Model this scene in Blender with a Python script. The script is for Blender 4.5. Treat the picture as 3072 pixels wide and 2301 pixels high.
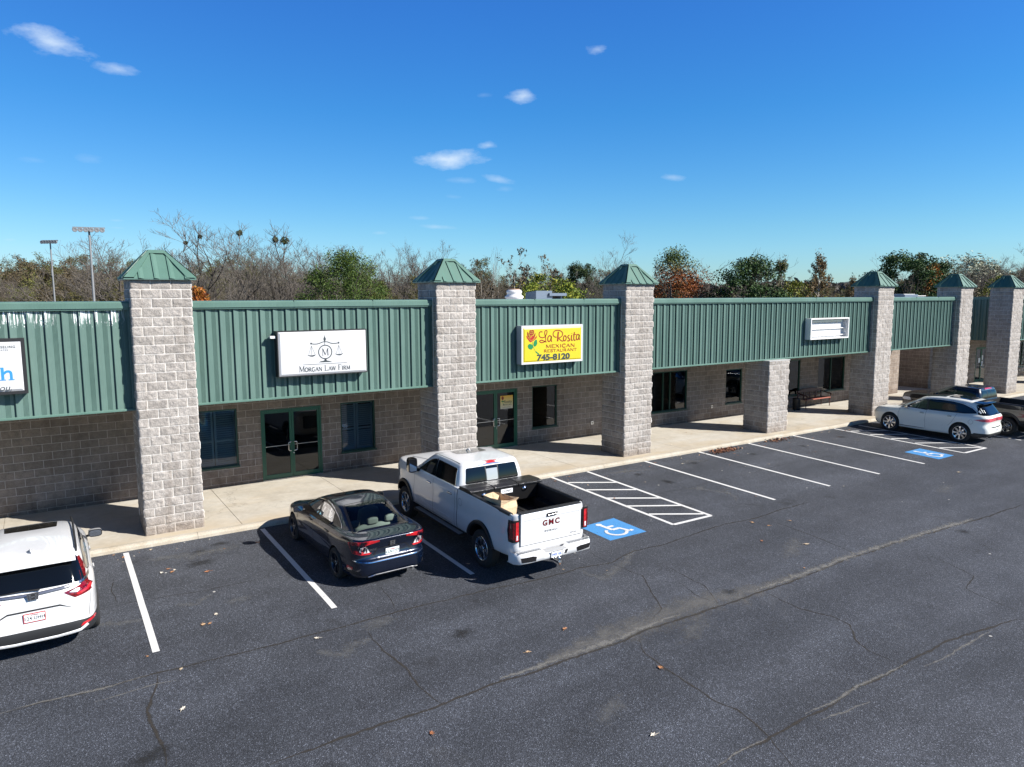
import bpy, bmesh, math, random
import numpy as np
from mathutils import Vector, Matrix
from mathutils.bvhtree import BVHTree
R = math.radians
scene = bpy.context.scene
for o in list(bpy.data.objects): bpy.data.objects.remove(o)
C = scene.collection

# ------------------------------------------------------------------ camera
cam_d = bpy.data.cameras.new('camera'); cam = bpy.data.objects.new('camera', cam_d); C.objects.link(cam)
cam_d.sensor_fit = 'HORIZONTAL'; cam_d.sensor_width = 36.0; cam_d.lens = 36.0 * 2150.0 / 3072
cam_d.clip_start = 0.1; cam_d.clip_end = 6000
YAW, PITCH, ROLL = R(33.221), R(-6.838), R(-0.229)
fw = Vector((math.sin(YAW)*math.cos(PITCH), math.cos(YAW)*math.cos(PITCH), math.sin(PITCH)))
rt0 = Vector((math.cos(YAW), -math.sin(YAW), 0)); up0 = rt0.cross(fw)
cr, sr = math.cos(ROLL), math.sin(ROLL)
rt = cr*rt0 + sr*up0; up = -sr*rt0 + cr*up0
m3 = Matrix((rt, up, -fw)).transposed()
cam.matrix_world = Matrix.Translation((-1.645, -17.496, 5.395)) @ m3.to_4x4()
scene.camera = cam

# ------------------------------------------------------------------ world and sun
SUN_EL = 35.0
sdir = Vector((0.77, -1.0, 0.0)).normalized()                 # horizontal direction towards the sun
SUN_AZ = math.atan2(sdir.x, sdir.y)                            # clockwise from +Y
world = bpy.data.worlds.new("World"); scene.world = world; world.use_nodes = True
wn, wl = world.node_tree.nodes, world.node_tree.links
wn.clear()
wo = wn.new('ShaderNodeOutputWorld'); bg = wn.new('ShaderNodeBackground')
sky = wn.new('ShaderNodeTexSky'); sky.sky_type = 'NISHITA'; sky.sun_disc = False
sky.sun_elevation = R(SUN_EL); sky.sun_rotation = SUN_AZ
sky.altitude = 100; sky.air_density = 1.0; sky.dust_density = 0.25; sky.ozone_density = 3.0
bg.inputs['Strength'].default_value = 0.05
wl.new(bg.outputs[0], wo.inputs[0])
def wmath(op, a, b=None, c=None):
    n = wn.new('ShaderNodeMath'); n.operation = op
    for i, v in enumerate((a, b, c)):
        if v is None: continue
        if isinstance(v, (int, float)): n.inputs[i].default_value = v
        else: wl.new(v, n.inputs[i])
    return n.outputs[0]
tc = wn.new('ShaderNodeTexCoord')
def wdot(vec):
    n = wn.new('ShaderNodeVectorMath'); n.operation = 'DOT_PRODUCT'
    wl.new(tc.outputs['Generated'], n.inputs[0]); n.inputs[1].default_value = vec
    return n.outputs['Value']
def wnoise(scale, detail, sc=(1, 1, 1), loc=(0, 0, 0)):
    mp = wn.new('ShaderNodeMapping'); mp.inputs['Scale'].default_value = sc; mp.inputs['Location'].default_value = loc
    wl.new(tc.outputs['Generated'], mp.inputs[0])
    n = wn.new('ShaderNodeTexNoise'); n.inputs['Scale'].default_value = scale; n.inputs['Detail'].default_value = detail
    n.inputs['Roughness'].default_value = 0.62
    wl.new(mp.outputs[0], n.inputs['Vector']); return n.outputs['Fac']
cn1 = wnoise(26, 8, (1, 1, 2.2)); cn2 = wnoise(9, 3, (1, 1, 2.5), (3, 1, 2))
def dirpx(az, el):
    return Vector((math.sin(az)*math.cos(el), math.cos(az)*math.cos(el), math.sin(el)))
# clouds: azimuth, elevation (degrees), half width, half height, tilt, opacity
CLOUDS = [(1.85, 16.19, 2.4, 0.81, -11, 0.8), (5.59, 15.12, 1.43, 0.48, -5, 0.6), (39.86, 18.01, 1.08, 0.51, -4, 0.62), (34.23, 15.03, 1.34, 0.55, 2, 0.72), (28.59, 10.49, 3.03, 0.77, 3, 0.8), (31.4, 11.54, 0.83, 0.32, -2, 0.55), (32.17, 9.05, 1.4, 0.35, -8, 0.45), (29.47, 8.97, 1.39, 0.25, -3, 0.22), (45.66, 8.95, 0.93, 0.28, -4, 0.4), (3.41, 9.31, 1.04, 0.37, -4, 0.2), (27.44, 5.49, 1.48, 0.21, -2, 0.3), (26.02, 6.14, 0.91, 0.18, 0, 0.22), (-1.34, 3.84, 0.59, 0.15, 0, 0.22), (4.77, 4.88, 0.61, 0.09, 0, 0.15), (22.98, 4.99, 0.69, 0.14, 0, 0.2), (31.14, 15.09, 0.67, 0.21, 0, 0.15), (28.73, 7.76, 1.05, 0.25, 0, 0.15), (0.27, 8.96, 0.98, 0.24, 0, 0.12), (4.86, 5.38, 0.5, 0.09, 0, 0.15), (32.7, 8.36, 0.88, 0.25, 0, 0.15)]
mask = None
for az, el, hw, hh, tilt, op in CLOUDS:
    c0 = dirpx(R(az), R(el)); r_ = Vector((math.cos(R(az)), -math.sin(R(az)), 0)); u_ = r_.cross(c0)
    ct, st = math.cos(R(tilt)), math.sin(R(tilt)); r_, u_ = ct*r_ + st*u_, -st*r_ + ct*u_
    a = wmath('DIVIDE', wdot(r_), math.tan(R(hw))); b = wmath('DIVIDE', wdot(u_), math.tan(R(hh)))
    d2 = wmath('ADD', wmath('MULTIPLY', a, a), wmath('MULTIPLY', b, b))
    f = wmath('SUBTRACT', 1.0, wmath('SQRT', d2))
    f = wmath('ADD', f, wmath('MULTIPLY_ADD', cn1, 2.1, -1.15))
    f = wmath('ADD', f, wmath('MULTIPLY_ADD', cn2, 1.0, -0.5))
    n = wn.new('ShaderNodeClamp'); wl.new(wmath('MULTIPLY', f, .85), n.inputs[0]); f = n.outputs[0]
    f = wmath('MULTIPLY', wmath('MULTIPLY', f, op), wmath('GREATER_THAN', wdot(c0), 0.0))
    mask = f if mask is None else wmath('MAXIMUM', mask, f)
hsv = wn.new('ShaderNodeHueSaturation'); hsv.inputs['Saturation'].default_value = 1.22; hsv.inputs['Hue'].default_value = 0.497; hsv.inputs['Value'].default_value = 1.0
wl.new(sky.outputs[0], hsv.inputs['Color'])
# clear autumn blue; the upper sky out of view is dimmed to cut ambient light
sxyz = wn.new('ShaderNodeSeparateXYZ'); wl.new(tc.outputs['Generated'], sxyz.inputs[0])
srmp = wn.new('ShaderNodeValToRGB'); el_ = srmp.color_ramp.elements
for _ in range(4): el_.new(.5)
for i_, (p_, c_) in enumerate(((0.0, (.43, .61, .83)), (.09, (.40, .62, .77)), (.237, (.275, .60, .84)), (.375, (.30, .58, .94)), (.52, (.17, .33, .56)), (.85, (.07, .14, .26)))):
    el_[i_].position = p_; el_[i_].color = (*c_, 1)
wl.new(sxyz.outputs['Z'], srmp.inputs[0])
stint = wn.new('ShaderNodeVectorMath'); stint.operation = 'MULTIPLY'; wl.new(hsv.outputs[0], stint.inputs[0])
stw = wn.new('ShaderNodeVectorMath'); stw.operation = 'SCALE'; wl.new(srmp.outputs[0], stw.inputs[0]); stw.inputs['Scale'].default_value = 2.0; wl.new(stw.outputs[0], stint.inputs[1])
mixc = wn.new('ShaderNodeMix'); mixc.data_type = 'RGBA'
wl.new(mask, mixc.inputs['Factor']); azf = wmath('MULTIPLY_ADD', wdot(dirpx(R(-20), 0)), .40, -.25); azc = wn.new('ShaderNodeClamp'); wl.new(azf, azc.inputs[0]); azs = wn.new('ShaderNodeMix'); azs.data_type = 'RGBA'; azs.blend_type = 'MULTIPLY'
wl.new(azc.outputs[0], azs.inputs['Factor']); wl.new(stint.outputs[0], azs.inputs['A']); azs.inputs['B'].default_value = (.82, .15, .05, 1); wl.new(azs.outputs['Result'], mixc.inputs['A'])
mixc.inputs['B'].default_value = (7.7, 9.1, 10.7, 1)
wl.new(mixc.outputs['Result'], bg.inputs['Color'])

sun_d = bpy.data.lights.new('sun', 'SUN'); sun_d.energy = 5.0; sun_d.angle = R(0.55); sun_d.color = (1.0, 0.945, 0.87)
sun = bpy.data.objects.new('sun', sun_d); C.objects.link(sun)
to_sun = Vector((sdir.x*math.cos(R(SUN_EL)), sdir.y*math.cos(R(SUN_EL)), math.sin(R(SUN_EL))))
sun.rotation_euler = to_sun.to_track_quat('Z', 'Y').to_euler(); sun.location = (20, -30, 40)
scene.view_settings.view_transform = 'Standard'; scene.view_settings.look = 'None'
scene.view_settings.exposure = 0.98; scene.view_settings.gamma = 1.0
scene.render.engine = 'CYCLES'
scene.render.resolution_x = 1024; scene.render.resolution_y = 767
scene.cycles.max_bounces = 6; scene.cycles.transparent_max_bounces = 12

# ------------------------------------------------------------------ object helpers
def tag(o, label=None, cat=None, group=None, kind=None):
    if label: o['label'] = label
    if cat: o['category'] = cat
    if group: o['group'] = group
    if kind: o['kind'] = kind
    return o
def empty(name, loc=(0, 0, 0), rz=0.0, label=None, cat=None, group=None):
    o = bpy.data.objects.new(name, None); C.objects.link(o)
    o.location = loc; o.rotation_euler = (0, 0, rz); o.empty_display_size = 0.3
    return tag(o, label, cat, group)
def copy_tree(o, parent=None, **kw):
    c = o.copy(); C.objects.link(c); c.parent = parent
    if parent is not None: c.matrix_parent_inverse = o.matrix_parent_inverse.copy()
    for ch in list(o.children): copy_tree(ch, c)
    if kw: tag(c, **kw)
    return c
class MB:
    """collects faces in several materials and links them as ONE mesh object"""
    def __init__(s): s.v = []; s.f = []; s.m = []; s.mats = []; s.uv = {}; s.sm = []
    def mi(s, mat):
        if mat not in s.mats: s.mats.append(mat)
        return s.mats.index(mat)
    def face(s, pts, mat, smooth=False, uv=None):
        i = len(s.v); s.v += [tuple(p) for p in pts]; s.f.append(tuple(range(i, i+len(pts)))); s.m.append(s.mi(mat)); s.sm.append(smooth)
        if uv: s.uv[len(s.f)-1] = uv
    def grid(s, rows, mat, smooth=True, closed=False):
        """rows: list of equal-length point rows"""
        i = len(s.v); n = len(rows[0]); k = s.mi(mat)
        for r in rows: s.v += [tuple(p) for p in r]
        for a in range(len(rows)-1):
            for b in range(n if closed else n-1):
                b2 = (b+1) % n
                s.f.append((i+a*n+b, i+a*n+b2, i+(a+1)*n+b2, i+(a+1)*n+b)); s.m.append(k); s.sm.append(smooth)
    def box(s, x0, y0, z0, x1, y1, z1, mat, rot=0.0, piv=None, skip=''):
        P = [(x0,y0,z0),(x1,y0,z0),(x1,y1,z0),(x0,y1,z0),(x0,y0,z1),(x1,y0,z1),(x1,y1,z1),(x0,y1,z1)]
        if rot:
            cx, cy = piv or ((x0+x1)/2, (y0+y1)/2); c, q = math.cos(rot), math.sin(rot)
            P = [(cx+(x-cx)*c-(y-cy)*q, cy+(x-cx)*q+(y-cy)*c, z) for x, y, z in P]
        F = dict(b=(0,3,2,1), t=(4,5,6,7), f=(0,1,5,4), k=(2,3,7,6), l=(3,0,4,7), r=(1,2,6,5))
        for key, f in F.items():
            if key not in skip: s.face([P[a] for a in f], mat)
    def prism(s, poly, a, b, axis, mat, smooth=False):
        """poly: list of 2-D points, extruded from a to b along axis; order ccw gives outward normals"""
        def P(p, t): return (t, p[0], p[1]) if axis == 'x' else (p[0], t, p[1]) if axis == 'y' else (p[0], p[1], t)
        n = len(poly)
        s.face([P(p, b) for p in poly], mat); s.face([P(p, a) for p in reversed(poly)], mat)
        for i in range(n):
            p, q = poly[i], poly[(i+1) % n]
            s.face([P(p, a), P(q, a), P(q, b), P(p, b)], mat, smooth)
    def tube(s, pts, rad, mat, n=8, caps=True, flat=1.0):
        pts = [Vector(p) for p in pts]; rows = []
        rads = rad if isinstance(rad, (list, tuple)) else [rad]*len(pts)
        prev = None
        for i, p in enumerate(pts):
            t = (pts[min(i+1, len(pts)-1)] - pts[max(i-1, 0)]).normalized()
            if prev is None:
                a = t.cross(Vector((0, 0, 1)))
                if a.length < 1e-3: a = t.cross(Vector((1, 0, 0)))
                a.normalize()
            else:
                a = prev - t*prev.dot(t); a.normalize()
            prev = a; b = t.cross(a)
            rows.append([p + (a*math.cos(2*math.pi*k/n) + b*math.sin(2*math.pi*k/n)*flat)*rads[i] for k in range(n)])
        s.grid(rows, mat, True, True)
        if caps:
            s.face(list(reversed(rows[0])), mat); s.face(rows[-1], mat)
    def lathe(s, prof, mat, n=24, axis='z', c=(0, 0, 0), a0=0.0, a1=2*math.pi, smooth=True):
        """prof: (radius, height) rows about an axis through c"""
        rows = []; full = abs(a1-a0-2*math.pi) < 1e-6
        for r, h in prof:
            row = []
            for k in range(n if full else n+1):
                a = a0 + (a1-a0)*k/n; u, w = r*math.cos(a), r*math.sin(a)
                row.append((c[0]+u, c[1]+w, c[2]+h) if axis == 'z' else (c[0]+h, c[1]+u, c[2]+w) if axis == 'x' else (c[0]+w, c[1]+h, c[2]+u))
            rows.append(row)
        s.grid(rows, mat, smooth, full)
    def build(s, name, parent=None, weld=False, bevel=0.0, loc=None, auto=None):
        me = bpy.data.meshes.new(name); me.from_pydata(s.v, [], s.f)
        for m in s.mats: me.materials.append(m)
        me.polygons.foreach_set('material_index', s.m); me.polygons.foreach_set('use_smooth', s.sm)
        uvl = me.uv_layers.new(name='UVMap')
        nv = len(me.vertices); co = np.empty(nv*3); me.vertices.foreach_get('co', co); co = co.reshape(-1, 3)
        nl = len(me.loops); li = np.empty(nl, dtype=np.int64); me.loops.foreach_get('vertex_index', li)
        npz = len(me.polygons); nor = np.empty(npz*3); me.polygons.foreach_get('normal', nor); nor = nor.reshape(-1, 3)
        tot = np.empty(npz, dtype=np.int64); me.polygons.foreach_get('loop_total', tot)
        nl_ = np.abs(np.repeat(nor, tot, axis=0)); P = co[li]
        ax = np.argmax(nl_ * np.array([1, 1, 1.0001]), axis=1)
        uv = np.stack([np.where(ax == 0, P[:, 1], P[:, 0]), np.where(ax == 2, P[:, 1], P[:, 2])], 1)
        if s.uv:
            st = np.concatenate([[0], np.cumsum(tot)])
            for fi, u in s.uv.items(): uv[st[fi]:st[fi]+len(u)] = u
        uvl.data.foreach_set('uv', uv.astype(np.float32).ravel())
        if weld or bevel:
            bm = bmesh.new(); bm.from_mesh(me); bmesh.ops.remove_doubles(bm, verts=bm.verts, dist=1e-5)
            bm.to_mesh(me); bm.free()
        me.update()
        o = bpy.data.objects.new(name, me); C.objects.link(o)
        if parent is not None: o.parent = parent
        if loc: o.location = loc
        if bevel:
            b = o.modifiers.new('bevel', 'BEVEL'); b.width = bevel; b.segments = 2; b.limit_method = 'ANGLE'; b.angle_limit = R(40)
        return o

SLOPE, YCURB = .024, -.447
def drape(o):
    '''the car park falls gently away from the kerb'''
    for v in o.data.vertices: v.co.z += SLOPE*min(0.0, v.co.y-YCURB)
    return o
def gz(y): return SLOPE*min(0.0, y-YCURB)
def merge(o, mb):
    '''adds the collected faces to an existing mesh object'''
    t = mb.build('tmp_merge'); bm = bmesh.new(); bm.from_mesh(o.data); n0 = len(bm.faces); bm.from_mesh(t.data); bm.faces.ensure_lookup_table()
    names = [m.name for m in o.data.materials]; idx = []
    for m in t.data.materials:
        if m.name not in names: o.data.materials.append(m); names.append(m.name)
        idx.append(names.index(m.name))
    for f in bm.faces[n0:]: f.material_index = idx[f.material_index]
    bm.to_mesh(o.data); bm.free(); me = t.data; bpy.data.objects.remove(t); bpy.data.meshes.remove(me); return o
# ------------------------------------------------------------------ material helpers
class M:
    def __init__(s, name, base=(.5, .5, .5), rough=.6, metal=0.0, spec=.5, coat=0.0, **kw):
        s.m = bpy.data.materials.new(name); s.m.use_nodes = True; s.nt = s.m.node_tree; s.n = s.nt.nodes; s.l = s.nt.links
        s.p = s.n['Principled BSDF']; s.out = s.n['Material Output']
        s.set('Base Color', (*base, 1)); s.set('Roughness', rough); s.set('Metallic', metal); s.set('Specular IOR Level', spec)
        if coat: s.set('Coat Weight', coat); s.set('Coat Roughness', .03)
        s.tcn = s.n.new('ShaderNodeTexCoord')
        for k, v in kw.items(): s.set(k.replace('_', ' '), v)
    def set(s, k, v):
        if hasattr(v, 'is_output'): s.l.new(v, s.p.inputs[k])
        else: s.p.inputs[k].default_value = v
    def vec(s, src='Object', sc=(1, 1, 1), rot=(0, 0, 0), loc=(0, 0, 0)):
        mp = s.n.new('ShaderNodeMapping'); mp.inputs['Scale'].default_value = sc; mp.inputs['Rotation'].default_value = rot; mp.inputs['Location'].default_value = loc
        s.l.new(s.tcn.outputs[src], mp.inputs[0]); return mp.outputs[0]
    def noise(s, scale, detail=4, vec=None, rough=.55, out='Fac', dist=0.0):
        n = s.n.new('ShaderNodeTexNoise'); n.inputs['Scale'].default_value = scale; n.inputs['Detail'].default_value = detail
        n.inputs['Roughness'].default_value = rough; n.inputs['Distortion'].default_value = dist
        s.l.new(vec if vec else s.tcn.outputs['Object'], n.inputs['Vector']); return n.outputs[out]
    def vor(s, scale, vec=None, feat='F1', out='Distance'):
        n = s.n.new('ShaderNodeTexVoronoi'); n.feature = feat; n.inputs['Scale'].default_value = scale
        s.l.new(vec if vec else s.tcn.outputs['Object'], n.inputs['Vector']); return n.outputs[out]
    def ramp(s, fac, stops):
        n = s.n.new('ShaderNodeValToRGB'); e = n.color_ramp.elements
        while len(e) < len(stops): e.new(.5)
        for i, (p, c) in enumerate(stops):
            e[i].position = p; e[i].color = (*c, 1) if isinstance(c, tuple) else (c, c, c, 1)
        s.l.new(fac, n.inputs[0]); return n.outputs[0]
    def mix(s, fac, a, b, mode='MIX'):
        n = s.n.new('ShaderNodeMix'); n.data_type = 'RGBA'; n.blend_type = mode
        for k, v in (('Factor', fac), ('A', a), ('B', b)):
            if hasattr(v, 'is_output'): s.l.new(v, n.inputs[k])
            elif isinstance(v, tuple): n.inputs[k].default_value = (*v, 1)
            else: n.inputs[k].default_value = v if k == 'Factor' else (v, v, v, 1)
        return n.outputs['Result']
    def math(s, op, a, b=None, c=None, clamp=False):
        n = s.n.new('ShaderNodeMath'); n.operation = op; n.use_clamp = clamp
        for i, v in enumerate((a, b, c)):
            if v is None: continue
            if hasattr(v, 'is_output'): s.l.new(v, n.inputs[i])
            else: n.inputs[i].default_value = v
        return n.outputs[0]
    def bump(s, h, strength=.5, dist=.01, normal=None):
        n = s.n.new('ShaderNodeBump'); n.inputs['Strength'].default_value = strength; n.inputs['Distance'].default_value = dist
        s.l.new(h, n.inputs['Height'])
        if normal: s.l.new(normal, n.inputs['Normal'])
        return n.outputs[0]
    def alpha(s, a): s.set('Alpha', a); return s
    def done(s): return s.m
def plain(name, base, rough=.6, metal=0.0, var=.06, nscale=6.0, bump=0.0, **kw):
    """a plain colour with slight mottling, so no surface is perfectly uniform"""
    t = M(name, base, rough, metal, **kw)
    f = t.noise(nscale, 5)
    t.set('Base Color', t.mix(f, tuple(max(0, c*(1-var)) for c in base), tuple(min(1, c*(1+var)) for c in base)))
    t.set('Roughness', t.math('MULTIPLY_ADD', f, .12, rough-.06))
    if bump: t.set('Normal', t.bump(t.noise(nscale*12, 4), bump, .01))
    return t.done()
MT = {}
# numpy value noise
_rng = np.random.RandomState(7); _lat = _rng.rand(256, 256)
def vnoise(x, y):
    xi, yi = np.floor(x).astype(int), np.floor(y).astype(int); fx, fy = x-xi, y-yi
    fx, fy = fx*fx*(3-2*fx), fy*fy*(3-2*fy); g = lambda a, b: _lat[a & 255, b & 255]
    return (g(xi, yi)*(1-fx)+g(xi+1, yi)*fx)*(1-fy) + (g(xi, yi+1)*(1-fx)+g(xi+1, yi+1)*fx)*fy
def fbm(x, y, o=4):
    s, a, t = 0, 1., 0
    for k in range(o): s = s + a*vnoise(x*2**k+k*17.3, y*2**k+k*9.1); t += a; a *= .5
    return s/t

CRACKS = [(0.05,'d',[(-2.46,-6.17),(-2.03,-6.15),(-1.33,-6.21),(-0.69,-6.18),(0.02,-6.2),(1.35,-6.22),(2.02,-6.24),(2.78,-6.24),(3.9,-6.27),(5.09,-6.27),(5.9,-6.37),(7.32,-6.36),(8.03,-6.5),(8.88,-6.24),(9.82,-6.31),(11.22,-6.17),(11.94,-6.12),(13.08,-6.2),(14.62,-6.12),(15.52,-6.07)]),(0.07,'d',[(0.3,-9.12),(0.88,-9.12),(1.61,-9.11),(2.67,-9.12),(3.62,-9.1),(4.13,-9.15),(4.89,-9.11),(5.87,-9.16),(6.68,-9.09),(7.35,-9.1),(7.94,-9.1),(8.61,-9.12),(9.41,-9.08),(10.25,-9.09),(11.3,-9.06),(12.6,-9.04),(14.12,-9.07),(15.54,-9.13),(17.64,-9.23),(20.22,-9.32)]),(0.06,'d',[(4.89,-12.1),(5.27,-12.04),(5.79,-12.1),(6.68,-12.03),(7.21,-12.08),(7.88,-12.02),(8.55,-12.06),(9.09,-12.05),(10.54,-12.05),(11.84,-12.14),(12.29,-12.21),(12.56,-12.33)]),(0.035,'d',[(8.03,-6.58),(8.11,-7.35),(7.64,-8.1),(7.36,-8.62),(6.95,-8.8)]),(0.045,'d',[(6.25,-9.25),(6.01,-9.64),(5.97,-10.12),(5.93,-10.78),(5.9,-11.11),(6.0,-11.44),(5.91,-11.82),(5.85,-12.05),(5.72,-12.36),(5.65,-12.59)]),(0.04,'d',[(9.56,-9.18),(9.48,-9.95),(9.73,-10.44),(9.69,-10.83),(9.28,-11.17),(9.11,-11.51),(9.17,-11.98)]),(0.03,'d',[(14.22,-9.8),(14.09,-10.36),(13.84,-10.93),(13.02,-11.15),(12.87,-11.62),(12.77,-12.25)]),(0.07,'d',[(-0.55,-6.22),(-0.64,-6.72),(-0.76,-7.16),(-0.77,-7.74),(-0.7,-8.11),(-0.73,-8.52)]),(0.03,'d',[(3.48,-5.08),(3.38,-5.94),(3.32,-6.17)]),(0.05,'d',[(2.58,-6.64),(2.56,-7.33),(2.64,-8.02),(2.59,-8.57),(2.67,-9.12)]),(0.03,'d',[(8.5,-8.0),(8.33,-8.53),(8.36,-8.9)]),(0.03,'d',[(8.87,-7.25),(8.81,-8.32),(8.43,-9.06)]),(0.03,'d',[(13.21,-6.38),(13.2,-7.59),(12.99,-8.79),(12.84,-9.11)]),(0.025,'d',[(8.04,-5.71),(7.99,-6.32),(8.03,-6.58)]),(0.02,'d',[(10.64,-3.28),(13.22,-3.41),(14.8,-3.35),(16.53,-3.29),(19.24,-3.14)]),(0.02,'d',[(-1.16,-3.35),(-0.41,-3.34),(0.57,-3.5),(2.06,-3.43)]),(0.03,'d',[(-0.79,-1.91),(-0.85,-2.49),(-0.83,-3.19)]),(0.1,'p',[(-2.47,-6.15),(-2.03,-6.13),(-1.33,-6.19),(-0.69,-6.16)]),(0.08,'p',[(-0.35,-6.53),(-0.61,-6.47),(-0.99,-6.5),(-1.38,-6.52)]),(0.22,'p',[(3.67,-9.02),(4.21,-9.04),(4.98,-8.99),(5.98,-9.04),(6.8,-8.96),(7.51,-8.94)]),(0.95,'b',[(4.52,-9.04),(5.45,-8.94),(6.4,-8.92),(7.23,-8.87),(8.24,-8.83),(8.86,-8.92),(9.59,-8.94),(10.67,-8.95)]),(0.3,'p',[(9.5,-9.01),(10.33,-9.04),(11.39,-9.0),(12.69,-8.98),(14.24,-9.0),(15.66,-9.07),(17.78,-9.16)]),(0.1,'p',[(4.87,-12.09),(5.23,-12.03),(5.53,-12.05),(5.83,-12.07)]),(0.1,'p',[(6.73,-12.0),(7.26,-12.04),(7.94,-11.98),(8.6,-12.03),(9.13,-12.03),(9.26,-12.04)]),(0.08,'p',[(9.37,-12.23),(10.13,-12.25),(10.61,-12.24),(11.65,-12.22)]),(0.1,'p',[(6.77,-12.19),(7.19,-12.26),(7.49,-12.26),(7.77,-12.3)]),(0.5,'b',[(1.63,-6.83),(1.92,-7.05),(2.19,-6.93),(2.52,-6.87)]),(0.5,'b',[(8.88,-6.24),(7.78,-6.86),(7.3,-6.98),(7.21,-6.5)]),(0.3,'b',[(13.49,-3.3),(13.86,-3.73),(14.21,-4.3),(14.13,-4.79),(13.83,-4.99)]),(0.25,'b',[(12.53,-3.94),(12.27,-4.41),(12.11,-5.03),(12.28,-5.36)]),(0.5,'b',[(12.63,-1.08),(13.5,-1.1),(14.25,-1.39)]),(0.5,'b',[(15.75,-0.93),(16.07,-1.22),(16.62,-1.46)]),(0.55,'b',[(-0.15,-1.3),(0.3,-1.32),(0.79,-1.45),(1.34,-1.35)]),(0.4,'b',[(-1.2,-3.96),(-0.9,-4.1),(-0.51,-4.12)]),(0.4,'b',[(0.05,-3.87),(0.35,-4.0),(0.68,-3.69)])]
NT = 31
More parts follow.
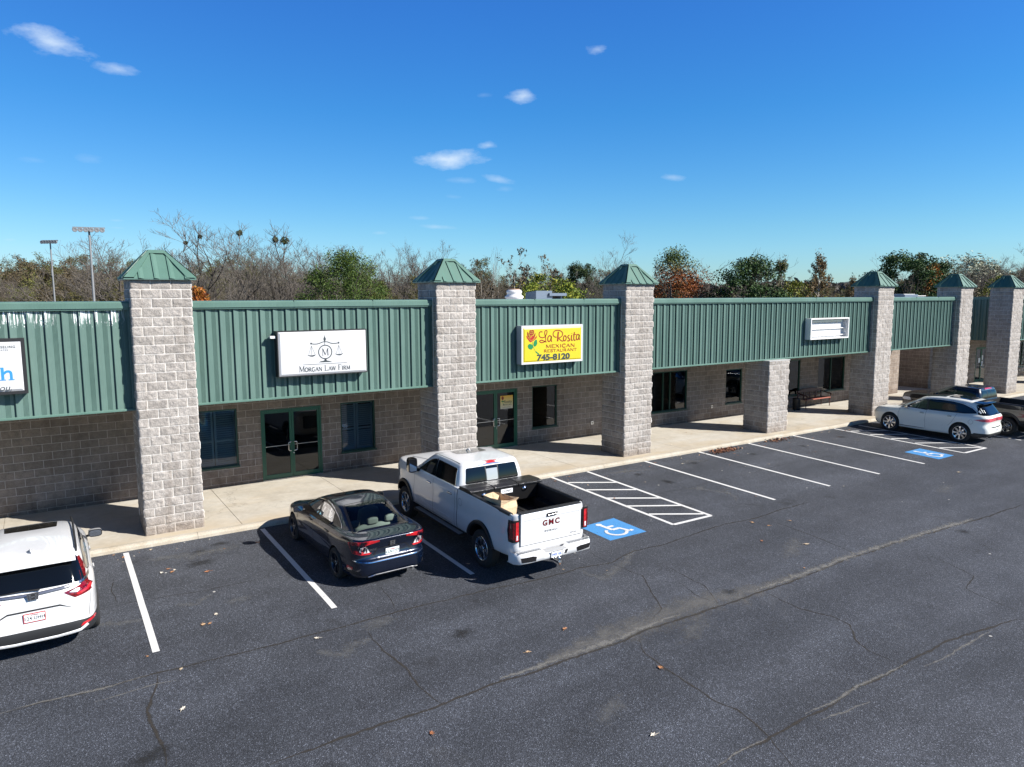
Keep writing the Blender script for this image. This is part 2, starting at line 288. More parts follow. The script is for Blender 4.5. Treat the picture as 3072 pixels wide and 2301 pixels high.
TREES = [('bare',8.4,43.7,12.72,1.15),('bare',14.4,40.3,11.85,1.1),('bare',5.3,57.2,11.97,1.1),('bare',13.3,50.9,12.21,1.0),('bare',23.0,56.5,11.54,0.8),('bare',38.9,68.4,13.45,0.8),('bare',46.3,36.2,12.32,0.75),('bare',79.8,15.7,10.97,1.1),('bare',90.4,21.6,10.63,0.9),('snag',50.9,67.6,13.26,0.5),('round',16.3,31.3,9.57,1.0),('cypress',41.6,24.1,10.14,1.25),('oak',45.2,20.0,9.48,1.15),('cone',56.4,25.2,9.76,0.8),('cone',51.6,18.1,9.75,0.75),('oak',64.5,17.8,10.17,1.0),('oak',69.8,18.6,9.64,0.8),('willow',87.1,24.1,10.93,1.4),('rust',68.1,17.4,9.24,0.8),('rust',5.5,23.9,6.93,0.9),('syc',46.0,52.9,12.1,0.85),('syc',49.4,54.2,11.49,0.7),('oak',49.7,46.5,10.07,0.7),('lime',33.6,31.0,8.24,1.2),('lime',28.7,22.3,7.35,1.0),('lime',29.9,27.6,7.46,0.9),('syc',45.0,61.8,11.21,0.7),('lime',73.8,14.6,8.17,0.6),('cone',83.6,34.8,8.82,0.8),('lime',55.7,22.7,7.71,1.1),('lime',92.8,38.9,8.14,1.3),('brown',-8.7,52.6,7.87,1.09),('thick',-6.6,57.9,8.13,1.25),('thick',-4.7,63.4,8.9,1.06),('olive',-2.9,63.9,8.16,0.93),('thick',-0.1,67.1,8.5,0.9),('olive',2.4,56.7,7.84,1.28),('olive',5.9,66.3,8.44,1.18),('thick',7.7,52.2,8.05,1.07),('thick',11.7,55.8,8.87,1.14),('thick',12.9,52.0,8.46,1.04),('thick',16.7,57.5,8.62,1.18),('thick',20.7,63.7,8.5,1.04),('olive',21.2,54.5,8.68,1.13),('thick',24.5,57.4,9.3,1.28),('olive',25.4,52.6,8.93,1.04),('thick',29.8,54.8,8.12,1.21),('olive',35.0,58.3,8.72,0.94),('thick',33.6,48.8,8.07,1.27),('thick',36.3,46.7,8.24,1.22),('thick',44.9,53.5,7.84,0.96),('thick',46.6,51.1,7.37,0.91),('thick',45.6,43.1,7.76,1.07),('thick',50.8,45.5,7.07,1.03),('thick',54.5,45.3,6.49,1.15),('olive',51.5,36.3,6.75,0.92),('thick',58.8,39.0,6.68,1.29),('thick',56.8,32.9,6.2,1.02),('olive',62.7,33.9,6.42,1.11),('thick',55.5,25.2,5.58,1.01),('thick',66.0,28.5,5.45,1.21),('olive',64.9,23.9,5.64,1.17),('olive',67.8,21.7,6.69,1.13),('olive',69.0,20.2,6.77,1.09),('olive',65.1,14.8,6.96,1.04),('brown',68.7,13.2,7.38,1.05),('thick',74.9,13.5,7.71,1.27),('thick',72.6,10.1,7.18,1.27),('brown',72.5,7.7,6.97,1.25),('olive',-12.5,91.6,9.54,1.15),('thick',-11.8,101.7,10.23,1.29),('olive',-10.0,101.4,10.18,1.09),('thick',-7.3,93.9,10.7,0.93),('thick',-5.4,86.2,10.18,1.28),('thick',-3.0,91.2,10.1,1.02),('olive',-1.1,98.0,10.71,1.07),('thick',1.2,81.0,9.84,1.14),('brown',3.3,79.7,9.53,1.23),('brown',7.1,100.1,11.14,1.12),('thick',8.3,87.8,10.13,0.99),('olive',10.2,86.4,10.07,1.24),('thick',12.5,89.0,10.75,1.07),('olive',16.3,99.4,10.74,0.96),('olive',15.5,82.2,10.6,0.92),('olive',18.7,88.9,11.35,1.01),('thick',21.8,87.2,10.9,1.24),('olive',25.5,89.3,11.72,1.09),('thick',24.4,74.3,10.6,0.95),('thick',31.7,90.8,11.23,0.91),('thick',28.8,73.4,10.51,1.0),('thick',32.5,76.3,10.35,1.07),('olive',41.7,90.6,11.48,1.24),('thick',45.0,90.3,10.86,1.09),('thick',46.3,84.1,11.18,1.07),('thick',42.6,70.6,9.91,1.09),('thick',49.8,78.0,10.58,1.07),('thick',49.2,70.6,10.83,0.93),('thick',56.9,79.2,9.87,1.29),('thick',52.2,64.5,9.56,0.95),('thick',63.1,74.9,9.67,0.95),('thick',57.5,62.6,9.02,0.97),('thick',58.0,57.8,9.86,0.94),('thick',68.4,66.4,10.16,0.95),('thick',68.3,61.9,8.76,1.03),('thick',78.9,68.6,8.52,0.96),('thick',70.0,55.4,7.76,1.28),('thick',76.7,57.9,8.29,1.0),('thick',83.8,59.8,7.87,1.25),('thick',84.0,56.0,7.88,1.16),('thick',88.3,56.7,7.39,1.1),('olive',82.6,48.5,7.57,1.03),('thick',91.9,51.4,8.03,1.28),('thick',96.1,50.9,6.83,1.17),('olive',85.1,39.6,7.57,0.99),('olive',86.9,38.0,6.9,1.19),('olive',91.0,37.9,7.65,1.14),('thick',83.1,30.5,7.49,0.91),('brown',98.6,36.9,9.07,0.9),('olive',90.0,29.7,7.98,1.08),('olive',103.0,34.1,8.72,1.25),('olive',102.9,31.5,9.06,1.2),('olive',106.4,30.2,9.91,1.05),('olive',105.8,26.7,8.97,0.96),('brown',92.6,18.9,9.04,1.3),('thick',102.8,21.2,8.82,1.15),('thick',99.2,17.3,8.72,1.01),('thick',92.9,13.0,8.52,0.98),('thick',-16.7,135.2,12.52,1.08),('brown',-15.2,150.4,14.11,1.23),('olive',-12.7,153.1,13.06,1.1),('thick',-8.3,137.3,14.22,1.21),('olive',-6.7,143.0,13.25,1.25),('olive',-3.1,138.7,14.07,0.93),('brown',-0.8,120.5,13.24,1.19),('thick',2.2,134.4,13.26,1.21),('olive',5.6,144.9,14.42,1.26),('olive',9.0,136.5,13.47,1.21),('olive',11.7,138.4,13.99,1.09),('thick',14.0,127.7,12.96,1.1),('thick',19.5,151.5,14.4,1.25),('olive',21.4,146.0,14.15,1.12),('thick',24.4,138.3,14.25,1.08),('thick',29.6,143.6,14.76,1.18),('olive',31.2,136.5,14.25,1.03),('olive',35.3,140.3,15.9,1.01),('thick',31.5,114.5,13.3,0.92),('thick',43.5,149.5,16.07,1.14),('thick',38.3,119.9,14.27,1.04),('thick',47.1,139.2,15.02,0.94),('thick',47.3,127.3,15.32,1.28),('thick',51.3,125.9,15.41,0.99),('thick',59.7,136.4,16.04,1.27),('thick',51.4,106.7,12.26,0.95),('thick',71.5,140.5,14.5,0.91),('thick',65.2,117.6,13.75,0.99),('thick',70.4,120.5,14.5,1.21),('thick',80.2,128.7,14.58,1.17),('olive',76.2,111.9,14.23,0.96),('thick',73.5,99.2,12.61,1.06),('thick',92.7,120.1,14.08,1.2),('thick',92.0,112.1,13.13,1.22),('thick',94.6,109.3,13.89,1.15),('thick',98.5,106.6,13.6,1.11),('olive',97.4,99.1,11.94,1.22),('thick',106.3,103.1,10.53,1.11),('thick',91.8,81.0,10.09,1.21),('thick',95.7,81.0,9.99,1.04),('olive',104.5,84.6,9.21,1.27),('thick',98.7,75.1,9.02,0.94),('thick',121.1,89.1,10.2,1.24),('thick',117.5,80.5,9.17,0.94),('thick',117.4,76.9,9.52,1.29),('thick',135.3,85.6,9.61,1.15),('brown',131.0,78.2,9.88,1.05),('olive',136.3,76.5,9.6,0.93),('thick',119.5,60.3,9.29,0.93),('brown',127.4,61.4,8.09,0.99),('olive',129.4,59.1,9.17,0.93),('thick',121.8,50.6,10.15,1.02),('thick',129.4,51.4,10.3,0.94),('thick',153.3,59.7,11.8,0.96),('olive',143.6,51.5,12.18,1.27),('thick',121.2,38.6,10.43,1.17),('brown',149.8,49.1,12.01,1.13),('brown',155.8,48.6,12.18,1.12),('olive',127.6,34.0,10.23,0.93),('brown',161.3,44.9,12.15,1.21),('olive',125.3,29.1,9.99,1.29),('olive',140.4,31.4,11.68,1.04),('thick',131.2,25.6,10.71,1.09)]
LEAVES = [(-0.53,-0.84),(0.27,-2.13),(0.81,-2.57),(0.21,-2.22),(0.03,-2.15),(12.68,-6.42),(11.81,-7.36),(5.42,-8.31),(4.64,-11.22),(1.78,-6.4),(4.46,-8.61),(2.23,-9.65),(0.31,-4.92),(0.57,-4.63),(-0.39,-7.35),(5.9,-10.08),(13.6,-6.82),(12.84,-6.77),(12.5,-8.04),(22.27,-6.7)]
# ------------------------------------------------------------------ materials of the place
BW, BH = 0.4064, 0.2032
def block_mat(name, c1, c2, mortar, bump=0.9):
    t = M(name, rough=.93, spec=.2)
    b = t.n.new('ShaderNodeTexBrick'); t.l.new(t.tcn.outputs['UV'], b.inputs['Vector'])
    b.inputs['Scale'].default_value = 1.0; b.inputs['Brick Width'].default_value = BW; b.inputs['Row Height'].default_value = BH
    b.inputs['Mortar Size'].default_value = .0065; b.inputs['Mortar Smooth'].default_value = .15; b.inputs['Bias'].default_value = 0.0
    b.inputs['Color1'].default_value = (*c1, 1); b.inputs['Color2'].default_value = (*c2, 1); b.inputs['Mortar'].default_value = (*mortar, 1)
    n1 = t.noise(9, 6, t.vec('Object'), .7); n2 = t.noise(70, 3); n3 = t.noise(.7, 3)
    col = t.mix(.75, b.outputs['Color'], t.ramp(n1, [(.3, .62), (.7, 1.25)]), 'MULTIPLY')
    col = t.mix(.35, col, t.ramp(n2, [(.35, .45), (.65, 1.35)]), 'MULTIPLY')
    col = t.mix(.4, col, t.ramp(n3, [(.3, .75), (.7, 1.2)]), 'MULTIPLY')
    col = t.mix(b.outputs['Fac'], col, b.outputs['Color'])
    sz = t.n.new('ShaderNodeSeparateXYZ'); t.l.new(t.tcn.outputs['Object'], sz.inputs[0]); st_ = t.noise(3.2, 4, t.vec('Object', (1, 1, .12)), .6)
    col = t.mix(t.math('MULTIPLY', t.ramp(st_, [(.52, 0.0), (.72, .5)]), 1.0), col, (.55, .50, .45), 'MULTIPLY')
    foot = t.math('SUBTRACT', t.math('MULTIPLY', t.noise(2.5, 4), 1.1), t.math('MULTIPLY', sz.outputs['Z'], .9)); col = t.mix(t.ramp(foot, [(.0, 0.0), (.5, .55)]), col, (.42, .33, .25), 'MULTIPLY')
    t.set('Base Color', col)
    rock = t.math('ADD', t.math('MULTIPLY', t.noise(14, 7, None, .68, dist=.6), 1.0), t.math('MULTIPLY', n2, .18))
    h = t.math('MULTIPLY', t.math('MULTIPLY', rock, 1.1), t.math('SUBTRACT', 1.0, b.outputs['Fac']))
    h = t.math('ADD', h, t.math('MULTIPLY', b.outputs['Fac'], .12))
    t.set('Normal', t.bump(h, bump, .035)); return t.done()
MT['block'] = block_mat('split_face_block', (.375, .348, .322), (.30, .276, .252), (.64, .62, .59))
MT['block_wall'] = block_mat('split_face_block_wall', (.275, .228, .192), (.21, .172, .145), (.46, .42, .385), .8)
def metal_green(name, base=(.072, .127, .109), streaks=False, rough=.38):
    t = M(name, rough=rough, spec=.45)
    n = t.noise(3.0, 4, t.vec('Object', (1, 1, .25))); n2 = t.noise(60, 2, t.vec('Object', (1, 1, .1)))
    col = t.mix(n, tuple(c*.93 for c in base), tuple(c*1.08 for c in base)); col = t.mix(.14, col, t.ramp(n2, [(.4, .6), (.6, 1.3)]), 'MULTIPLY'); n4 = t.noise(1.1, 3, t.vec('Object', (1, 1, .5), loc=(5, 2, 1))); col = t.mix(t.ramp(n4, [(.4, 0.0), (.7, .3)]), col, tuple(min(1, c*1.25+.03) for c in base)); rough = rough
    if streaks:                                        # white vertical streaks, denser towards the top edge
        s1 = t.noise(55, 2, t.vec('Object', (1, 1, .045))); s2 = t.noise(2.2, 2, t.vec('Object', (1, 1, 0)))
        s3 = t.noise(42, 3, t.vec('Object', (1, 1, .6), loc=(4, 0, 2)))
        sx = t.n.new('ShaderNodeSeparateXYZ'); t.l.new(t.tcn.outputs['Object'], sx.inputs[0])
        fade = t.math('MULTIPLY_ADD', sx.outputs['Z'], 1.6, -1.6*4.55, clamp=True)
        k = t.math('MULTIPLY', t.ramp(s1, [(.53, 0.0), (.57, 1.0)]), t.ramp(s2, [(.42, 0.0), (.56, 1.0)]))
        k = t.math('MULTIPLY', k, t.ramp(t.math('ADD', t.math('MULTIPLY', s3, .9), t.math('MULTIPLY_ADD', fade, .9, -.45)), [(.45, 0.0), (.6, 1.0)]))
        col = t.mix(k, col, (.92, .93, .95))
    t.set('Base Color', col); t.set('Roughness', t.math('MULTIPLY_ADD', n, .15, rough-.07)); return t.done()
MT['green'] = metal_green('green_ribbed_metal'); MT['green_streaked'] = metal_green('green_metal_with_white_streaks', streaks=True)
MT['green_trim'] = metal_green('green_trim_metal', (.078, .145, .120), rough=.33)
MT['green_cap'] = metal_green('green_roof_metal', (.058, .130, .103), rough=.55)
MT['door_green'] = plain('dark_green_door_metal', (.012, .085, .05), .35)
MT['dark_green'] = plain('dark_green_window_metal', (.01, .05, .035), .4)
MT['soffit'] = plain('soffit_board', (.32, .31, .28), .9)
MT['roofing'] = plain('pale_roofing', (.45, .45, .44), .9, nscale=2)
MT['white_paint'] = plain('white_paint', (.62, .62, .61), .45, var=.03)
MT['chrome'] = plain('polished_metal', (.62, .63, .65), .14, 1.0, var=.03)
MT['brushed'] = plain('brushed_aluminium', (.62, .62, .62), .3, 1.0)
MT['black'] = plain('black_plastic', (.012, .012, .013), .5)
MT['black_gloss'] = plain('gloss_black', (.008, .008, .009), .12, coat=.6)
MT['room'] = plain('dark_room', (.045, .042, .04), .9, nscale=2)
def glass_mat(name, tint, base=(.004, .006, .008), trans=.5, rough=.02):
    """window glass: mirror-like reflection by angle over tinted see-through glass"""
    m = bpy.data.materials.new(name); m.use_nodes = True; n, l = m.node_tree.nodes, m.node_tree.links; n.clear()
    out = n.new('ShaderNodeOutputMaterial'); gl = n.new('ShaderNodeBsdfGlossy'); gl.inputs['Roughness'].default_value = rough; gl.inputs['Color'].default_value = (.95, .97, 1, 1)
    tr = n.new('ShaderNodeBsdfTransparent'); tr.inputs['Color'].default_value = (*tint, 1)
    df = n.new('ShaderNodeBsdfDiffuse'); df.inputs['Color'].default_value = (*base, 1)
    a = n.new('ShaderNodeMixShader'); a.inputs[0].default_value = trans; l.new(df.outputs[0], a.inputs[1]); l.new(tr.outputs[0], a.inputs[2])
    fr = n.new('ShaderNodeFresnel'); fr.inputs['IOR'].default_value = 1.55
    b = n.new('ShaderNodeMixShader'); l.new(fr.outputs[0], b.inputs[0]); l.new(a.outputs[0], b.inputs[1]); l.new(gl.outputs[0], b.inputs[2])
    l.new(b.outputs[0], out.inputs[0]); return m
MT['shop_glass'] = glass_mat('shop_window_glass', (.50, .60, .64), trans=.88)
MT['door_glass'] = glass_mat('dark_door_glass', (.18, .20, .21), trans=.7)
MT['shutter'] = plain('blue_grey_shutter', (.52, .58, .60), .5)

# asphalt
t = M('asphalt', rough=.86, spec=.35)
big = t.noise(.16, 5, rough=.6); mid = t.noise(.9, 6, rough=.65); fine = t.noise(75, 3, rough=.7); peb = t.vor(85, feat='F1'); pebc = t.vor(85, out='Color')
streak = t.noise(.5, 5, t.vec('Object', (.25, 1.6, 1), loc=(3, 1, 0)))
col = t.ramp(big, [(.32, (.040, .045, .056)), (.68, (.053, .058, .070))])
col = t.mix(.7, col, t.ramp(mid, [(.33, .72), (.7, 1.25)]), 'MULTIPLY')
col = t.mix(.45, col, t.ramp(streak, [(.4, .75), (.68, 1.5)]), 'MULTIPLY')
sep = t.n.new('ShaderNodeSeparateColor'); t.l.new(pebc, sep.inputs[0])
col = t.mix(.9, col, t.ramp(sep.outputs[0], [(.0, .42), (.55, .85), (.9, 1.4), (1., 3.4)]), 'MULTIPLY')
col = t.mix(.7, col, t.ramp(fine, [(.32, .45), (.72, 1.8)]), 'MULTIPLY')
dustp = t.ramp(t.noise(.42, 7, None, .7, dist=.8), [(.62, 0.0), (.76, .22)])
col = t.mix(dustp, col, (.14, .14, .14))
fl_d = t.vor(1.7, t.vec('Object', loc=(1, 1, 0))); fl_c = t.n.new('ShaderNodeSeparateColor'); t.l.new(t.vor(1.7, t.vec('Object', loc=(1, 1, 0)), out='Color'), fl_c.inputs[0])
flk = t.math('LESS_THAN', fl_d, t.math('MULTIPLY_ADD', fl_c.outputs[0], .075, -.028)); col = t.mix(flk, col, (.42, .41, .38))
oil = t.ramp(t.noise(.8, 4, t.vec('Object', loc=(11, 5, 0)), .5, dist=.4), [(.66, 0.0), (.74, .6)])
col = t.mix(oil, col, (.014, .014, .015))
t.set('Base Color', col); t.set('Roughness', t.math('MULTIPLY_ADD', mid, .18, .74))
t.set('Normal', t.bump(t.math('ADD', peb, t.math('MULTIPLY', fine, .8)), .8, .008)); MT['asphalt'] = t.done()
# concrete
t = M('pavement_concrete', rough=.85, spec=.3)
a = t.noise(.45, 6, None, .65); b = t.noise(5, 6, None, .7); c_ = t.noise(90, 2)
d = t.noise(1.2, 4, t.vec('Object', (.5, 1.8, 1)))
col = t.ramp(a, [(.3, (.36, .325, .265)), (.5, (.44, .41, .35)), (.7, (.49, .47, .42))])
col = t.mix(.45, col, t.ramp(b, [(.3, .72), (.7, 1.18)]), 'MULTIPLY'); col = t.mix(.25, col, t.ramp(c_, [(.3, .7), (.7, 1.2)]), 'MULTIPLY')
col = t.mix(t.ramp(d, [(.52, 0.0), (.72, .38)]), col, (.42, .345, .235))
col = t.mix(t.ramp(t.noise(.7, 5, t.vec('Object', loc=(7, 2, 0)), .6), [(.56, 0.0), (.72, .45)]), col, (.30, .27, .22))
cy_s = t.n.new('ShaderNodeSeparateXYZ'); t.l.new(t.tcn.outputs['Object'], cy_s.inputs[0])
rustn = t.math('SUBTRACT', t.math('MULTIPLY', t.noise(.8, 5, t.vec('Object', (.6, 1.2, 1), loc=(4, 4, 0)), .6), 1.5), t.math('MULTIPLY', cy_s.outputs['Y'], .55)); col = t.mix(t.ramp(rustn, [(.45, 0.0), (1.0, .6)]), col, (.42, .335, .215))
spot = t.vor(2.1, t.vec('Object', loc=(3, 3, 0))); col = t.mix(t.ramp(spot, [(.03, .6), (.05, 0.0)]), col, (.12, .10, .08))
ck = t.vor(.55, t.vec('Object', (1, 1, 1)), 'DISTANCE_TO_EDGE')
wob = t.noise(2.5, 4, None, .6, 'Color'); vv = t.n.new('ShaderNodeVectorMath'); vv.operation = 'MULTIPLY_ADD'
t.l.new(wob, vv.inputs[0]); vv.inputs[1].default_value = (.7, .7, .7); t.l.new(t.tcn.outputs['Object'], vv.inputs[2])
ck = t.vor(.42, vv.outputs[0], 'DISTANCE_TO_EDGE')
lim = t.ramp(t.noise(.35, 2, t.vec('Object', loc=(2, 9, 0))), [(.5, 0.0), (.56, 1.0)])
col = t.mix(t.math('MULTIPLY', t.ramp(ck, [(.0, .55), (.006, 0.0)]), lim), col, (.16, .15, .13))
t.set('Base Color', col); t.set('Normal', t.bump(b, .25, .01)); MT['concrete'] = t.done()
t = M('curb_concrete', rough=.9)
a = t.noise(2.0, 7, None, .7); b = t.noise(30, 4)
col = t.ramp(a, [(.3, (.32, .275, .205)), (.55, (.39, .355, .29)), (.75, (.45, .42, .37))]); col = t.mix(.4, col, t.ramp(b, [(.3, .6), (.7, 1.2)]), 'MULTIPLY')
t.set('Base Color', col); t.set('Normal', t.bump(b, .5, .01)); MT['curb'] = t.done()
def strip_paint(name, base, worn=.5, rough=.6):
    t = M(name, base, rough)
    n = t.noise(55, 4, None, .7); n2 = t.noise(4, 4)
    t.set('Base Color', t.mix(.35, base, t.ramp(t.noise(25, 4), [(.3, .72), (.7, 1.12)]), 'MULTIPLY'))
    t.set('Alpha', t.ramp(t.math('ADD', t.math('MULTIPLY', n, .75), t.math('MULTIPLY', n2, .25)), [(.30+worn*.04, 0.0), (.36+worn*.05, 1.0)]))
    t.set('Normal', t.bump(n, .4, .004)); return t.done()
MT['road_white'] = strip_paint('white_road_paint', (.62, .62, .61), .7); MT['road_blue'] = strip_paint('blue_road_paint', (.06, .24, .52), .9)

# ------------------------------------------------------------------ ground
def structure(o): o['kind'] = 'structure'; return o
GR_ = plain('dry_grass_field', (.11, .105, .05), .95, nscale=.3, var=.4); b = MB(); b.face([(-600, -300, -2.0), (3000, -300, -2.0), (3000, 16, -2.0), (-600, 16, -2.0)], GR_); b.face([(-600, 16, -1.2), (3000, 16, -1.2), (3000, 3000, -1.2), (-600, 3000, -1.2)], GR_); structure(b.build('grass_field'))
b = MB(); b.face([(-60, -70, 0), (110, -70, 0), (110, -.44, 0), (-60, -.44, 0)], MT['asphalt']); structure(drape(b.build('parking_lot')))
# footpath slab with joints, curb in front
b = MB()
xs = [-14.0, -8.6, -2.7, 2.0, 5.0, 8.9, 12.1, 16.9, 20.8, 24.5, 28.0, 32.6, 37.0, 41.0, 46.0, 52.0, 60.0]
for i in range(len(xs)-1):
    b.box(xs[i]+.006, -.30, -1.0, xs[i+1]-.006, 1.75, .118, MT['concrete'], skip='b'); b.box(xs[i]+.006, 1.762, -1.0, xs[i+1]-.006, 3.70 if xs[i] < 36 else 8.0, .118, MT['concrete'], skip='b')
b.box(-14, -.29, -1.0, 60, 8.0, .108, MT['curb'], skip='b')
structure(b.build('footpath'))
b = MB()
prof = [(-.47, -.05), (-.465, .06), (-.44, .10), (-.40, .118), (-.306, .121), (-.306, -.05)]
x = -14.0
while x < 60:
    x2 = min(60, x+3.0)
    for i in range(len(prof)-1):
        (y0, z0), (y1, z1) = prof[i], prof[i+1]
        b.face([(x+.004, y0, z0), (x2-.004, y0, z0), (x2-.004, y1, z1), (x+.004, y1, z1)][::-1] if False else [(x+.004, y0, z0), (x2-.004, y0, z0), (x2-.004, y1, z1), (x+.004, y1, z1)], MT['curb'])
    x = x2
structure(b.build('curb'))
# painted markings
Z1, Z2, Z3 = .004, .008, .012
def quad_line(b, p, q, w, mat, z=Z1, n=10, seed=0):
    p, q = Vector((*p, z)), Vector((*q, z)); d = (q-p).normalized(); s = Vector((-d.y, d.x, 0))*(w/2); rr = random.Random(seed)
    L = [p + (q-p)*i/n for i in range(n+1)]; J = [rr.uniform(-.006, .006) for _ in L]
    for i in range(n): b.face([L[i]-s*(1+J[i]*8), L[i+1]-s*(1+J[i+1]*8), L[i+1]+s*(1-J[i+1]*8), L[i]+s*(1-J[i]*8)], mat)
marks = [((-.46, -.57), (-.48, -5.47)), ((2.39, -.56), (2.41, -5.47)), ((5.27, -.57), (5.26, -5.48)), ((14.75, -.48), (14.80, -5.48)), ((17.32, -.40), (17.34, -5.47)), ((19.96, -.43), (19.93, -5.48)), ((22.63, -.44), (22.49, -5.54)), ((29.7, -.6), (29.53, -5.57)), ((34.6, -.6), (34.5, -5.6))]
for i, (p, q) in enumerate(marks):
    b = MB(); quad_line(b, p, q, .105, MT['road_white'], seed=i); structure(drape(b.build('stall_line')))
for A_, B_, C_, D_, bars in (((10.94, -.41), (10.92, -5.48), (12.24, -5.49), (12.28, -.50), [((11.0, -1.19), (12.23, -1.91)), ((10.98, -2.05), (12.2, -2.77)), ((10.94, -2.96), (12.21, -3.72)), ((10.94, -3.78), (12.22, -4.50)), ((10.97, -4.58), (12.17, -5.29))]),
                            ((25.28, -.5), (25.33, -5.48), (26.87, -5.49), (26.87, -.6), [((25.38, -1.17), (26.85, -1.87)), ((25.4, -1.96), (26.85, -2.7)), ((25.4, -2.81), (26.86, -3.55)), ((25.4, -3.71), (26.86, -4.49)), ((25.38, -4.6), (26.8, -5.36))])):
    b = MB(); W_ = MT['road_white']
    quad_line(b, A_, B_, .10, W_, Z1, seed=3); quad_line(b, D_, C_, .10, W_, Z1, seed=4); quad_line(b, B_, C_, .10, W_, Z2, seed=5)
    for p, q in bars: quad_line(b, p, q, .10, W_, Z2, seed=int(p[0]*9))
    structure(drape(b.build('striped_access_aisle')))
# wheelchair symbols (head towards the shops)
def wheelchair(name, c0, c1, c2, c3):
    """corners: far left, far right, near right, near left"""
    P = [Vector((*c, 0)) for c in (c3, c2, c1, c0)]
    def uvp(u, v, z): a = P[0]*(1-u)+P[1]*u; d = P[3]*(1-u)+P[2]*u; p = a*(1-v)+d*v; return (p.x, p.y, z)
    b = MB(); n = 8
    for i in range(n): b.face([uvp(i/n, 0, Z1), uvp((i+1)/n, 0, Z1), uvp((i+1)/n, 1, Z1), uvp(i/n, 1, Z1)], MT['road_blue'])
    w = MT['road_white']
    def st(pts, wd, z):
        for (a, c) in zip(pts[:-1], pts[1:]):
            d = Vector((c[0]-a[0], c[1]-a[1])).normalized(); s = Vector((-d.y, d.x))*wd/2; e = d*wd*.05
            b.face([uvp(a[0]-s.x-e.x, a[1]-s.y-e.y, z), uvp(c[0]-s.x+e.x, c[1]-s.y+e.y, z), uvp(c[0]+s.x+e.x, c[1]+s.y+e.y, z), uvp(a[0]+s.x-e.x, a[1]+s.y-e.y, z)], w)
    b.face([uvp(.42+.075*math.cos(a), .86+.065*math.sin(a), Z2) for a in [i*math.pi/8 for i in range(16)]], w)
    st([(.43, .80), (.46, .47)], .085, Z2); st([(.465, .64), (.64, .64)], .07, Z2+.0012); st([(.46, .465), (.66, .465)], .085, Z2+.0012)
    st([(.655, .47), (.74, .22), (.83, .245)], .075, Z2+.0024)
    arc = [(.46+.225*math.cos(R(a)), .335+.205*math.sin(R(a))) for a in range(128, 352, 14)]
    st(arc, .07, Z2+.0036); return structure(drape(b.build(name)))
wheelchair('accessible_parking_symbol', (8.86, -4.42), (10.0, -4.33), (10.01, -5.49), (8.88, -5.50))
wheelchair('accessible_parking_symbol', (23.60, -4.28), (24.66, -4.26), (24.60, -5.46), (23.55, -5.48))
# cracks, pale dust and sand along them
def fade_mat(name, base, lo, hi, scale, op=1.0, soft=True):
    t = M(name, base, .95); uv = t.tcn.outputs['UV']
    sx = t.n.new('ShaderNodeSeparateXYZ'); t.l.new(uv, sx.inputs[0])
    e = t.math('SUBTRACT', 1.0, t.math('ABSOLUTE', t.math('MULTIPLY_ADD', sx.outputs['Y'], 2.0, -1.0)))
    n = t.noise(scale, 5, None, .7); n2 = t.noise(scale*6, 3, None, .7)
    k = t.math('ADD', t.math('MULTIPLY', e, .55), t.math('ADD', t.math('MULTIPLY', n, .55), t.math('MULTIPLY', n2, .35)))
    t.set('Alpha', t.math('MULTIPLY', t.ramp(k, [(lo, 0.0), (hi, 1.0)]), op))
    t.set('Base Color', t.mix(n2, tuple(c*.6 for c in base), tuple(min(1, c*1.35) for c in base))); return t.done()
STAINS_O = [(.75, -2.0, .75, .45, .2), (1.35, -1.05, .5, .25, 0), (.9, -1.3, .35, .2, 0), (7.9, -2.0, .5, .7, 0), (13.4, -1.6, .5, .35, .1), (13.6, -2.6, .3, .5, 0), (16.0, -1.5, .45, .35, 0), (18.7, -1.7, .4, .4, 0), (21.3, -1.8, .4, .5, 0), (24.0, -1.6, .5, .4, 0), (3.9, -7.5, .5, .3, .4), (9.0, -8.8, .4, .3, 0), (-.9, -8.2, .6, .35, .3), (31.0, -8.0, .8, .5, 0), (16.5, -9.5, .5, .35, .2)]
STAINS_P = [(1.2, -1.4, 1.4, .6, .1), (2.9, -6.4, .9, .45, .2), (1.0, -4.2, .9, .4, .1), (13.3, -1.1, .9, .35, .05), (15.9, -1.25, .9, .4, 0), (18.6, -1.1, .9, .3, 0), (13.9, -3.6, .9, .35, .2), (14.4, -4.1, .5, .3, 0), (20.9, -2.6, .7, .3, .1), (24.1, -2.2, .8, .35, 0), (8.6, -1.4, .9, .4, 0), (7.2, -9.5, 1.6, .6, .5), (12.0, -8.0, 2.2, .6, .45), (20.0, -7.4, 2.4, .7, .3), (-2.0, -9.5, 1.6, .5, .3), (4.5, -10.5, 1.4, .5, .4)]
CM = dict(d=fade_mat('crack_tar', (.030, .026, .021), .68, .90, 6.5, .85), p=fade_mat('crack_dust', (.15, .148, .14), .82, 1.12, 7.0, .8), b=fade_mat('sandy_dust', (.125, .123, .117), .72, 1.35, 3.2, .6), f=fade_mat('faint_dust', (.125, .128, .13), .80, 1.4, 1.6, .42), o=fade_mat('oil_stain', (.012, .012, .012), .72, 1.2, 1.6, .6))
zz = .0016
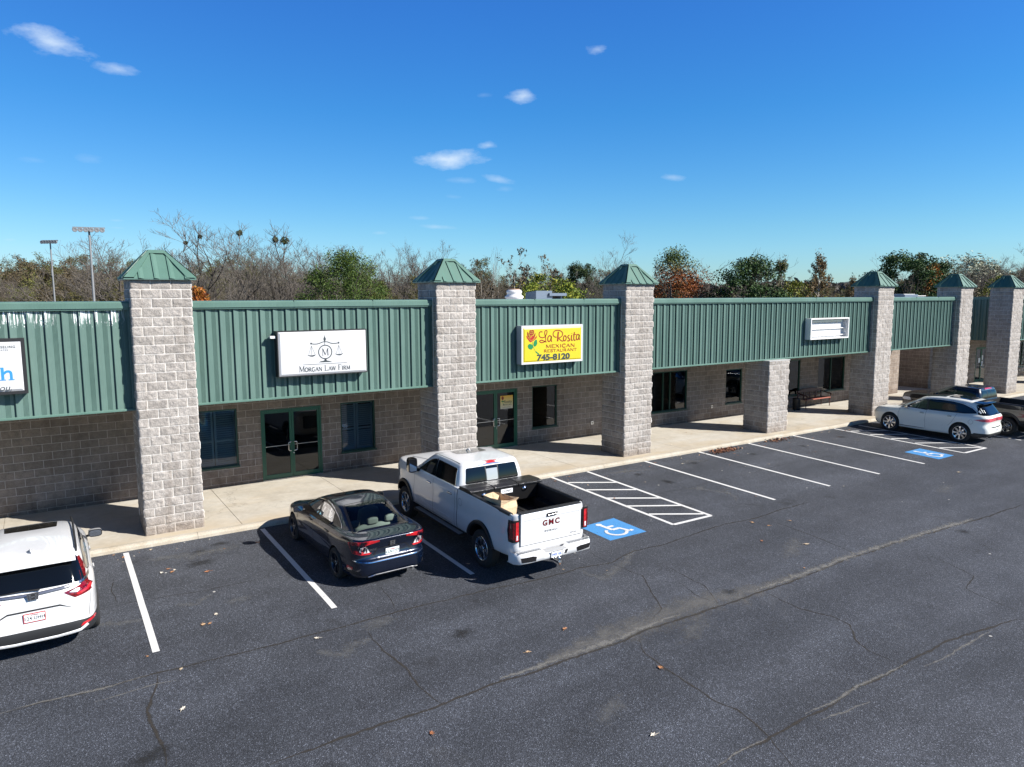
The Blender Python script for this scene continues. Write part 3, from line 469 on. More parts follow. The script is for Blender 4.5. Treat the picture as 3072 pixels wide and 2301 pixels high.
for kind, nm in (('b', 'dust_patch'), ('d', 'asphalt_crack'), ('p', 'crack_edge_dust')):
    for ci, (w, k, pts) in enumerate(CRACKS):
        if k != kind: continue
        mk_ = CM['f'] if (k == 'b' and w < .9) else CM[k]; w = w*1.9 if mk_ is CM['f'] else w*1.15; rr = random.Random(ci); w = w*(.85 if k == 'd' else 1.25 if k == 'p' else 1); b = MB(); V = [Vector((*p, 0)) for p in pts]; L = []
        for i in range(len(V)-1):
            n = max(2, int((V[i+1]-V[i]).length/.12)) if k != 'b' else max(3, int((V[i+1]-V[i]).length/.4))
            for j in range(n): L.append(V[i].lerp(V[i+1], j/n))
        L.append(V[-1]); wob = 0.0; Q = []
        for i, p in enumerate(L):
            d = (L[min(i+3, len(L)-1)]-L[max(i-3, 0)]).normalized(); s = Vector((-d.y, d.x, 0)); amp = .018 if k == 'd' else .01
            wob = wob*.85 + rr.uniform(-1, 1)*amp
            ww = w*(.9+.5*rr.random()); ww *= min(1, .25+min(i, len(L)-1-i)*.12)*1.3
            Q.append((p+s*(wob-ww/2), p+s*(wob+ww/2)))
        zz += .00006
        for i in range(len(Q)-1):
            a0, a1 = Q[i]; b0, b1 = Q[i+1]
            b.face([(a0.x, a0.y, zz), (b0.x, b0.y, zz), (b1.x, b1.y, zz), (a1.x, a1.y, zz)], mk_, uv=[(i, 0), (i+1, 0), (i+1, 1), (i, 1)])
        structure(drape(b.build(nm)))

def blob(name, x, y_, rx, ry, rot, mat):
    global zz
    zz += .00006; b = MB(); n = 28; c_, s_ = math.cos(rot), math.sin(rot); rr = random.Random(int(x*31+y_*17)); P = []
    for k in range(n): a = 2*math.pi*k/n; q = 1+.22*math.sin(3*a+rr.random()*6)*rr.random()+.1*math.sin(5*a); u, v = rx*q*math.cos(a), ry*q*math.sin(a); P.append((x+u*c_-v*s_, min(-.49, y_+u*s_+v*c_), zz))
    for k in range(n): b.face([(x, y_, zz), P[k], P[(k+1) % n]], mat, uv=[(.5, .5), (0, 0), (1, 0)])
    structure(drape(b.build(name)))
for x, y_, rx, ry, rot in STAINS_O: blob('oil_stain', x, y_, rx, ry, rot, CM['o'])
for x, y_, rx, ry, rot in STAINS_P: blob('dust_patch', x, y_, rx, ry, rot, CM['f'])
# ------------------------------------------------------------------ shopping building
bld = empty('shopping_center', (12, 3.5, .12), label='long single-storey grey block shopping centre with green ribbed metal fascia and tall block pillars', cat='shopping centre')
def bpart(mb, name, parent=None, **kw):
    o = mb.build(name, **kw); p = parent or bld
    o.parent = p; o.matrix_parent_inverse = p.matrix_world.inverted() if parent is None else Matrix(); return o
bpy.context.view_layer.update()
WY, ZS = 3.50, .12
# openings: x0, x1, z0, z1
OPEN = [(1.60, 2.81, .68, 2.32, 'win'), (3.45, 5.22, .12, 2.20, 'door'), (5.83, 6.95, .68, 2.22, 'win'), (10.54, 12.32, .12, 2.20, 'door'), (12.97, 14.10, .68, 2.22, 'win'),
        (18.3, 20.93, .70, 2.36, 'win'), (23.33, 24.42, .70, 2.22, 'win'), (26.6, 28.63, .70, 2.40, 'win'), (30.03, 32.28, .72, 2.40, 'win'), (46.0, 47.5, .12, 2.25, 'door'), (51.2, 54.8, .72, 2.4, 'win')]
ZTOP = 5.05
def wall_with_openings(b, x0, x1, y, th, ops, mat):
    xsn = sorted({x0, x1} | {v for o in ops for v in o[:2] if x0 < v < x1})
    for a, c in zip(xsn[:-1], xsn[1:]):
        m = (a+c)/2; hs = [o for o in ops if o[0] < m < o[1]]
        if not hs: b.box(a, y, -.3, c, y+th, ZTOP, mat, skip='lrbt')
        else:
            o = hs[0]
            if o[2] > .2: b.box(a, y, -.3, c, y+th, o[2], mat, skip='lrb')
            b.box(a, y, o[3], c, y+th, ZTOP, mat, skip='lrt')
            b.face([(o[0], y, o[2]), (o[0], y+th, o[2]), (o[0], y+th, o[3]), (o[0], y, o[3])][::-1], mat); b.face([(o[1], y, o[2]), (o[1], y+th, o[2]), (o[1], y+th, o[3]), (o[1], y, o[3])], mat)
b = MB()
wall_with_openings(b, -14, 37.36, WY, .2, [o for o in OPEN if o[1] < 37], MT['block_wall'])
b.face([(37.36, WY, -.3), (37.36, 16, -.3), (37.36, 16, ZTOP), (37.36, WY, ZTOP)], MT['block_wall'])
b.face([(-14, 16, -.3), (-14, WY, -.3), (-14, WY, ZTOP), (-14, 16, ZTOP)], MT['block_wall'])
b.face([(37.36, 16, -.3), (-14, 16, -.3), (-14, 16, ZTOP), (37.36, 16, ZTOP)], MT['block_wall'])
bpart(b, 'block_wall')
b = MB()
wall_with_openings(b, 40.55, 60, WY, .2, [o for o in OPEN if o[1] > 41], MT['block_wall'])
b.face([(40.55, 16, -.3), (40.55, WY, -.3), (40.55, WY, ZTOP), (40.55, 16, ZTOP)], MT['block_wall'])
b.face([(60, 16, -.3), (40.55, 16, -.3), (40.55, 16, ZTOP), (60, 16, ZTOP)], MT['block_wall'])
bpart(b, 'block_wall')
b = MB(); b.box(-14, .36, 5.0, 37.3, 16, 5.06, MT['roofing']); b.box(41.9, .36, 5.0, 60, 16, 5.06, MT['roofing']); b.box(40.6, WY, 5.0, 41.9, 16, 5.06, MT['roofing']); b.box(37.3, 9, 4.9, 40.6, 16, 5.06, MT['roofing'])
bpart(b, 'flat_roof')
b = MB(); b.box(-14, .42, 3.0, 36.1, WY, 3.05, MT['soffit']); b.box(41.85, .42, 3.0, 60, WY, 3.05, MT['soffit']); bpart(b, 'soffit')
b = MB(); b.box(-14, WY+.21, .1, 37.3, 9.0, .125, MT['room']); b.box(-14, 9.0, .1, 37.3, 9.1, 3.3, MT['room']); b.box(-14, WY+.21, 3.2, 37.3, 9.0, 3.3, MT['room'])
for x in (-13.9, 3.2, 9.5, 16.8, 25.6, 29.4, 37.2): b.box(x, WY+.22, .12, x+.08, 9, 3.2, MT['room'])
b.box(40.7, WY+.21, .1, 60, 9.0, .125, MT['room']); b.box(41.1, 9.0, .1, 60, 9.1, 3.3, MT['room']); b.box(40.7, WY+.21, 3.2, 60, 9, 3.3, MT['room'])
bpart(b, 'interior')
# ribbed metal fascia
def rib_profile(x0, x1, phase):
    """outline (x, depth) of the ribbed sheet: steep left-facing step, ridge, slope, striated flat, slope"""
    P = .3048; pts = []; k = math.floor((x0-phase)/P)
    base = [(0.0, .0), (.002, .052), (.012, .054), (.118, .024)] + [(.122+i*.0095, .024-(.007 if i % 2 else 0)) for i in range(11)] + [(.232, .020), (.290, .004), (.299, .0)]
    while phase+k*P < x1:
        pts += [(phase+k*P+a, d) for a, d in base]; k += 1
    pts = [p for p in pts if x0 < p[0] < x1]; return [(x0, pts[0][1])] + pts + [(x1, pts[-1][1])]
def fascia(x0, x1, y, zb, zt, phase, mat, capx1=None, ret=False):
    b = MB(); pr = rib_profile(x0, x1, phase)
    rows = [[(x, y+.012-d, zb+.04) for x, d in pr], [(x, y+.012-d, (zb+zt)/2) for x, d in pr], [(x, y+.012-d, zt-.17) for x, d in pr]]
    b.grid(rows, mat, False); b.box(x0, y+.022, zb+.03, x1, y+.06, zt-.02, MT['green_trim'])
    if not ret:
        b.face([(x1, y-.034, zb+.04), (x1, y+.06, zb+.04), (x1, y+.06, zt-.17), (x1, y-.034, zt-.17)], mat)
    o = bpart(b, 'fascia_panel')
    s = MB(); cx1 = capx1 or x1
    s.prism([(y-.085, zt-.185), (y-.085, zt-.155), (y-.112, zt-.150), (y-.112, zt-.035), (y-.085, zt), (y+.16, zt+.006), (y+.16, zt-.185)][::-1], x0, cx1, 'x', MT['green_trim'])
    for k in range(1, 3):
        xx = x0+(x1-x0)*k/3+.3; s.box(xx, y-.116, zt-.15, xx+.05, y+.1, zt+.009, MT['green_trim'])
    bpart(s, 'coping', o)
    s = MB(); s.prism([(y-.06, zb), (y+.16, zb), (y+.16, zb+.05), (y-.04, zb+.05), (y-.06, zb+.03)], x0, x1, 'x', MT['green_trim']); bpart(s, 'bottom_trim', o)
    s = MB(); n = int((x1-x0)/.3048)
    for k in range(n):                                # screw heads on the ribs
        xx = phase+math.ceil((x0-phase)/.3048)*.3048+k*.3048-.02
        if xx < x0+.05 or xx > x1-.05: continue
        for zz_ in (zb+.1, zb+1.2, zt-.5): s.lathe([(.011, 0), (.009, -.006), (.002, -.009)], MT['brushed'], 6, 'y', (xx+.03, y-.028, zz_))
    merge(o, s); return o
ZB, ZT = 2.94, 5.344
PX = [0.0, 7.37, 14.232, 21.621, 28.858, 36.076, 41.70, 48.95, 56.2]
PW, PD = 1.22, 1.12
fascia(-13.5, 0.0, .3, ZB, ZT, -.06, MT['green_streaked'])
fascia(PX[0]+PW, PX[1], .3, ZB, ZT, .02, MT['green']); fascia(PX[1]+PW, PX[2], .3, ZB, ZT, .12, MT['green'])
fascia(PX[2]+PW, PX[4], .3, ZB, ZT, .05, MT['green']); fascia(PX[4]+PW, PX[5], .3, ZB, ZT, .1, MT['green'])
fascia(PX[6]+PW, PX[7], .3, ZB, ZT, .1, MT['green']); fascia(PX[7]+PW, 60, .3, ZB, ZT, .1, MT['green'])
# fascia returns closing the canopy ends towards the passage
for xr, sgn in ((41.78, -1), (37.0, 1)):
    b = MB(); pr = rib_profile(1.14 if sgn < 0 else .5, WY, .05)
    rows = [[(xr+sgn*d, y, ZB) for y, d in pr], [(xr+sgn*d, y, ZT-.16) for y, d in pr]]
    b.grid(rows, MT['green'], False); b.box(xr-.02 if sgn < 0 else xr-.1, pr[0][0], ZT-.17, xr+.1 if sgn < 0 else xr+.02, WY, ZT-.01, MT['green_trim']); b.box(xr+.02 if sgn < 0 else xr-.06, pr[0][0], ZB, xr+.06 if sgn < 0 else xr-.02, WY, ZT-.17, MT['green_trim'])
    bpart(b, 'fascia_return')

# pillars with real split-face relief
def pillar(x0, rows, step, seed, cap=True):
    H = rows*BH; W, D = PW, PD; rr = np.random.RandomState(seed); ox, oy = rr.rand(2)*200
    nx, ny, nz = max(2, round(W/step)), max(2, round(D/step)), round(H/step)
    S = [(i*W/nx, 0, 0) for i in range(nx)] + [(W, i*D/ny, 1) for i in range(ny)] + [(W-i*W/nx, D, 2) for i in range(nx)] + [(0, D-i*D/ny, 3) for i in range(ny)]
    n = len(S); bx = np.array([s[0] for s in S]); by = np.array([s[1] for s in S]); sd = np.array([s[2] for s in S])
    def fu(side, x, y): return np.where(side == 0, x, np.where(side == 1, W+.2032+y, np.where(side == 2, W-x+3.0, -y-.2032)))
    u = fu(sd, bx, by); z = np.linspace(0, H, nz+1); U, Zg = np.meshgrid(u, z)
    row = np.floor(Zg/BH+1e-6); off = np.where(row % 2 == 0, BW*.5, 0); bu = np.mod(U+off, BW); bz = Zg-row*BH
    e = np.minimum(np.minimum(bu, BW-bu), np.minimum(bz, BH-bz)); e = np.clip(e/.016, 0, 1); bid = np.floor((U+off)/BW)
    ns = fbm(U*9+ox+bid*3.1, Zg*11+oy+row*5.7, 5); ridg = 1-np.abs(2*fbm(U*6+oy+row*2.3+(Zg*5), Zg*7+ox+bid*1.7, 3)-1)
    tilt = (_lat[(bid.astype(int)*7+seed) & 255, (row.astype(int)*13) & 255]-.5)*.025*(bu/BW-.5)*2
    d = e**.5*(-.002+.030*ns+.016*ridg+tilt)-.012; d = np.where((Zg < .001) | (Zg > H-.001), .01, d)
    cor = ((np.abs(bx) < 1e-6) | (np.abs(bx-W) < 1e-6)) & ((np.abs(by) < 1e-6) | (np.abs(by-D) < 1e-6))
    nxv = np.where(sd == 1, 1, np.where(sd == 3, -1, 0)).astype(float); nyv = np.where(sd == 0, -1, np.where(sd == 2, 1, 0)).astype(float)
    nxv = np.where(cor, np.sign(bx-W/2)*.7, nxv); nyv = np.where(cor, np.sign(by-D/2)*.7, nyv)
    b = MB(); rows_ = [[(x0+bx[i]+nxv[i]*d[k, i], by[i]+nyv[i]*d[k, i], ZS+z[k]) for i in range(n)] for k in range(nz+1)]
    b.grid(rows_, MT['block'], True, True)
    fi = 0
    for k in range(nz):
        for i in range(n):
            j = (i+1) % n; s = sd[i]; xj, yj = bx[j], by[j]
            ua = float(fu(s, bx[i], by[i])); ub = float(fu(s, xj, yj)); b.uv[fi] = [(ua, z[k]), (ub, z[k]), (ub, z[k+1]), (ua, z[k+1])]; fi += 1
    b.face([rows_[-1][i] for i in range(n)], MT['curb']); o = bpart(b, 'block_pillar')
    zt = ZS+H
    if cap:
        c = MB(); g = MT['green_cap']; e_ = .11; X0, X1, Y0, Y1 = x0-e_, x0+W+e_, -e_, D+e_; cx, cy = x0+W/2, D/2; tw = .16; zb, zp = zt+.03, zt+.64
        B = [(X0, Y0), (X1, Y0), (X1, Y1), (X0, Y1)]; T = [(cx-tw, cy-tw), (cx+tw, cy-tw), (cx+tw, cy+tw), (cx-tw, cy+tw)]
        # peak sits over the centre; each slope is ribbed sheet between hip trims
        for k in range(4):
            p, q, r_, s_ = B[k], B[(k+1) % 4], T[(k+1) % 4], T[k]
            pv, qv = Vector((*p, zb)), Vector((*q, zb)); rv, sv = Vector((*r_, zp)), Vector((*s_, zp))
            c.face([pv, qv, rv, sv], g)
            nrm = (qv-pv).cross(sv-pv).normalized(); up_ = ((rv+sv)/2-(pv+qv)/2)
            L = (qv-pv).length; al = (qv-pv)/L; inn = (Vector((*s_, 0))-Vector((*p, 0))).dot(al)
            for m in range(-2, 4):                    # standing ribs, cut at the hips
                xr = L/2+m*.3048-.13
                if xr < .12 or xr > L-.16: continue
                f0 = 0.0; f1 = min(1.0, (xr-.06)/inn if xr < inn else 1.0, (L-xr-.09)/inn if xr > L-inn else 1.0)
                if f1 < .12: continue
                upv = (up_ - al*up_.dot(al)); a0 = pv+al*xr+upv*f0; a1 = pv+al*xr+upv*(f1-.02); w1, w2, hh = .07, .035, .026
                qd = [[a+al*t_+nrm*h_ for t_, h_ in ((-w1*.1, .001), (0, hh), (w2, hh), (w2+w1, .001))] for a in (a0-upv*.02, a1)]
                c.grid(qd, g, False); c.face([qd[1][i] for i in range(4)], g); c.face([qd[0][i] for i in (3, 2, 1, 0)], g)
            hw = .13                                  # hip trim boards
            for (e0, e1, sg) in ((pv, sv, 1), (qv, rv, -1)):
                o1 = nrm*.036; c.face([e0+o1, e0+al*sg*hw*1.5+o1, e1+al*sg*hw*.45+o1, e1+o1] if sg > 0 else [e0+al*sg*hw*1.5+o1, e0+o1, e1+o1, e1+al*sg*hw*.45+o1], g)
                i0 = e0+al*sg*hw*1.5; i1 = e1+al*sg*hw*.45
                c.face([i0+o1, i0, i1, i1+o1], g)
            tb = (sv-pv).normalized(); o1 = nrm*.038
            c.face([sv-tb*.11+o1, rv-(rv-qv).normalized()*.11+o1, rv+o1, sv+o1], g)
            c.face([pv, (pv.x, pv.y, zb-.028), (qv.x, qv.y, zb-.028), qv], MT['green_trim'])
        c.face([(*t_, zp+.03) for t_ in T], g)
        for k in range(4): c.face([(*T[k], zp), (*T[(k+1) % 4], zp), (*T[(k+1) % 4], zp+.03), (*T[k], zp+.03)], g)
        c.box(X0+.01, Y0+.01, zb-.027, X1-.01, Y1-.01, zb-.004, MT['black'])
        bpart(c, 'pyramid_roof', o)
    else:
        c = MB(); c.box(x0-.02, -.02, zt, x0+W+.02, D, zt+.03, plain('pale_metal_sheet', (.42, .42, .41), .4)); bpart(c, 'metal_cap', o)
    return o
for i, x in enumerate(PX):
    if i == 3: pillar(x, 13.75, .03, 30, cap=False)
    else: pillar(x, 28, [.0225, .0254, .0254, 0, .034, .04, .04, .06, .1][i], 11+i)
# windows and doors
def ladder_rect(b, x0, x1, z0, z1, y0, y1, w, mat, wb=None):
    wb = wb or w
    b.box(x0, y0, z0, x0+w, y1, z1, mat); b.box(x1-w, y0, z0, x1, y1, z1, mat)
    b.box(x0+w, y0, z1-w, x1-w, y1, z1, mat); b.box(x0+w, y0, z0, x1-w, y1, z0+wb, mat)
def window(x0, x1, z0, z1, mull=(), shutters=False):
    b = MB(); f = MT['dark_green']; ladder_rect(b, x0, x1, z0, z1, WY+.03, WY+.11, .045, f)
    for m in mull: b.box(m-.02, WY+.03, z0+.045, m+.02, WY+.11, z1-.045, f)
    o = bpart(b, 'window'); s = MB(); s.box(x0-.02, WY-.045, z0-.035, x1+.02, WY+.12, z0+.012, MT['dark_green']); bpart(s, 'window_sill', o)
    g = MB(); g.face([(x0+.04, WY+.07, z0+.04), (x1-.04, WY+.07, z0+.04), (x1-.04, WY+.07, z1-.04), (x0+.04, WY+.07, z1-.04)], MT['shop_glass']); bpart(g, 'window_pane', o)
    if shutters:
        s = MB(); m = MT['shutter']; y = WY+.19; n = 2; w = (x1-x0)/n; mid = z0+(z1-z0)*.42
        for k in range(n):
            a, c = x0+k*w+.01, x0+(k+1)*w-.01
            ladder_rect(s, a, c, z0+.02, z1-.02, y, y+.03, .06, m, .10); s.box(a+.06, y, mid, c-.06, y+.03, mid+.06, m)
            z = z0+.15
            while z < z1-.1:
                if not mid-.03 < z < mid+.08: s.face([(a+.06, y-.008, z-.018), (c-.06, y-.008, z-.018), (c-.06, y+.036, z+.028), (a+.06, y+.036, z+.028)], m)
                z += .062
        bpart(s, 'plantation_shutter', o)
    return o
def doors(x0, x1, z0, z1, poster=False):
    f = MT['door_green']; b = MB(); ladder_rect(b, x0, x1, z0, z1, WY-.012, WY+.12, .05, f, .002)
    b.box(x0+.0, WY-.03, z0, x1, WY+.14, z0+.014, MT['brushed']); o = bpart(b, 'door_frame'); mid = (x0+x1)/2
    for k, (a, c) in enumerate(((x0+.052, mid-.004), (mid+.004, x1-.052))):
        d = MB(); ladder_rect(d, a, c, z0+.02, z1-.055, WY+.015, WY+.06, .062, f, .13); d.box(a+.062, WY+.03, z0+.98, c-.062, WY+.045, z0+.992, MT['brushed'])
        dd = bpart(d, 'door_leaf')
        g = MB(); g.face([(a+.05, WY+.04, z0+.1), (c-.05, WY+.04, z0+.1), (c-.05, WY+.04, z1-.09), (a+.05, WY+.04, z1-.09)], MT['door_glass']); bpart(g, 'door_pane', dd)
        h = MB(); hx = c-.035 if k == 0 else a+.035; s = -1 if k == 0 else 1; zc = z0+.95
        h.tube([(hx, WY+.02, zc-.13), (hx, WY-.045, zc-.13), (hx+s*.02, WY-.05, zc-.13), (hx+s*.075, WY-.05, zc-.125), (hx+s*.085, WY-.05, zc-.10), (hx+s*.085, WY-.05, zc+.10), (hx+s*.075, WY-.05, zc+.125), (hx+s*.02, WY-.05, zc+.13), (hx, WY-.045, zc+.13), (hx, WY+.02, zc+.13)], .0125, MT['chrome'], 8)
        if k: h.lathe([(.02, 0), (.018, -.012), (.004, -.014)], MT['chrome'], 12, 'y', (hx, WY+.013, zc-.21))
        bpart(h, 'door_handle', dd)
    return o
for i, (x0, x1, z0, z1, kd) in enumerate(OPEN):
    if kd == 'door': doors(x0, x1, z0, z1)
    else: window(x0, x1, z0, z1, {5: (19.55, 19.95), 7: (27.6,), 8: (31.15,), 10: (52.4, 53.6)}.get(i, ()), i in (0, 2))
# outlet boxes and downpipe-like flashing lines
for x, z in ((15.75, .62), (22.45, .66)):
    b = MB(); b.box(x-.055, WY-.035, z-.06, x+.055, WY+.01, z+.06, MT['brushed'], skip='k'); b.box(x-.02, WY-.045, z-.03, x+.02, WY-.034, z+.03, MT['black']); bpart(b, 'outlet_box')
for x in PX[1:3]+PX[4:6]:
    b = MB(); b.tube([(x-.03, .3-.13, 5.38), (x-.025, .17, 5.30), (x-.03, .165, 4.6), (x-.026, .17, 3.8), (x-.03, .17, 2.95)], .008, MT['brushed'], 5); bpart(b, 'sealant_line')

# ------------------------------------------------------------------ vehicles: helpers
def paint(name, base, metal=0.0, rough=.35, flake=0.0):
    t = M(name, base, rough, metal, coat=1.0)
    n = t.noise(2.2, 4); dirt = t.noise(7, 6, None, .7)
    col = t.mix(n, tuple(c*.96 for c in base), tuple(min(1, c*1.03) for c in base))
    col = t.mix(t.ramp(dirt, [(.55, 0.0), (.8, .16)]), col, (.30, .28, .25)) if sum(base) > 1.2 else col
    if flake:
        f = t.vor(900, out='Color'); sp = t.n.new('ShaderNodeSeparateColor'); t.l.new(f, sp.inputs[0]); col = t.mix(flake, col, t.ramp(sp.outputs[0], [(0., .4), (1., 2.2)]), 'MULTIPLY')
    t.set('Base Color', col); return t.done()
MT['white_car'] = paint('white_car_paint', (.60, .61, .62)); MT['pearl_car'] = paint('cream_white_car_paint', (.72, .73, .68))
MT['navy_car'] = paint('navy_metallic_paint', (.003, .007, .020), .4, .22, .5); MT['black_car'] = paint('black_car_paint', (.010, .010, .012), .3, .3)
MT['tyre'] = plain('tyre_rubber', (.018, .018, .018), .85, nscale=30, bump=.3)
MT['rim'] = plain('bright_wheel_metal', (.66, .67, .69), .18, 1.0, var=.03); MT['rim_dark'] = plain('dark_wheel_metal', (.09, .095, .11), .3, .9)
MT['rim_grey'] = plain('grey_wheel_metal', (.42, .43, .44), .25, 1.0)
MT['tint'] = plain('tinted_car_glass', (.003, .004, .005), .04, coat=.15, var=0, spec=.35)
MT['car_glass'] = glass_mat('clear_car_glass', (.62, .72, .70), trans=.94)
MT['cladding'] = plain('dark_grey_cladding', (.018, .019, .021), .55)
MT['gap'] = plain('panel_gap', (.012, .012, .013), .8)
t = M('red_lamp_lens', (.55, .012, .02), .12, coat=1.0); t.set('Base Color', t.mix(t.ramp(t.noise(9, 3), [(.35, 0.0), (.7, 1.0)]), (.50, .014, .022), (.26, .004, .008))); MT['red_lens'] = t.done()
t = M('dark_red_lamp_lens', (.25, .006, .01), .1, coat=1.0); t.set('Base Color', t.mix(t.ramp(t.noise(30, 3), [(.4, 0.0), (.6, 1.0)]), (.20, .006, .010), (.08, .003, .006))); MT['darkred'] = t.done()
t = M('clear_lamp_lens', (.6, .62, .65), .12, coat=1.0); t.set('Base Color', t.mix(t.vor(45), (.20, .21, .24), (.95, .95, .98))); MT['clear_lens'] = t.done()
MT['seat'] = plain('light_grey_seat_fabric', (.40, .40, .37), .9); MT['cabin'] = plain('dark_cabin_trim', (.03, .031, .033), .85)
MT['plate_white'] = plain('plate_white', (.72, .74, .76), .4, var=.04)
def pchip(ys, k):
    """monotone interpolation of rows ys (n x m) with k steps per interval"""
    Y = np.array(ys, float); n = len(Y); D = Y[1:]-Y[:-1]; m = np.zeros_like(Y)
    a, b = D[:-1], D[1:]; with_ = a*b > 0
    m[1:-1] = np.where(with_, 2*a*b/np.where(with_, a+b, 1), 0); m[0] = D[0]; m[-1] = D[-1]
    out = []
    for i in range(n-1):
        for j in range(k):
            t = j/k; h00 = 2*t**3-3*t**2+1; h10 = t**3-2*t**2+t; h01 = -2*t**3+3*t**2; h11 = t**3-t**2
            out.append(h00*Y[i]+h10*m[i]+h01*Y[i+1]+h11*m[i+1])
    out.append(Y[-1]); return np.array(out)
def ring_body(rings, mat, k=4, ns=34, ne=16, mod=None):
    """closed body from stacked outlines. ring = (half width, y rear, y front, z rear, z mid, z front, corner power rear, front)"""
    Rg = pchip(rings, k); S = np.sin(np.linspace(-1, 1, ns)*math.pi/2*.86)/math.sin(math.pi/2*.86); E = np.sin(np.linspace(-1, 1, ne)*math.pi/2*.8)/math.sin(math.pi/2*.8)
    rows = []
    for W, yr, yf, zr, zm, zf, pr, pf in Rg:
        P = []; yc, h = (yr+yf)/2, (yf-yr)/2
        def side(sg, t):
            p = pr if t < 0 else pf; x = sg*W*max(0, 1-abs(t)**p)**(1/p); return (x, t)
        tcr, tcf = 2**(-1/pr), 2**(-1/pf)
        pts = [side(1, s*(tcr if s < 0 else tcf)) for s in S]
        pts += [(W*e*tcf, (1-abs(e*tcf)**pf)**(1/pf)) for e in -E[1:-1]]
        pts += [side(-1, s*(tcr if s < 0 else tcf)) for s in S[::-1]]
        pts += [(W*e*tcr, -(1-abs(e*tcr)**pr)**(1/pr)) for e in E[1:-1]]
        for x, t in pts:
            z = zr*t*(t-1)/2 + zm*(1-t*t) + zf*t*(t+1)/2; p = (x, yc+t*h, z)
            P.append(mod(p) if mod else p)
        rows.append(P)
    b = MB(); b.grid(rows, mat, True, True); b.face(list(reversed(rows[0])), mat, True); b.face(rows[-1], mat, True); return b
def mesh_obj(mb, name='tmp'):
    o = mb.build(name, weld=True); bm = bmesh.new(); bm.from_mesh(o.data); bmesh.ops.recalc_face_normals(bm, faces=bm.faces); bm.to_mesh(o.data); bm.free(); return o
def bvh_of(o):
    bm = bmesh.new(); bm.from_mesh(o.data); t = BVHTree.FromBMesh(bm); bm.free(); return t
def lr(name, root, f, modes='LR'):
    for m_ in modes:
        q = MB(); f(q, m_); q.build(name, root)
def carve(o, cutters, op='DIFFERENCE'):
    for c in cutters:
        md = o.modifiers.new('cut', 'BOOLEAN'); md.object = c; md.operation = op; md.solver = 'EXACT'; md.material_mode = 'TRANSFER'
    dg = bpy.context.evaluated_depsgraph_get(); dg.update(); me = bpy.data.meshes.new_from_object(o.evaluated_get(dg)); o.modifiers.clear(); o.data = me
    for c in cutters: bpy.data.objects.remove(c)
    return o
from mathutils.geometry import delaunay_2d_cdt
def fillet(poly, r, n=4):
    out = []; N = len(poly)
    for i in range(N):
        p = Vector(poly[i][:2]); rr_ = poly[i][2] if len(poly[i]) > 2 else r; a, c = Vector(poly[i-1][:2]), Vector(poly[(i+1) % N][:2])
        da, dc = (a-p), (c-p); d = min(rr_, da.length*.48, dc.length*.48)
        if d < 1e-4: out.append(tuple(p)); continue
        s, e = p+da.normalized()*d, p+dc.normalized()*d
        for k in range(n+1): t = k/n; out.append(tuple(s*(1-t)**2+p*2*t*(1-t)+e*t*t))
    return out
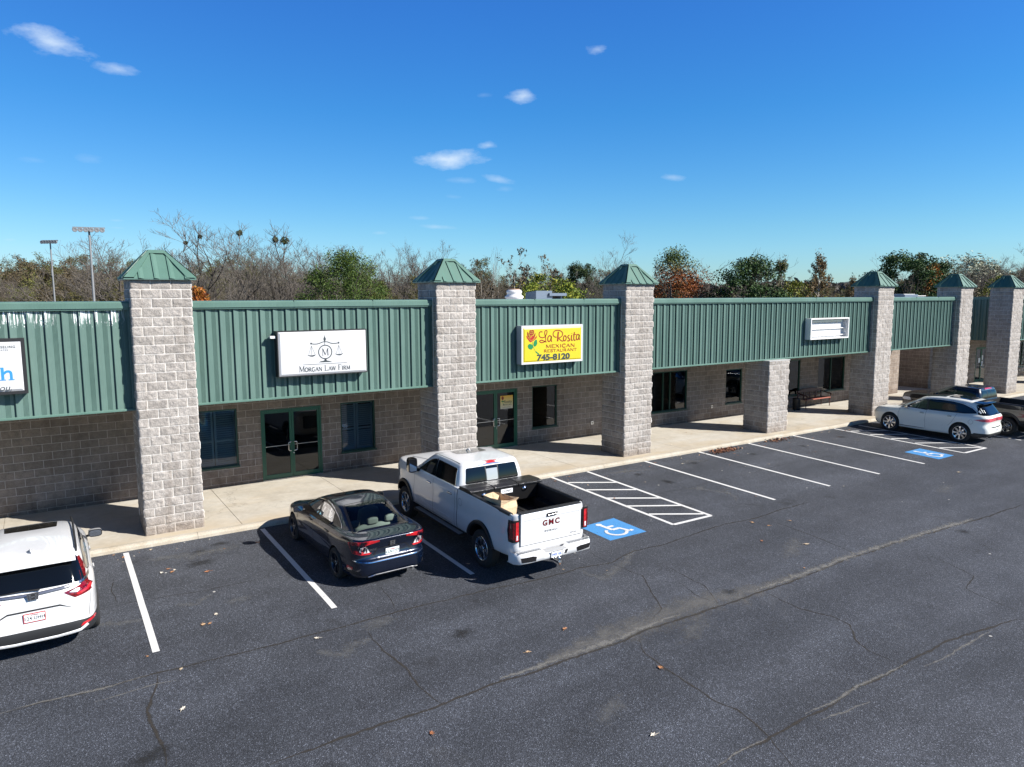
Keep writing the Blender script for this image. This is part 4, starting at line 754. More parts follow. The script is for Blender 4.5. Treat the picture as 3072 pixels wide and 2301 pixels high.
class Proj:
    """lays outlines drawn on a side, end or top view on to a body as thin curved pieces"""
    def __init__(s, bvh): s.t = bvh
    def hit(s, a, b, mode, off):
        if mode == 'L': o, d = Vector((-3, a, b)), Vector((1, 0, 0))
        elif mode == 'R': o, d = Vector((3, a, b)), Vector((-1, 0, 0))
        elif mode == 'B': o, d = Vector((a, -3, b)), Vector((0, 1, 0))
        elif mode == 'F': o, d = Vector((a, 12, b)), Vector((0, -1, 0))
        elif mode == 'T': o, d = Vector((a, b, 4)), Vector((0, 0, -1))
        else:                                        # ('C', xc, yc): a is an angle in degrees round a vertical axis, 0 = rear, positive = right
            _, xc, yc = mode; ang = R(a); dr = Vector((math.sin(ang), -math.cos(ang), 0)); o = Vector((xc, yc, b))+dr*3; d = -dr
        l, n, i, dist = s.t.ray_cast(o, d)
        if l is None: return None
        if n.dot(d) > 0: n = -n
        return l + n*off
    def patch(s, mb, poly, mode, mat, off=.004, res=.05, smooth=True):
        if mode in ('LR', 'RL'):
            s.patch(mb, poly, 'L', mat, off, res, smooth); s.patch(mb, poly, 'R', mat, off, res, smooth); return
        asp = 1.0
        if isinstance(mode, tuple): asp = 57.3
        P = []
        for i in range(len(poly)):
            a, c = Vector(poly[i][:2]), Vector(poly[(i+1) % len(poly)][:2]); L = Vector(((c-a).x/asp, (c-a).y)).length; n = max(1, int(L/res))
            P += [a.lerp(c, k/n) for k in range(n)]
        nb = len(P); E = [(i, (i+1) % nb) for i in range(nb)]
        xs = [p.x for p in P]; ys = [p.y for p in P]; x = min(xs)+res*asp*.5
        G = []
        while x < max(xs):
            y = min(ys)+res*.5
            while y < max(ys): G.append(Vector((x, y))); y += res
            x += res*asp
        vs, es, fs, *_ = delaunay_2d_cdt(P+G, E, [list(range(nb))], 1, 1e-5)
        i0 = len(mb.v); H = [s.hit(v.x, v.y, mode, off) for v in vs]; k = mb.mi(mat); idx = {}
        for f in fs:
            if any(H[v] is None for v in f): continue
            q = [H[v] for v in f]
            if max((q[a]-q[(a+1) % 3]).length for a in range(3)) > res*5: continue
            ids = []
            for v in f:
                if v not in idx: idx[v] = len(mb.v); mb.v.append(tuple(H[v]))
                ids.append(idx[v])
            mb.f.append(tuple(ids)); mb.m.append(k); mb.sm.append(smooth)
    def strip(s, mb, pts, w, mode, mat, off=.0035, closed=False, thick=0.0):
        if mode == 'LR': s.strip(mb, pts, w, 'L', mat, off, closed, thick); s.strip(mb, pts, w, 'R', mat, off, closed, thick); return
        asp = 57.3 if isinstance(mode, tuple) else 1.0
        V = [Vector((p[0]/asp, p[1])) for p in pts]
        if closed: V.append(V[0])
        L = []
        for i in range(len(V)-1):
            n = max(1, int((V[i+1]-V[i]).length/.04)); L += [V[i].lerp(V[i+1], k/n) for k in range(n)]
        L.append(V[-1]); rowa = []
        for i, p in enumerate(L):
            d = (L[min(i+1, len(L)-1)]-L[max(i-1, 0)])
            if closed and i in (0, len(L)-1): d = L[1]-L[-2]
            d = d.normalized(); q = Vector((-d.y, d.x))*w/2
            A = [s.hit((p+q*f).x*asp, (p+q*f).y, mode, off+(thick if abs(f) < .8 else 0)) for f in ((-1, -.6, .6, 1) if thick else (-1, 1))]
            rowa.append(None if any(a is None for a in A) else A)
        for a, c in zip(rowa[:-1], rowa[1:]):
            if a and c and (a[0]-c[0]).length < .35:
                for j in range(len(a)-1): mb.face([a[j], c[j], c[j+1], a[j+1]], mat, bool(thick))
def arcp(cx, cz, r, a0, a1, n=20): return [(cx+r*math.cos(R(a0+(a1-a0)*i/n)), cz+r*math.sin(R(a0+(a1-a0)*i/n))) for i in range(n+1)]
def make_wheel(parent, x, y, rad, rim_r, width, style, mat, name='wheel', steer=0.0):
    """tyre as the wheel part, rim as its sub-part; outer face on the car's outside"""
    sg = -1 if x < 0 else 1; b = MB(); w = width/2
    prof = [(rim_r*.96, -w*.55), (rim_r*1.0, -w*.8), (rim_r+(rad-rim_r)*.35, -w*1.0), (rad-.035, -w*.98), (rad-.008, -w*.78), (rad, -w*.6), (rad, w*.6), (rad-.008, w*.78), (rad-.035, w*.98), (rim_r+(rad-rim_r)*.35, w*1.0), (rim_r*1.0, w*.8), (rim_r*.96, w*.55)]
    b.lathe([(r, h*sg) for r, h in prof], MT['tyre'], 40, 'x')
    for k in (-.3, 0, .3): b.lathe([(rad+.001, (w*k-.006)), (rad+.001, (w*k+.006))], MT['black'], 40, 'x')
    o = b.build(name, parent); o.location = (x, y, rad); o.rotation_euler = (0, 0, steer)
    r = MB(); X = sg*w
    r.lathe([(rim_r*1.02, X*.80), (rim_r*1.0, X*.86), (rim_r*.955, X*.84), (rim_r*.93, X*.70), (rim_r*.90, X*.2), (rim_r*.90, -X*.7)], mat, 40, 'x')
    r.lathe([(rim_r*.90, X*.05), (.02, X*.05)], MT['black'], 28, 'x'); r.lathe([(rim_r*.58, X*.14), (rim_r*.56, X*.22), (.03, X*.22)], plain('brake_disc', (.30, .30, .31), .35, .9) if 'brake' not in MT else MT['brake'], 28, 'x')
    hub = rim_r*.22; r.lathe([(hub, X*.3), (hub, X*.66), (hub*.8, X*.70), (.004, X*.70)], mat, 20, 'x'); r.lathe([(hub*.45, X*.70), (hub*.42, X*.74), (.003, X*.74)], MT['black'], 16, 'x')
    n, wd0, wd1, pair = style
    for i in range(n):
        for pp in ((-pair, pair) if pair else (0,)):
            a = 2*math.pi*i/n; a0 = a+pp*.35; a1 = a+pp
            rows = []
            for f, wd in ((0, wd0), (.35, wd0*.85), (.75, (wd0*.3+wd1*.7)), (1, wd1)):
                rr_ = hub*.8+(rim_r*.95-hub*.8)*f; aa = a0+(a1-a0)*f; dx = X*(.66+.12*f-.10*math.sin(f*math.pi)); rd = Vector((0, math.cos(aa), math.sin(aa))); tn = Vector((0, -math.sin(aa), math.cos(aa)))
                rows.append([Vector((dx-X*.35, 0, 0))+rd*rr_-tn*wd*.5, Vector((dx, 0, 0))+rd*rr_-tn*wd*.38, Vector((dx, 0, 0))+rd*rr_+tn*wd*.38, Vector((dx-X*.35, 0, 0))+rd*rr_+tn*wd*.5])
            r.grid(rows, mat, False)
    for i in range(5 if n != 6 else 6):
        a = 2*math.pi*(i+.5)/5; r.lathe([(.012, X*.3), (.012, X*.71), (.002, X*.72)], MT['chrome'], 8, 'x', (0, math.cos(a)*hub*.7, math.sin(a)*hub*.7))
    ro = r.build('rim', o); return o
MT['brake'] = plain('brake_disc_metal', (.30, .30, .31), .35, .9)
def wheel_cutter(x0, x1, y, z, r, mat):
    b = MB(); n = 40; P = [(y+r*math.cos(2*math.pi*k/n), z+r*math.sin(2*math.pi*k/n)) for k in range(n)]
    b.prism(P, min(x0, x1), max(x0, x1), 'x', mat); return mesh_obj(b, 'cutter')
def text_mesh(b, s, size, mat, place, depth=.004, bold=0.0, spacing=1.0, squash=1.0, shear=0.0):
    """built-in font lettering; place(x, y, h) maps flat letter coordinates on to the object"""
    cu = bpy.data.curves.new('t', 'FONT'); cu.body = s; cu.size = size; cu.align_x = 'CENTER'; cu.align_y = 'CENTER'; cu.offset = bold; cu.space_character = spacing; cu.extrude = 0; cu.resolution_u = 3; cu.shear = shear
    o = bpy.data.objects.new('t', cu); C.objects.link(o); dg = bpy.context.evaluated_depsgraph_get(); dg.update()
    me = bpy.data.meshes.new_from_object(o.evaluated_get(dg)); bpy.data.objects.remove(o)
    i0 = len(b.v); k = b.mi(mat)
    for v in me.vertices: b.v.append(tuple(place(v.co.x*squash, v.co.y, depth)))
    for p in me.polygons: b.f.append(tuple(i0+v for v in p.vertices)); b.m.append(k); b.sm.append(False)
    bpy.data.meshes.remove(me)
def rear_place(x0, y0, z0, tilt=0.0):
    """writing read from behind the vehicle: letters run towards +x, face -y; tilt leans the top forward"""
    c, s = math.cos(tilt), math.sin(tilt)
    return lambda x, y, h: (x0+x, y0+y*s-h*c, z0+y*c+h*s)
def license_plate(parent, x0, y0, z0, text, frame, tcol, tilt=0.0, top=None, top_col=None):
    b = MB(); pl = rear_place(x0, y0, z0, tilt)
    def rect(w, h, hh, mat, cy=0.0, cx=0.0): b.face([pl(cx-w, cy-h, hh), pl(cx+w, cy-h, hh), pl(cx+w, cy+h, hh), pl(cx-w, cy+h, hh)], mat)
    W, H = .152, .076
    for (a, c) in (((-W, -H), (W, -H)), ((W, -H), (W, H)), ((W, H), (-W, H)), ((-W, H), (-W, -H))):
        b.face([pl(a[0], a[1], 0), pl(c[0], c[1], 0), pl(c[0], c[1], .006), pl(a[0], a[1], .006)], frame)
    rect(W, H, .006, frame); o_ = b.build('license_plate', parent)
    b = MB(); rect(W-.012, H-.014, .008, MT['plate_white']); 
    if top: text_mesh(b, top, .03, top_col, lambda x, y, h: pl(x, y+.048, h), .010, .0012)
    text_mesh(b, text, .082, tcol, lambda x, y, h: pl(x, y-.008, h), .010, .0018, 1.06, .86)
    b.build('plate_lettering', o_); return o_
def loft_box(b, P0, P1, mat):
    """hull between two quads"""
    for i in range(4): b.face([P0[i], P0[(i+1) % 4], P1[(i+1) % 4], P1[i]], mat)
    b.face(P0[::-1], mat); b.face(P1, mat)
def cushion(b, x, y, z, w, d, h, mat, lean=0.0, p=4.0):
    """rounded cushion standing on z"""
    rows = []
    for f in np.linspace(0, 1, 9):
        k = (1-abs(2*f-1)**p)**(1/p) if 0 < f < 1 else .35; rows.append([(x+w/2*k*sx, y+d/2*k*sy+lean*f*h, z+h*f) for sx, sy in [(math.copysign(abs(math.cos(a))**.5, math.cos(a)), math.copysign(abs(math.sin(a))**.5, math.sin(a))) for a in np.linspace(0, 2*math.pi, 17)[:-1]]])
    b.grid(rows, mat, True, True); b.face(rows[0][::-1], mat); b.face(rows[-1], mat)
def mirror_part(parent, x, y, z, mat, gl, s=1.0, tow=False):
    o_ = []
    for sg in (-1, 1):
        b = MB(); X = sg*x
        if tow:
            b.tube([(X, y, z-.05), (X+sg*.16, y-.02, z-.04)], .045, MT['black'], 8)
            rows = []
            for f, k in ((0, .8), (.25, 1), (1, 1.0)):
                yy = y+.13-.19*f
                rows.append([(X+sg*.22+.12*k*math.copysign(abs(math.cos(a))**.45, math.cos(a)), yy, z+.10+.19*k*math.copysign(abs(math.sin(a))**.45, math.sin(a))) for a in np.linspace(0, 2*math.pi, 21)[:-1]])
            b.grid(rows, MT['black_gloss'] if sg < 0 else mat, True, True); b.face(rows[0], MT['black_gloss'])
            m = b.build('door_mirror', parent); g = MB(); g.face([(X+sg*.22+dx*.105, y-.063, z+.10+dz*.17) for dx, dz in ((-1, -1), (1, -1), (1, 1), (-1, 1))], MT['black']); g.face([(X+sg*.22+dx*.095, y-.066, z+.10+dz*.16) for dx, dz in ((-1, -1), (1, -1), (1, 1), (-1, 1))], MT['mirror']); g.build('mirror_glass', m)
        else:
            b.tube([(X, y, z-.03), (X+sg*.09, y-.01, z-.01)], .025, MT['black'], 6); rows = []
            for f, k in ((-.12, .25), (0, .72), (.35, .97), (1, 1.0)):
                yy = y+.07-.13*f
                rows.append([(X+sg*.165+.118*s*k*math.copysign(abs(math.cos(a))**.6, math.cos(a)), yy, z+.03+.075*s*k*math.copysign(abs(math.sin(a))**.6, math.sin(a))) for a in np.linspace(0, 2*math.pi, 21)[:-1]])
            b.grid(rows, mat, True, True); b.face(rows[0], mat); b.face(rows[-1], MT['black']); m = b.build('door_mirror', parent)
            g = MB(); g.face([(X+sg*.165+.10*s*math.copysign(abs(math.cos(a))**.6, math.cos(a)), y-.068, z+.03+.06*s*math.copysign(abs(math.sin(a))**.6, math.sin(a))) for a in np.linspace(0, 2*math.pi, 21)[:-1]][::-1], MT['mirror']); g.build('mirror_glass', m)
MT['mirror'] = plain('mirror_glass', (.75, .80, .85), .03, 1.0, var=0)

def finish_body(o, parent, name='body'):
    o.name = name; o.data.name = name; o.parent = parent
    for p in o.data.polygons: p.use_smooth = True
    m = o.modifiers.new('edges', 'EDGE_SPLIT'); m.split_angle = R(42); return o
def handle(mb, pr, y, z, mat, mode='LR', w=.19):
    pr.patch(mb, fillet([(y-w/2+.01, z-.028), (y+w/2-.01, z-.028), (y+w/2-.01, z+.022), (y-w/2+.01, z+.022)], .02), mode, MT['gap'], .002, .04)
    pr.strip(mb, [(y-w/2, z), (y+w/2, z)], .026, mode, mat, .006, thick=.022)

# ------------------------------------------------------------------ dark blue sedan
def sedan(loc, yaw):
    root = empty('sedan_car', loc, yaw, 'dark navy four-door sedan with red C-shaped tail lamps parked beside the white pickup', 'car')
    P = MT['navy_car']; yr, yf = .98, 3.68
    def mod(p):
        x, y, z = p
        for yw in (yr, yf):
            d = ((y-yw)/.46)**2+((z-.42)/.34)**2
            if d < 4: x += math.copysign(.032*math.exp(-d*1.1), x) if abs(x) > .5 else 0
        return (x, y, z)
    rings = [(.60, .40, 4.25, .23, .19, .22, 6, 5), (.80, .14, 4.48, .22, .19, .20, 6, 5), (.862, .04, 4.57, .27, .24, .27, 7, 5), (.872, .0, 4.62, .42, .40, .42, 7, 5), (.872, -.005, 4.63, .56, .56, .52, 7, 5),
             (.878, .06, 4.60, .63, .66, .60, 7.5, 5), (.878, .09, 4.55, .80, .78, .66, 8, 5), (.862, .05, 4.48, .93, .885, .71, 8, 5), (.842, .03, 4.42, 1.0, .93, .735, 8, 5), (.825, .045, 4.36, 1.022, .955, .755, 8, 5.5), (.79, .16, 4.22, 1.038, .968, .79, 7, 6),
             (.745, .46, 3.60, 1.055, .985, .955, 5, 5), (.715, .62, 3.42, 1.09, 1.03, 1.0, 5, 4.5), (.66, .92, 3.08, 1.19, 1.17, 1.15, 5, 4.5), (.60, 1.25, 2.72, 1.30, 1.315, 1.285, 4.5, 4.5), (.555, 1.45, 2.52, 1.348, 1.368, 1.34, 4.5, 4.5), (.49, 1.55, 2.42, 1.362, 1.395, 1.362, 4, 4), (.34, 1.72, 2.28, 1.385, 1.412, 1.388, 3, 3), (.06, 1.95, 2.05, 1.412, 1.418, 1.413, 2, 2)]
    body = mesh_obj(ring_body(rings, P, mod=mod), 'body'); pr = Proj(bvh_of(body))
    cut = [wheel_cutter(sg*.60, sg*1.1, yw, .335, .365, MT['black']) for sg in (-1, 1) for yw in (yr, yf)]
    # hollow cabin
    cav = ring_body([(.60, .95, 3.3, .52, .50, .60, 5, 5), (.72, .80, 3.42, .60, .60, .70, 5, 5), (.70, .66, 3.40, .985, .90, .93, 5, 5), (.655, .78, 3.24, 1.09, 1.04, 1.03, 5, 4.5), (.60, 1.05, 2.94, 1.19, 1.17, 1.15, 5, 4.5), (.53, 1.38, 2.60, 1.29, 1.30, 1.27, 4.5, 4.5), (.42, 1.6, 2.4, 1.32, 1.35, 1.32, 4, 4), (.05, 1.95, 2.05, 1.36, 1.37, 1.36, 2, 2)], MT['cabin'], k=2)
    cut.append(mesh_obj(cav, 'cutter'))
    rw = [(-.47, 1.50), (.47, 1.50), (.62, .60), (.60, .56), (-.60, .56), (-.62, .60)]
    cb = MB(); cb.prism(rw, .9, 1.6, 'z', MT['black']); cut.append(mesh_obj(cb, 'cutter'))
    dlo = [(3.30, .985), (3.12, 1.07), (2.86, 1.19), (2.60, 1.275), (2.36, 1.32), (2.10, 1.338), (1.85, 1.325), (1.60, 1.28), (1.34, 1.20), (1.10, 1.10), (.99, 1.035), (1.30, 1.005), (1.85, .985), (2.6, .965)]
    fr = [(3.20, .998), (3.02, 1.085), (2.80, 1.185), (2.58, 1.255), (2.40, 1.29), (2.33, 1.295), (2.36, .985)]
    rr_ = [(2.27, 1.298), (2.10, 1.308), (1.86, 1.296), (1.62, 1.252), (1.55, 1.234), (1.50, 1.015), (2.30, .99)]
    qt = [(1.50, 1.215), (1.32, 1.16), (1.14, 1.085), (1.07, 1.045), (1.30, 1.028), (1.45, 1.02)]
    for w_ in (fr, rr_):
        cb = MB(); cb.prism(w_, -1.2, 1.2, 'x', MT['black']); cut.append(mesh_obj(cb, 'cutter'))
    carve(body, cut); finish_body(body, root)
    b = MB(); pr.patch(b, dlo, 'LR', MT['black_gloss'], .002, .06); 
    # black surround is opaque only round the panes: cut by building it as strips
    def ws_(b, m_):
        for w_ in (fr, rr_): pr.strip(b, w_, .03, m_, MT['black_gloss'], .0025, True)
        pr.strip(b, [(2.325, 1.30), (2.35, .98)], .075, m_, MT['black_gloss'], .0035); pr.strip(b, [(1.54, 1.225), (1.48, 1.01)], .05, m_, MT['black_gloss'], .0035); pr.patch(b, qt, m_, MT['tint'], .003, .05)
    lr('window_surround', root, ws_); lr('chrome_window_trim', root, lambda b, m_: pr.strip(b, dlo[:11], .022, m_, MT['chrome'], .005, thick=.006))
    for w_ in (fr, rr_):
        lr('side_window', root, lambda g, m_: pr.patch(g, w_, m_, MT['car_glass'], .001, .06))
    g = MB(); pr.patch(g, rw, 'T', MT['car_glass'], .001, .07); g.build('rear_window', root)
    b = MB(); pr.strip(b, rw, .05, 'T', MT['black_gloss'], .0025, True); b.build('rear_window_seal', root)
    g = MB(); pr.patch(g, fillet([(-.58, 3.38), (.58, 3.38), (.47, 2.60), (-.47, 2.60)], .06), 'T', MT['tint'], .003, .07); g.build('windshield', root)
    g = MB(); pr.patch(g, fillet([(-.42, 2.50), (.42, 2.50), (.40, 2.08), (-.40, 2.08)], .05), 'T', MT['tint'], .003, .07); g.build('sunroof', root)
    b = MB(); pr.strip(b, [(-.47, 1.53), (0, 1.56), (.47, 1.53)], .012, 'T', MT['gap'], .003); pr.strip(b, [(3.35, .66), (3.32, .96)], .008, 'LR', MT['gap'])
    pr.strip(b, [(3.34, .93), (3.38, .75), (3.36, .45), (3.30, .28)], .007, 'LR', MT['gap']); pr.strip(b, [(2.34, .97), (2.36, .6), (2.33, .28)], .007, 'LR', MT['gap'])
    pr.strip(b, [(1.34, 1.0), (1.40, .80), (1.36, .62), (1.22, .45)], .007, 'LR', MT['gap']); pr.strip(b, [(3.3, .27), (1.4, .27)], .012, 'LR', MT['gap'])
    pr.strip(b, [(.62, .98), (.40, .985), (.20, .96)], .006, 'LR', MT['gap']); pr.strip(b, fillet([(.66, .80), (.82, .80), (.82, .90), (.66, .90)], .02), .006, 'R', MT['gap'], closed=True)
    merge(body, b)
    for y_, z_ in ((2.52, .86), (1.50, .885)): lr('door_handle', root, lambda b, m_: handle(b, pr, y_, z_, P, m_))
    # tail lamps: a C open towards the badge
    for sg in (-1, 1):
        b = MB(); m = ('C', sg*.35, .75)
        A = lambda x, z, y=.06: (math.degrees(math.atan2(x*1.0-.35, .75-y)), z)
        pts = [A(.30, 1.00), A(.30, .972), A(.56, .935), A(.60, .915), A(.68, .80), A(.62, .775), A(.46, .745), A(.50, .715), A(.70, .725), A(.865, .76, .18), A(.875, .86, .26), A(.87, .955, .36), A(.80, 1.0, .10), A(.5, 1.012)]
        pts = [(a*sg, z) for a, z in pts]; pr.patch(b, pts if sg > 0 else pts[::-1], m, MT['red_lens'], .014, .018); lamp = b.build('tail_lamp', root)
        c = MB(); q = [A(.585, .91), A(.70, .885), A(.73, .80), A(.66, .76), A(.50, .757)]; q = [(a*sg, z) for a, z in q]; pr.patch(c, q if sg > 0 else q[::-1], m, MT['clear_lens'], .019, .018); c.build('reversing_lamp', lamp)
        c = MB(); q = fillet([(sg*.68, .30), (sg*.86, .33), (sg*.86, .40), (sg*.70, .385)], .01); pr.patch(c, q if sg > 0 else q[::-1], 'B', MT['black'], .004, .04)
        q = [(sg*.80, .40), (sg*.845, .40), (sg*.845, .47), (sg*.80, .46)]; pr.patch(c, q if sg > 0 else q[::-1], 'B', MT['red_lens'], .006, .04); c.build('bumper_reflector', root)
    b = MB(); pr.patch(b, fillet([(-.40, .68), (-.30, .60), (.30, .60), (.40, .68), (.31, .80), (-.31, .80)], .02), 'B', P, .004, .05)
    pr.strip(b, [(-.56, .90), (-.42, .66), (-.30, .585), (.30, .585), (.42, .66), (.56, .90)], .008, 'B', MT['gap'], .004); pr.strip(b, [(-.41, .69), (-.31, .81), (.31, .81), (.41, .69)], .016, 'B', MT['black_gloss'], .006); b.build('trunk_panel', root)
    b = MB(); pr.strip(b, [(-.55, .272), (-.4, .295), (.4, .295), (.55, .272)], 0.026, 'B', MT['rim_grey'], .022, thick=.01); b.build('bumper_trim', root)
    b = MB(); pr.strip(b, [(-.80, .60), (-.5, .565), (.5, .565), (.80, .60)], .012, 'B', MT['chrome'], .002); b.build('bumper_crease', root)
    license_plate(root, 0, .062, .705, 'CLN1777', MT['plate_white'], plain('plate_green_ink', (.02, .10, .09), .5), -.10, 'Louisiana', MT['red_lens'])
    b = MB(); pl = rear_place(0, .055, .885, -.05)
    for q in ([(-.058, .045), (-.05, -.045), (.05, -.045), (.058, .045)],): b.face([pl(x, y, .012) for x, y in q], MT['brushed']); b.face([pl(x*.82, y*.80, .015) for x, y in q], MT['black'])
    for q in ([(-.043, .036), (-.034, -.036), (-.016, -.036), (-.022, .036)], [(.043, .036), (.034, -.036), (.016, -.036), (.022, .036)], [(-.024, .008), (-.024, -.008), (.024, -.008), (.024, .008)]): b.face([pl(x, y, .018) for x, y in q], MT['chrome'])
    b.build('badge', root)
    b = MB(); text_mesh(b, 'CIVIC', .062, MT['chrome'], rear_place(-.44, .092, .80, -.05), .010, .0015, 1.15, 1.25); b.build('model_lettering', root)
    for x, y in ((-.36, 2.15), (.36, 2.15)): b = MB(); cushion(b, x, y, .55, .50, .16, .52, MT['seat'], -.22); s_ = b.build('seat', root); b = MB(); cushion(b, x, y-.14, 1.08, .26, .10, .19, MT['seat']); b.build('headrest', s_)
    b = MB(); cushion(b, 0, 1.20, .50, 1.20, .18, .50, MT['seat'], -.25); s_ = b.build('rear_bench', root)
    for x in (-.42, 0, .42): b = MB(); cushion(b, x, 1.04, .99, .25, .10, .15, MT['seat']); b.build('headrest', s_)
    mirror_part(root, .84, 2.95, .98, P, MT['tint'])
    for i, (x, y) in enumerate(((-.80, yr), (.80, yr), (-.80, yf), (.80, yf))): make_wheel(root, x*1.0, y, .325, .225, .215, (5, .045, .034, .17), MT['rim_dark'])
    b = MB(); b.box(-.72, .45, .17, .72, 4.2, .24, MT['black']); b.tube([(.45, .5, .24), (.45, .02, .23)], .03, MT['brushed'], 8); b.build('underbody', root)
    return root

# ------------------------------------------------------------------ compact white crossover at the left edge
def suv(loc, yaw):
    root = empty('crossover_car', loc, yaw, 'white compact crossover with dark rear window, cut off by the left edge of the photo', 'car')
    P = MT['white_car']; yr, yf = .97, 3.63
    def mod(p):
        x, y, z = p
        for yw in (yr, yf):
            d = ((y-yw)/.5)**2+((z-.5)/.38)**2
            if d < 4: x += math.copysign(.03*math.exp(-d*1.1), x) if abs(x) > .5 else 0
        return (x, y, z)
    rings = [(.66, .35, 4.3, .30, .24, .26, 6, 5), (.84, .12, 4.48, .30, .24, .26, 7, 5), (.90, .02, 4.56, .36, .30, .34, 7, 5), (.905, -.02, 4.60, .50, .48, .48, 7, 5), (.905, -.01, 4.61, .58, .60, .6, 7, 5), (.91, .0, 4.60, .66, .70, .66, 7, 5),
             (.91, .015, 4.55, .84, .84, .78, 7.5, 5), (.905, .02, 4.48, .98, .96, .86, 8, 5), (.885, .03, 4.40, 1.06, 1.02, .92, 8, 5), (.865, .05, 4.25, 1.10, 1.05, .97, 7, 5), (.835, .075, 3.75, 1.14, 1.09, 1.06, 7, 5), (.81, .12, 3.45, 1.22, 1.18, 1.14, 7, 5),
             (.77, .20, 3.15, 1.36, 1.36, 1.32, 7, 5), (.715, .31, 2.80, 1.53, 1.55, 1.50, 6.5, 5), (.67, .37, 2.62, 1.60, 1.625, 1.57, 6, 4.5), (.60, .40, 2.52, 1.625, 1.66, 1.60, 6, 4.5), (.42, .60, 2.35, 1.645, 1.685, 1.63, 4, 4), (.06, 1.4, 1.6, 1.69, 1.692, 1.69, 2, 2)]
    body = mesh_obj(ring_body(rings, P, mod=mod), 'body'); pr = Proj(bvh_of(body))
    carve(body, [wheel_cutter(sg*.62, sg*1.1, yw, .37, .405, MT['black']) for sg in (-1, 1) for yw in (yr, yf)]); finish_body(body, root)
    lr('side_window', root, lambda g, m_: pr.patch(g, fillet([(3.10, 1.10), (2.80, 1.30), (2.50, 1.47), (2.2, 1.53), (1.4, 1.545), (.85, 1.49), (.50, 1.40), (.42, 1.33), (.60, 1.22), (.95, 1.13), (2.0, 1.09)], .05), m_, MT['tint'], .003, .07))
    lr('window_trim', root, lambda b, m_: (pr.strip(b, [(.62, 1.22), (.95, 1.125), (2.0, 1.082), (3.1, 1.09)], .022, m_, MT['chrome'], .006, thick=.004), pr.strip(b, [(2.28, 1.54), (2.30, 1.08)], .05, m_, MT['black_gloss'], .005), pr.strip(b, [(1.22, 1.53), (1.06, 1.12)], .05, m_, MT['black_gloss'], .005)))
    g = MB(); pr.patch(g, fillet([(-.64, 1.555), (.64, 1.555), (.735, 1.19), (-.735, 1.19)], .03), 'B', MT['tint'], .009, .05); g.build('rear_window', root)
    b = MB(); rows = []
    for f, yy, zz_ in ((0, .42, 1.635), (.5, .26, 1.615), (.9, .17, 1.585), (1, .15, 1.565), (1.1, .17, 1.555), (1.4, .33, 1.56)): rows.append([(x, yy+abs(x)**2*.12, zz_-x*x*.045) for x in np.linspace(-.63, .63, 15)])
    b.grid(rows, P); b.build('roof_spoiler', root)
    g = MB(); pr.patch(g, fillet([(-.42, 2.42), (.42, 2.42), (.40, 1.9), (-.40, 1.9)], .05), 'T', MT['tint'], .003, .07); g.build('sunroof', root)
    g = MB(); pr.patch(g, fillet([(-.70, 3.42), (.70, 3.42), (.60, 2.62), (-.60, 2.62)], .06), 'T', MT['tint'], .003, .08); g.build('windshield', root)
    for sg in (-1, 1):
        b = MB(); xs = .655*sg; pts = [(xs, .55), (xs, 1.2), (xs, 2.0), (xs*.985, 2.45)]
        b.tube([(xs, .52, 1.60), (xs, .62, 1.655), (xs, 1.3, 1.69), (xs, 2.0, 1.685), (xs*.98, 2.5, 1.645), (xs*.97, 2.6, 1.60)], [.012, .018, .018, .018, .018, .01], MT['black'], 6); b.build('roof_rail', root)
    b = MB(); rows = [[(-.02, .80, 1.66), (0, .80, 1.67), (.02, .80, 1.66)], [(-.018, .68, 1.665), (0, .65, 1.73), (.018, .68, 1.665)], [(-.012, .60, 1.655), (0, .60, 1.70), (.012, .60, 1.655)]]; b.grid(rows, P); b.build('roof_antenna', root)
    for sg in (-1, 1):
        fl = lambda q: [(sg*x, z) for x, z in q][::sg]; sm_ = 'R' if sg > 0 else 'L'
        b = MB(); pr.patch(b, fl([(.865, 1.20), (.90, 1.16), (.90, 1.06), (.84, 1.005), (.58, .965), (.42, 1.075), (.60, 1.115), (.79, 1.165), (.80, 1.22)]), 'B', MT['darkred'], .006, .035)
        pr.patch(b, [(.12, 1.06), (.36, 1.13), (.44, 1.23), (.35, 1.21), (.34, 1.34), (.45, 1.53), (.40, 1.53), (.28, 1.35), (.20, 1.21), (.14, 1.13)], sm_, MT['darkred'], .006, .03)
        pr.patch(b, fl([(.685, 1.52), (.655, 1.52), (.715, 1.24), (.76, 1.21), (.83, 1.20), (.755, 1.34)]), 'B', MT['darkred'], .007, .03); lamp = b.build('tail_lamp', root)
        c = MB(); pr.patch(c, fl([(.87, 1.10), (.86, 1.055), (.62, 1.0), (.60, 1.03)]), 'B', MT['red_lens'], .011, .03); c.build('lamp_element', lamp)
        c = MB(); pr.patch(c, fl([(.50, 1.065), (.62, 1.045), (.66, 1.09), (.60, 1.10)]), 'B', MT['clear_lens'], .012, .03); c.build('reversing_lamp', lamp)
    b = MB(); pr.strip(b, [(-.80, 1.185), (-.4, 1.145), (-.1, 1.13), (.1, 1.13), (.4, 1.145), (.80, 1.185)], .05, 'B', MT['rim_grey'], .010, thick=.006); b.build('chrome_tailgate_bar', root)
    b = MB(); pl = rear_place(0, .02, 1.12, .1)
    b.face([pl(x, y, .026) for x, y in [(-.085, .06), (-.072, -.055), (.072, -.055), (.085, .06)]], MT['chrome']); b.face([pl(x, y, .029) for x, y in [(-.07, .048), (-.058, -.044), (.058, -.044), (.07, .048)]], MT['black'])
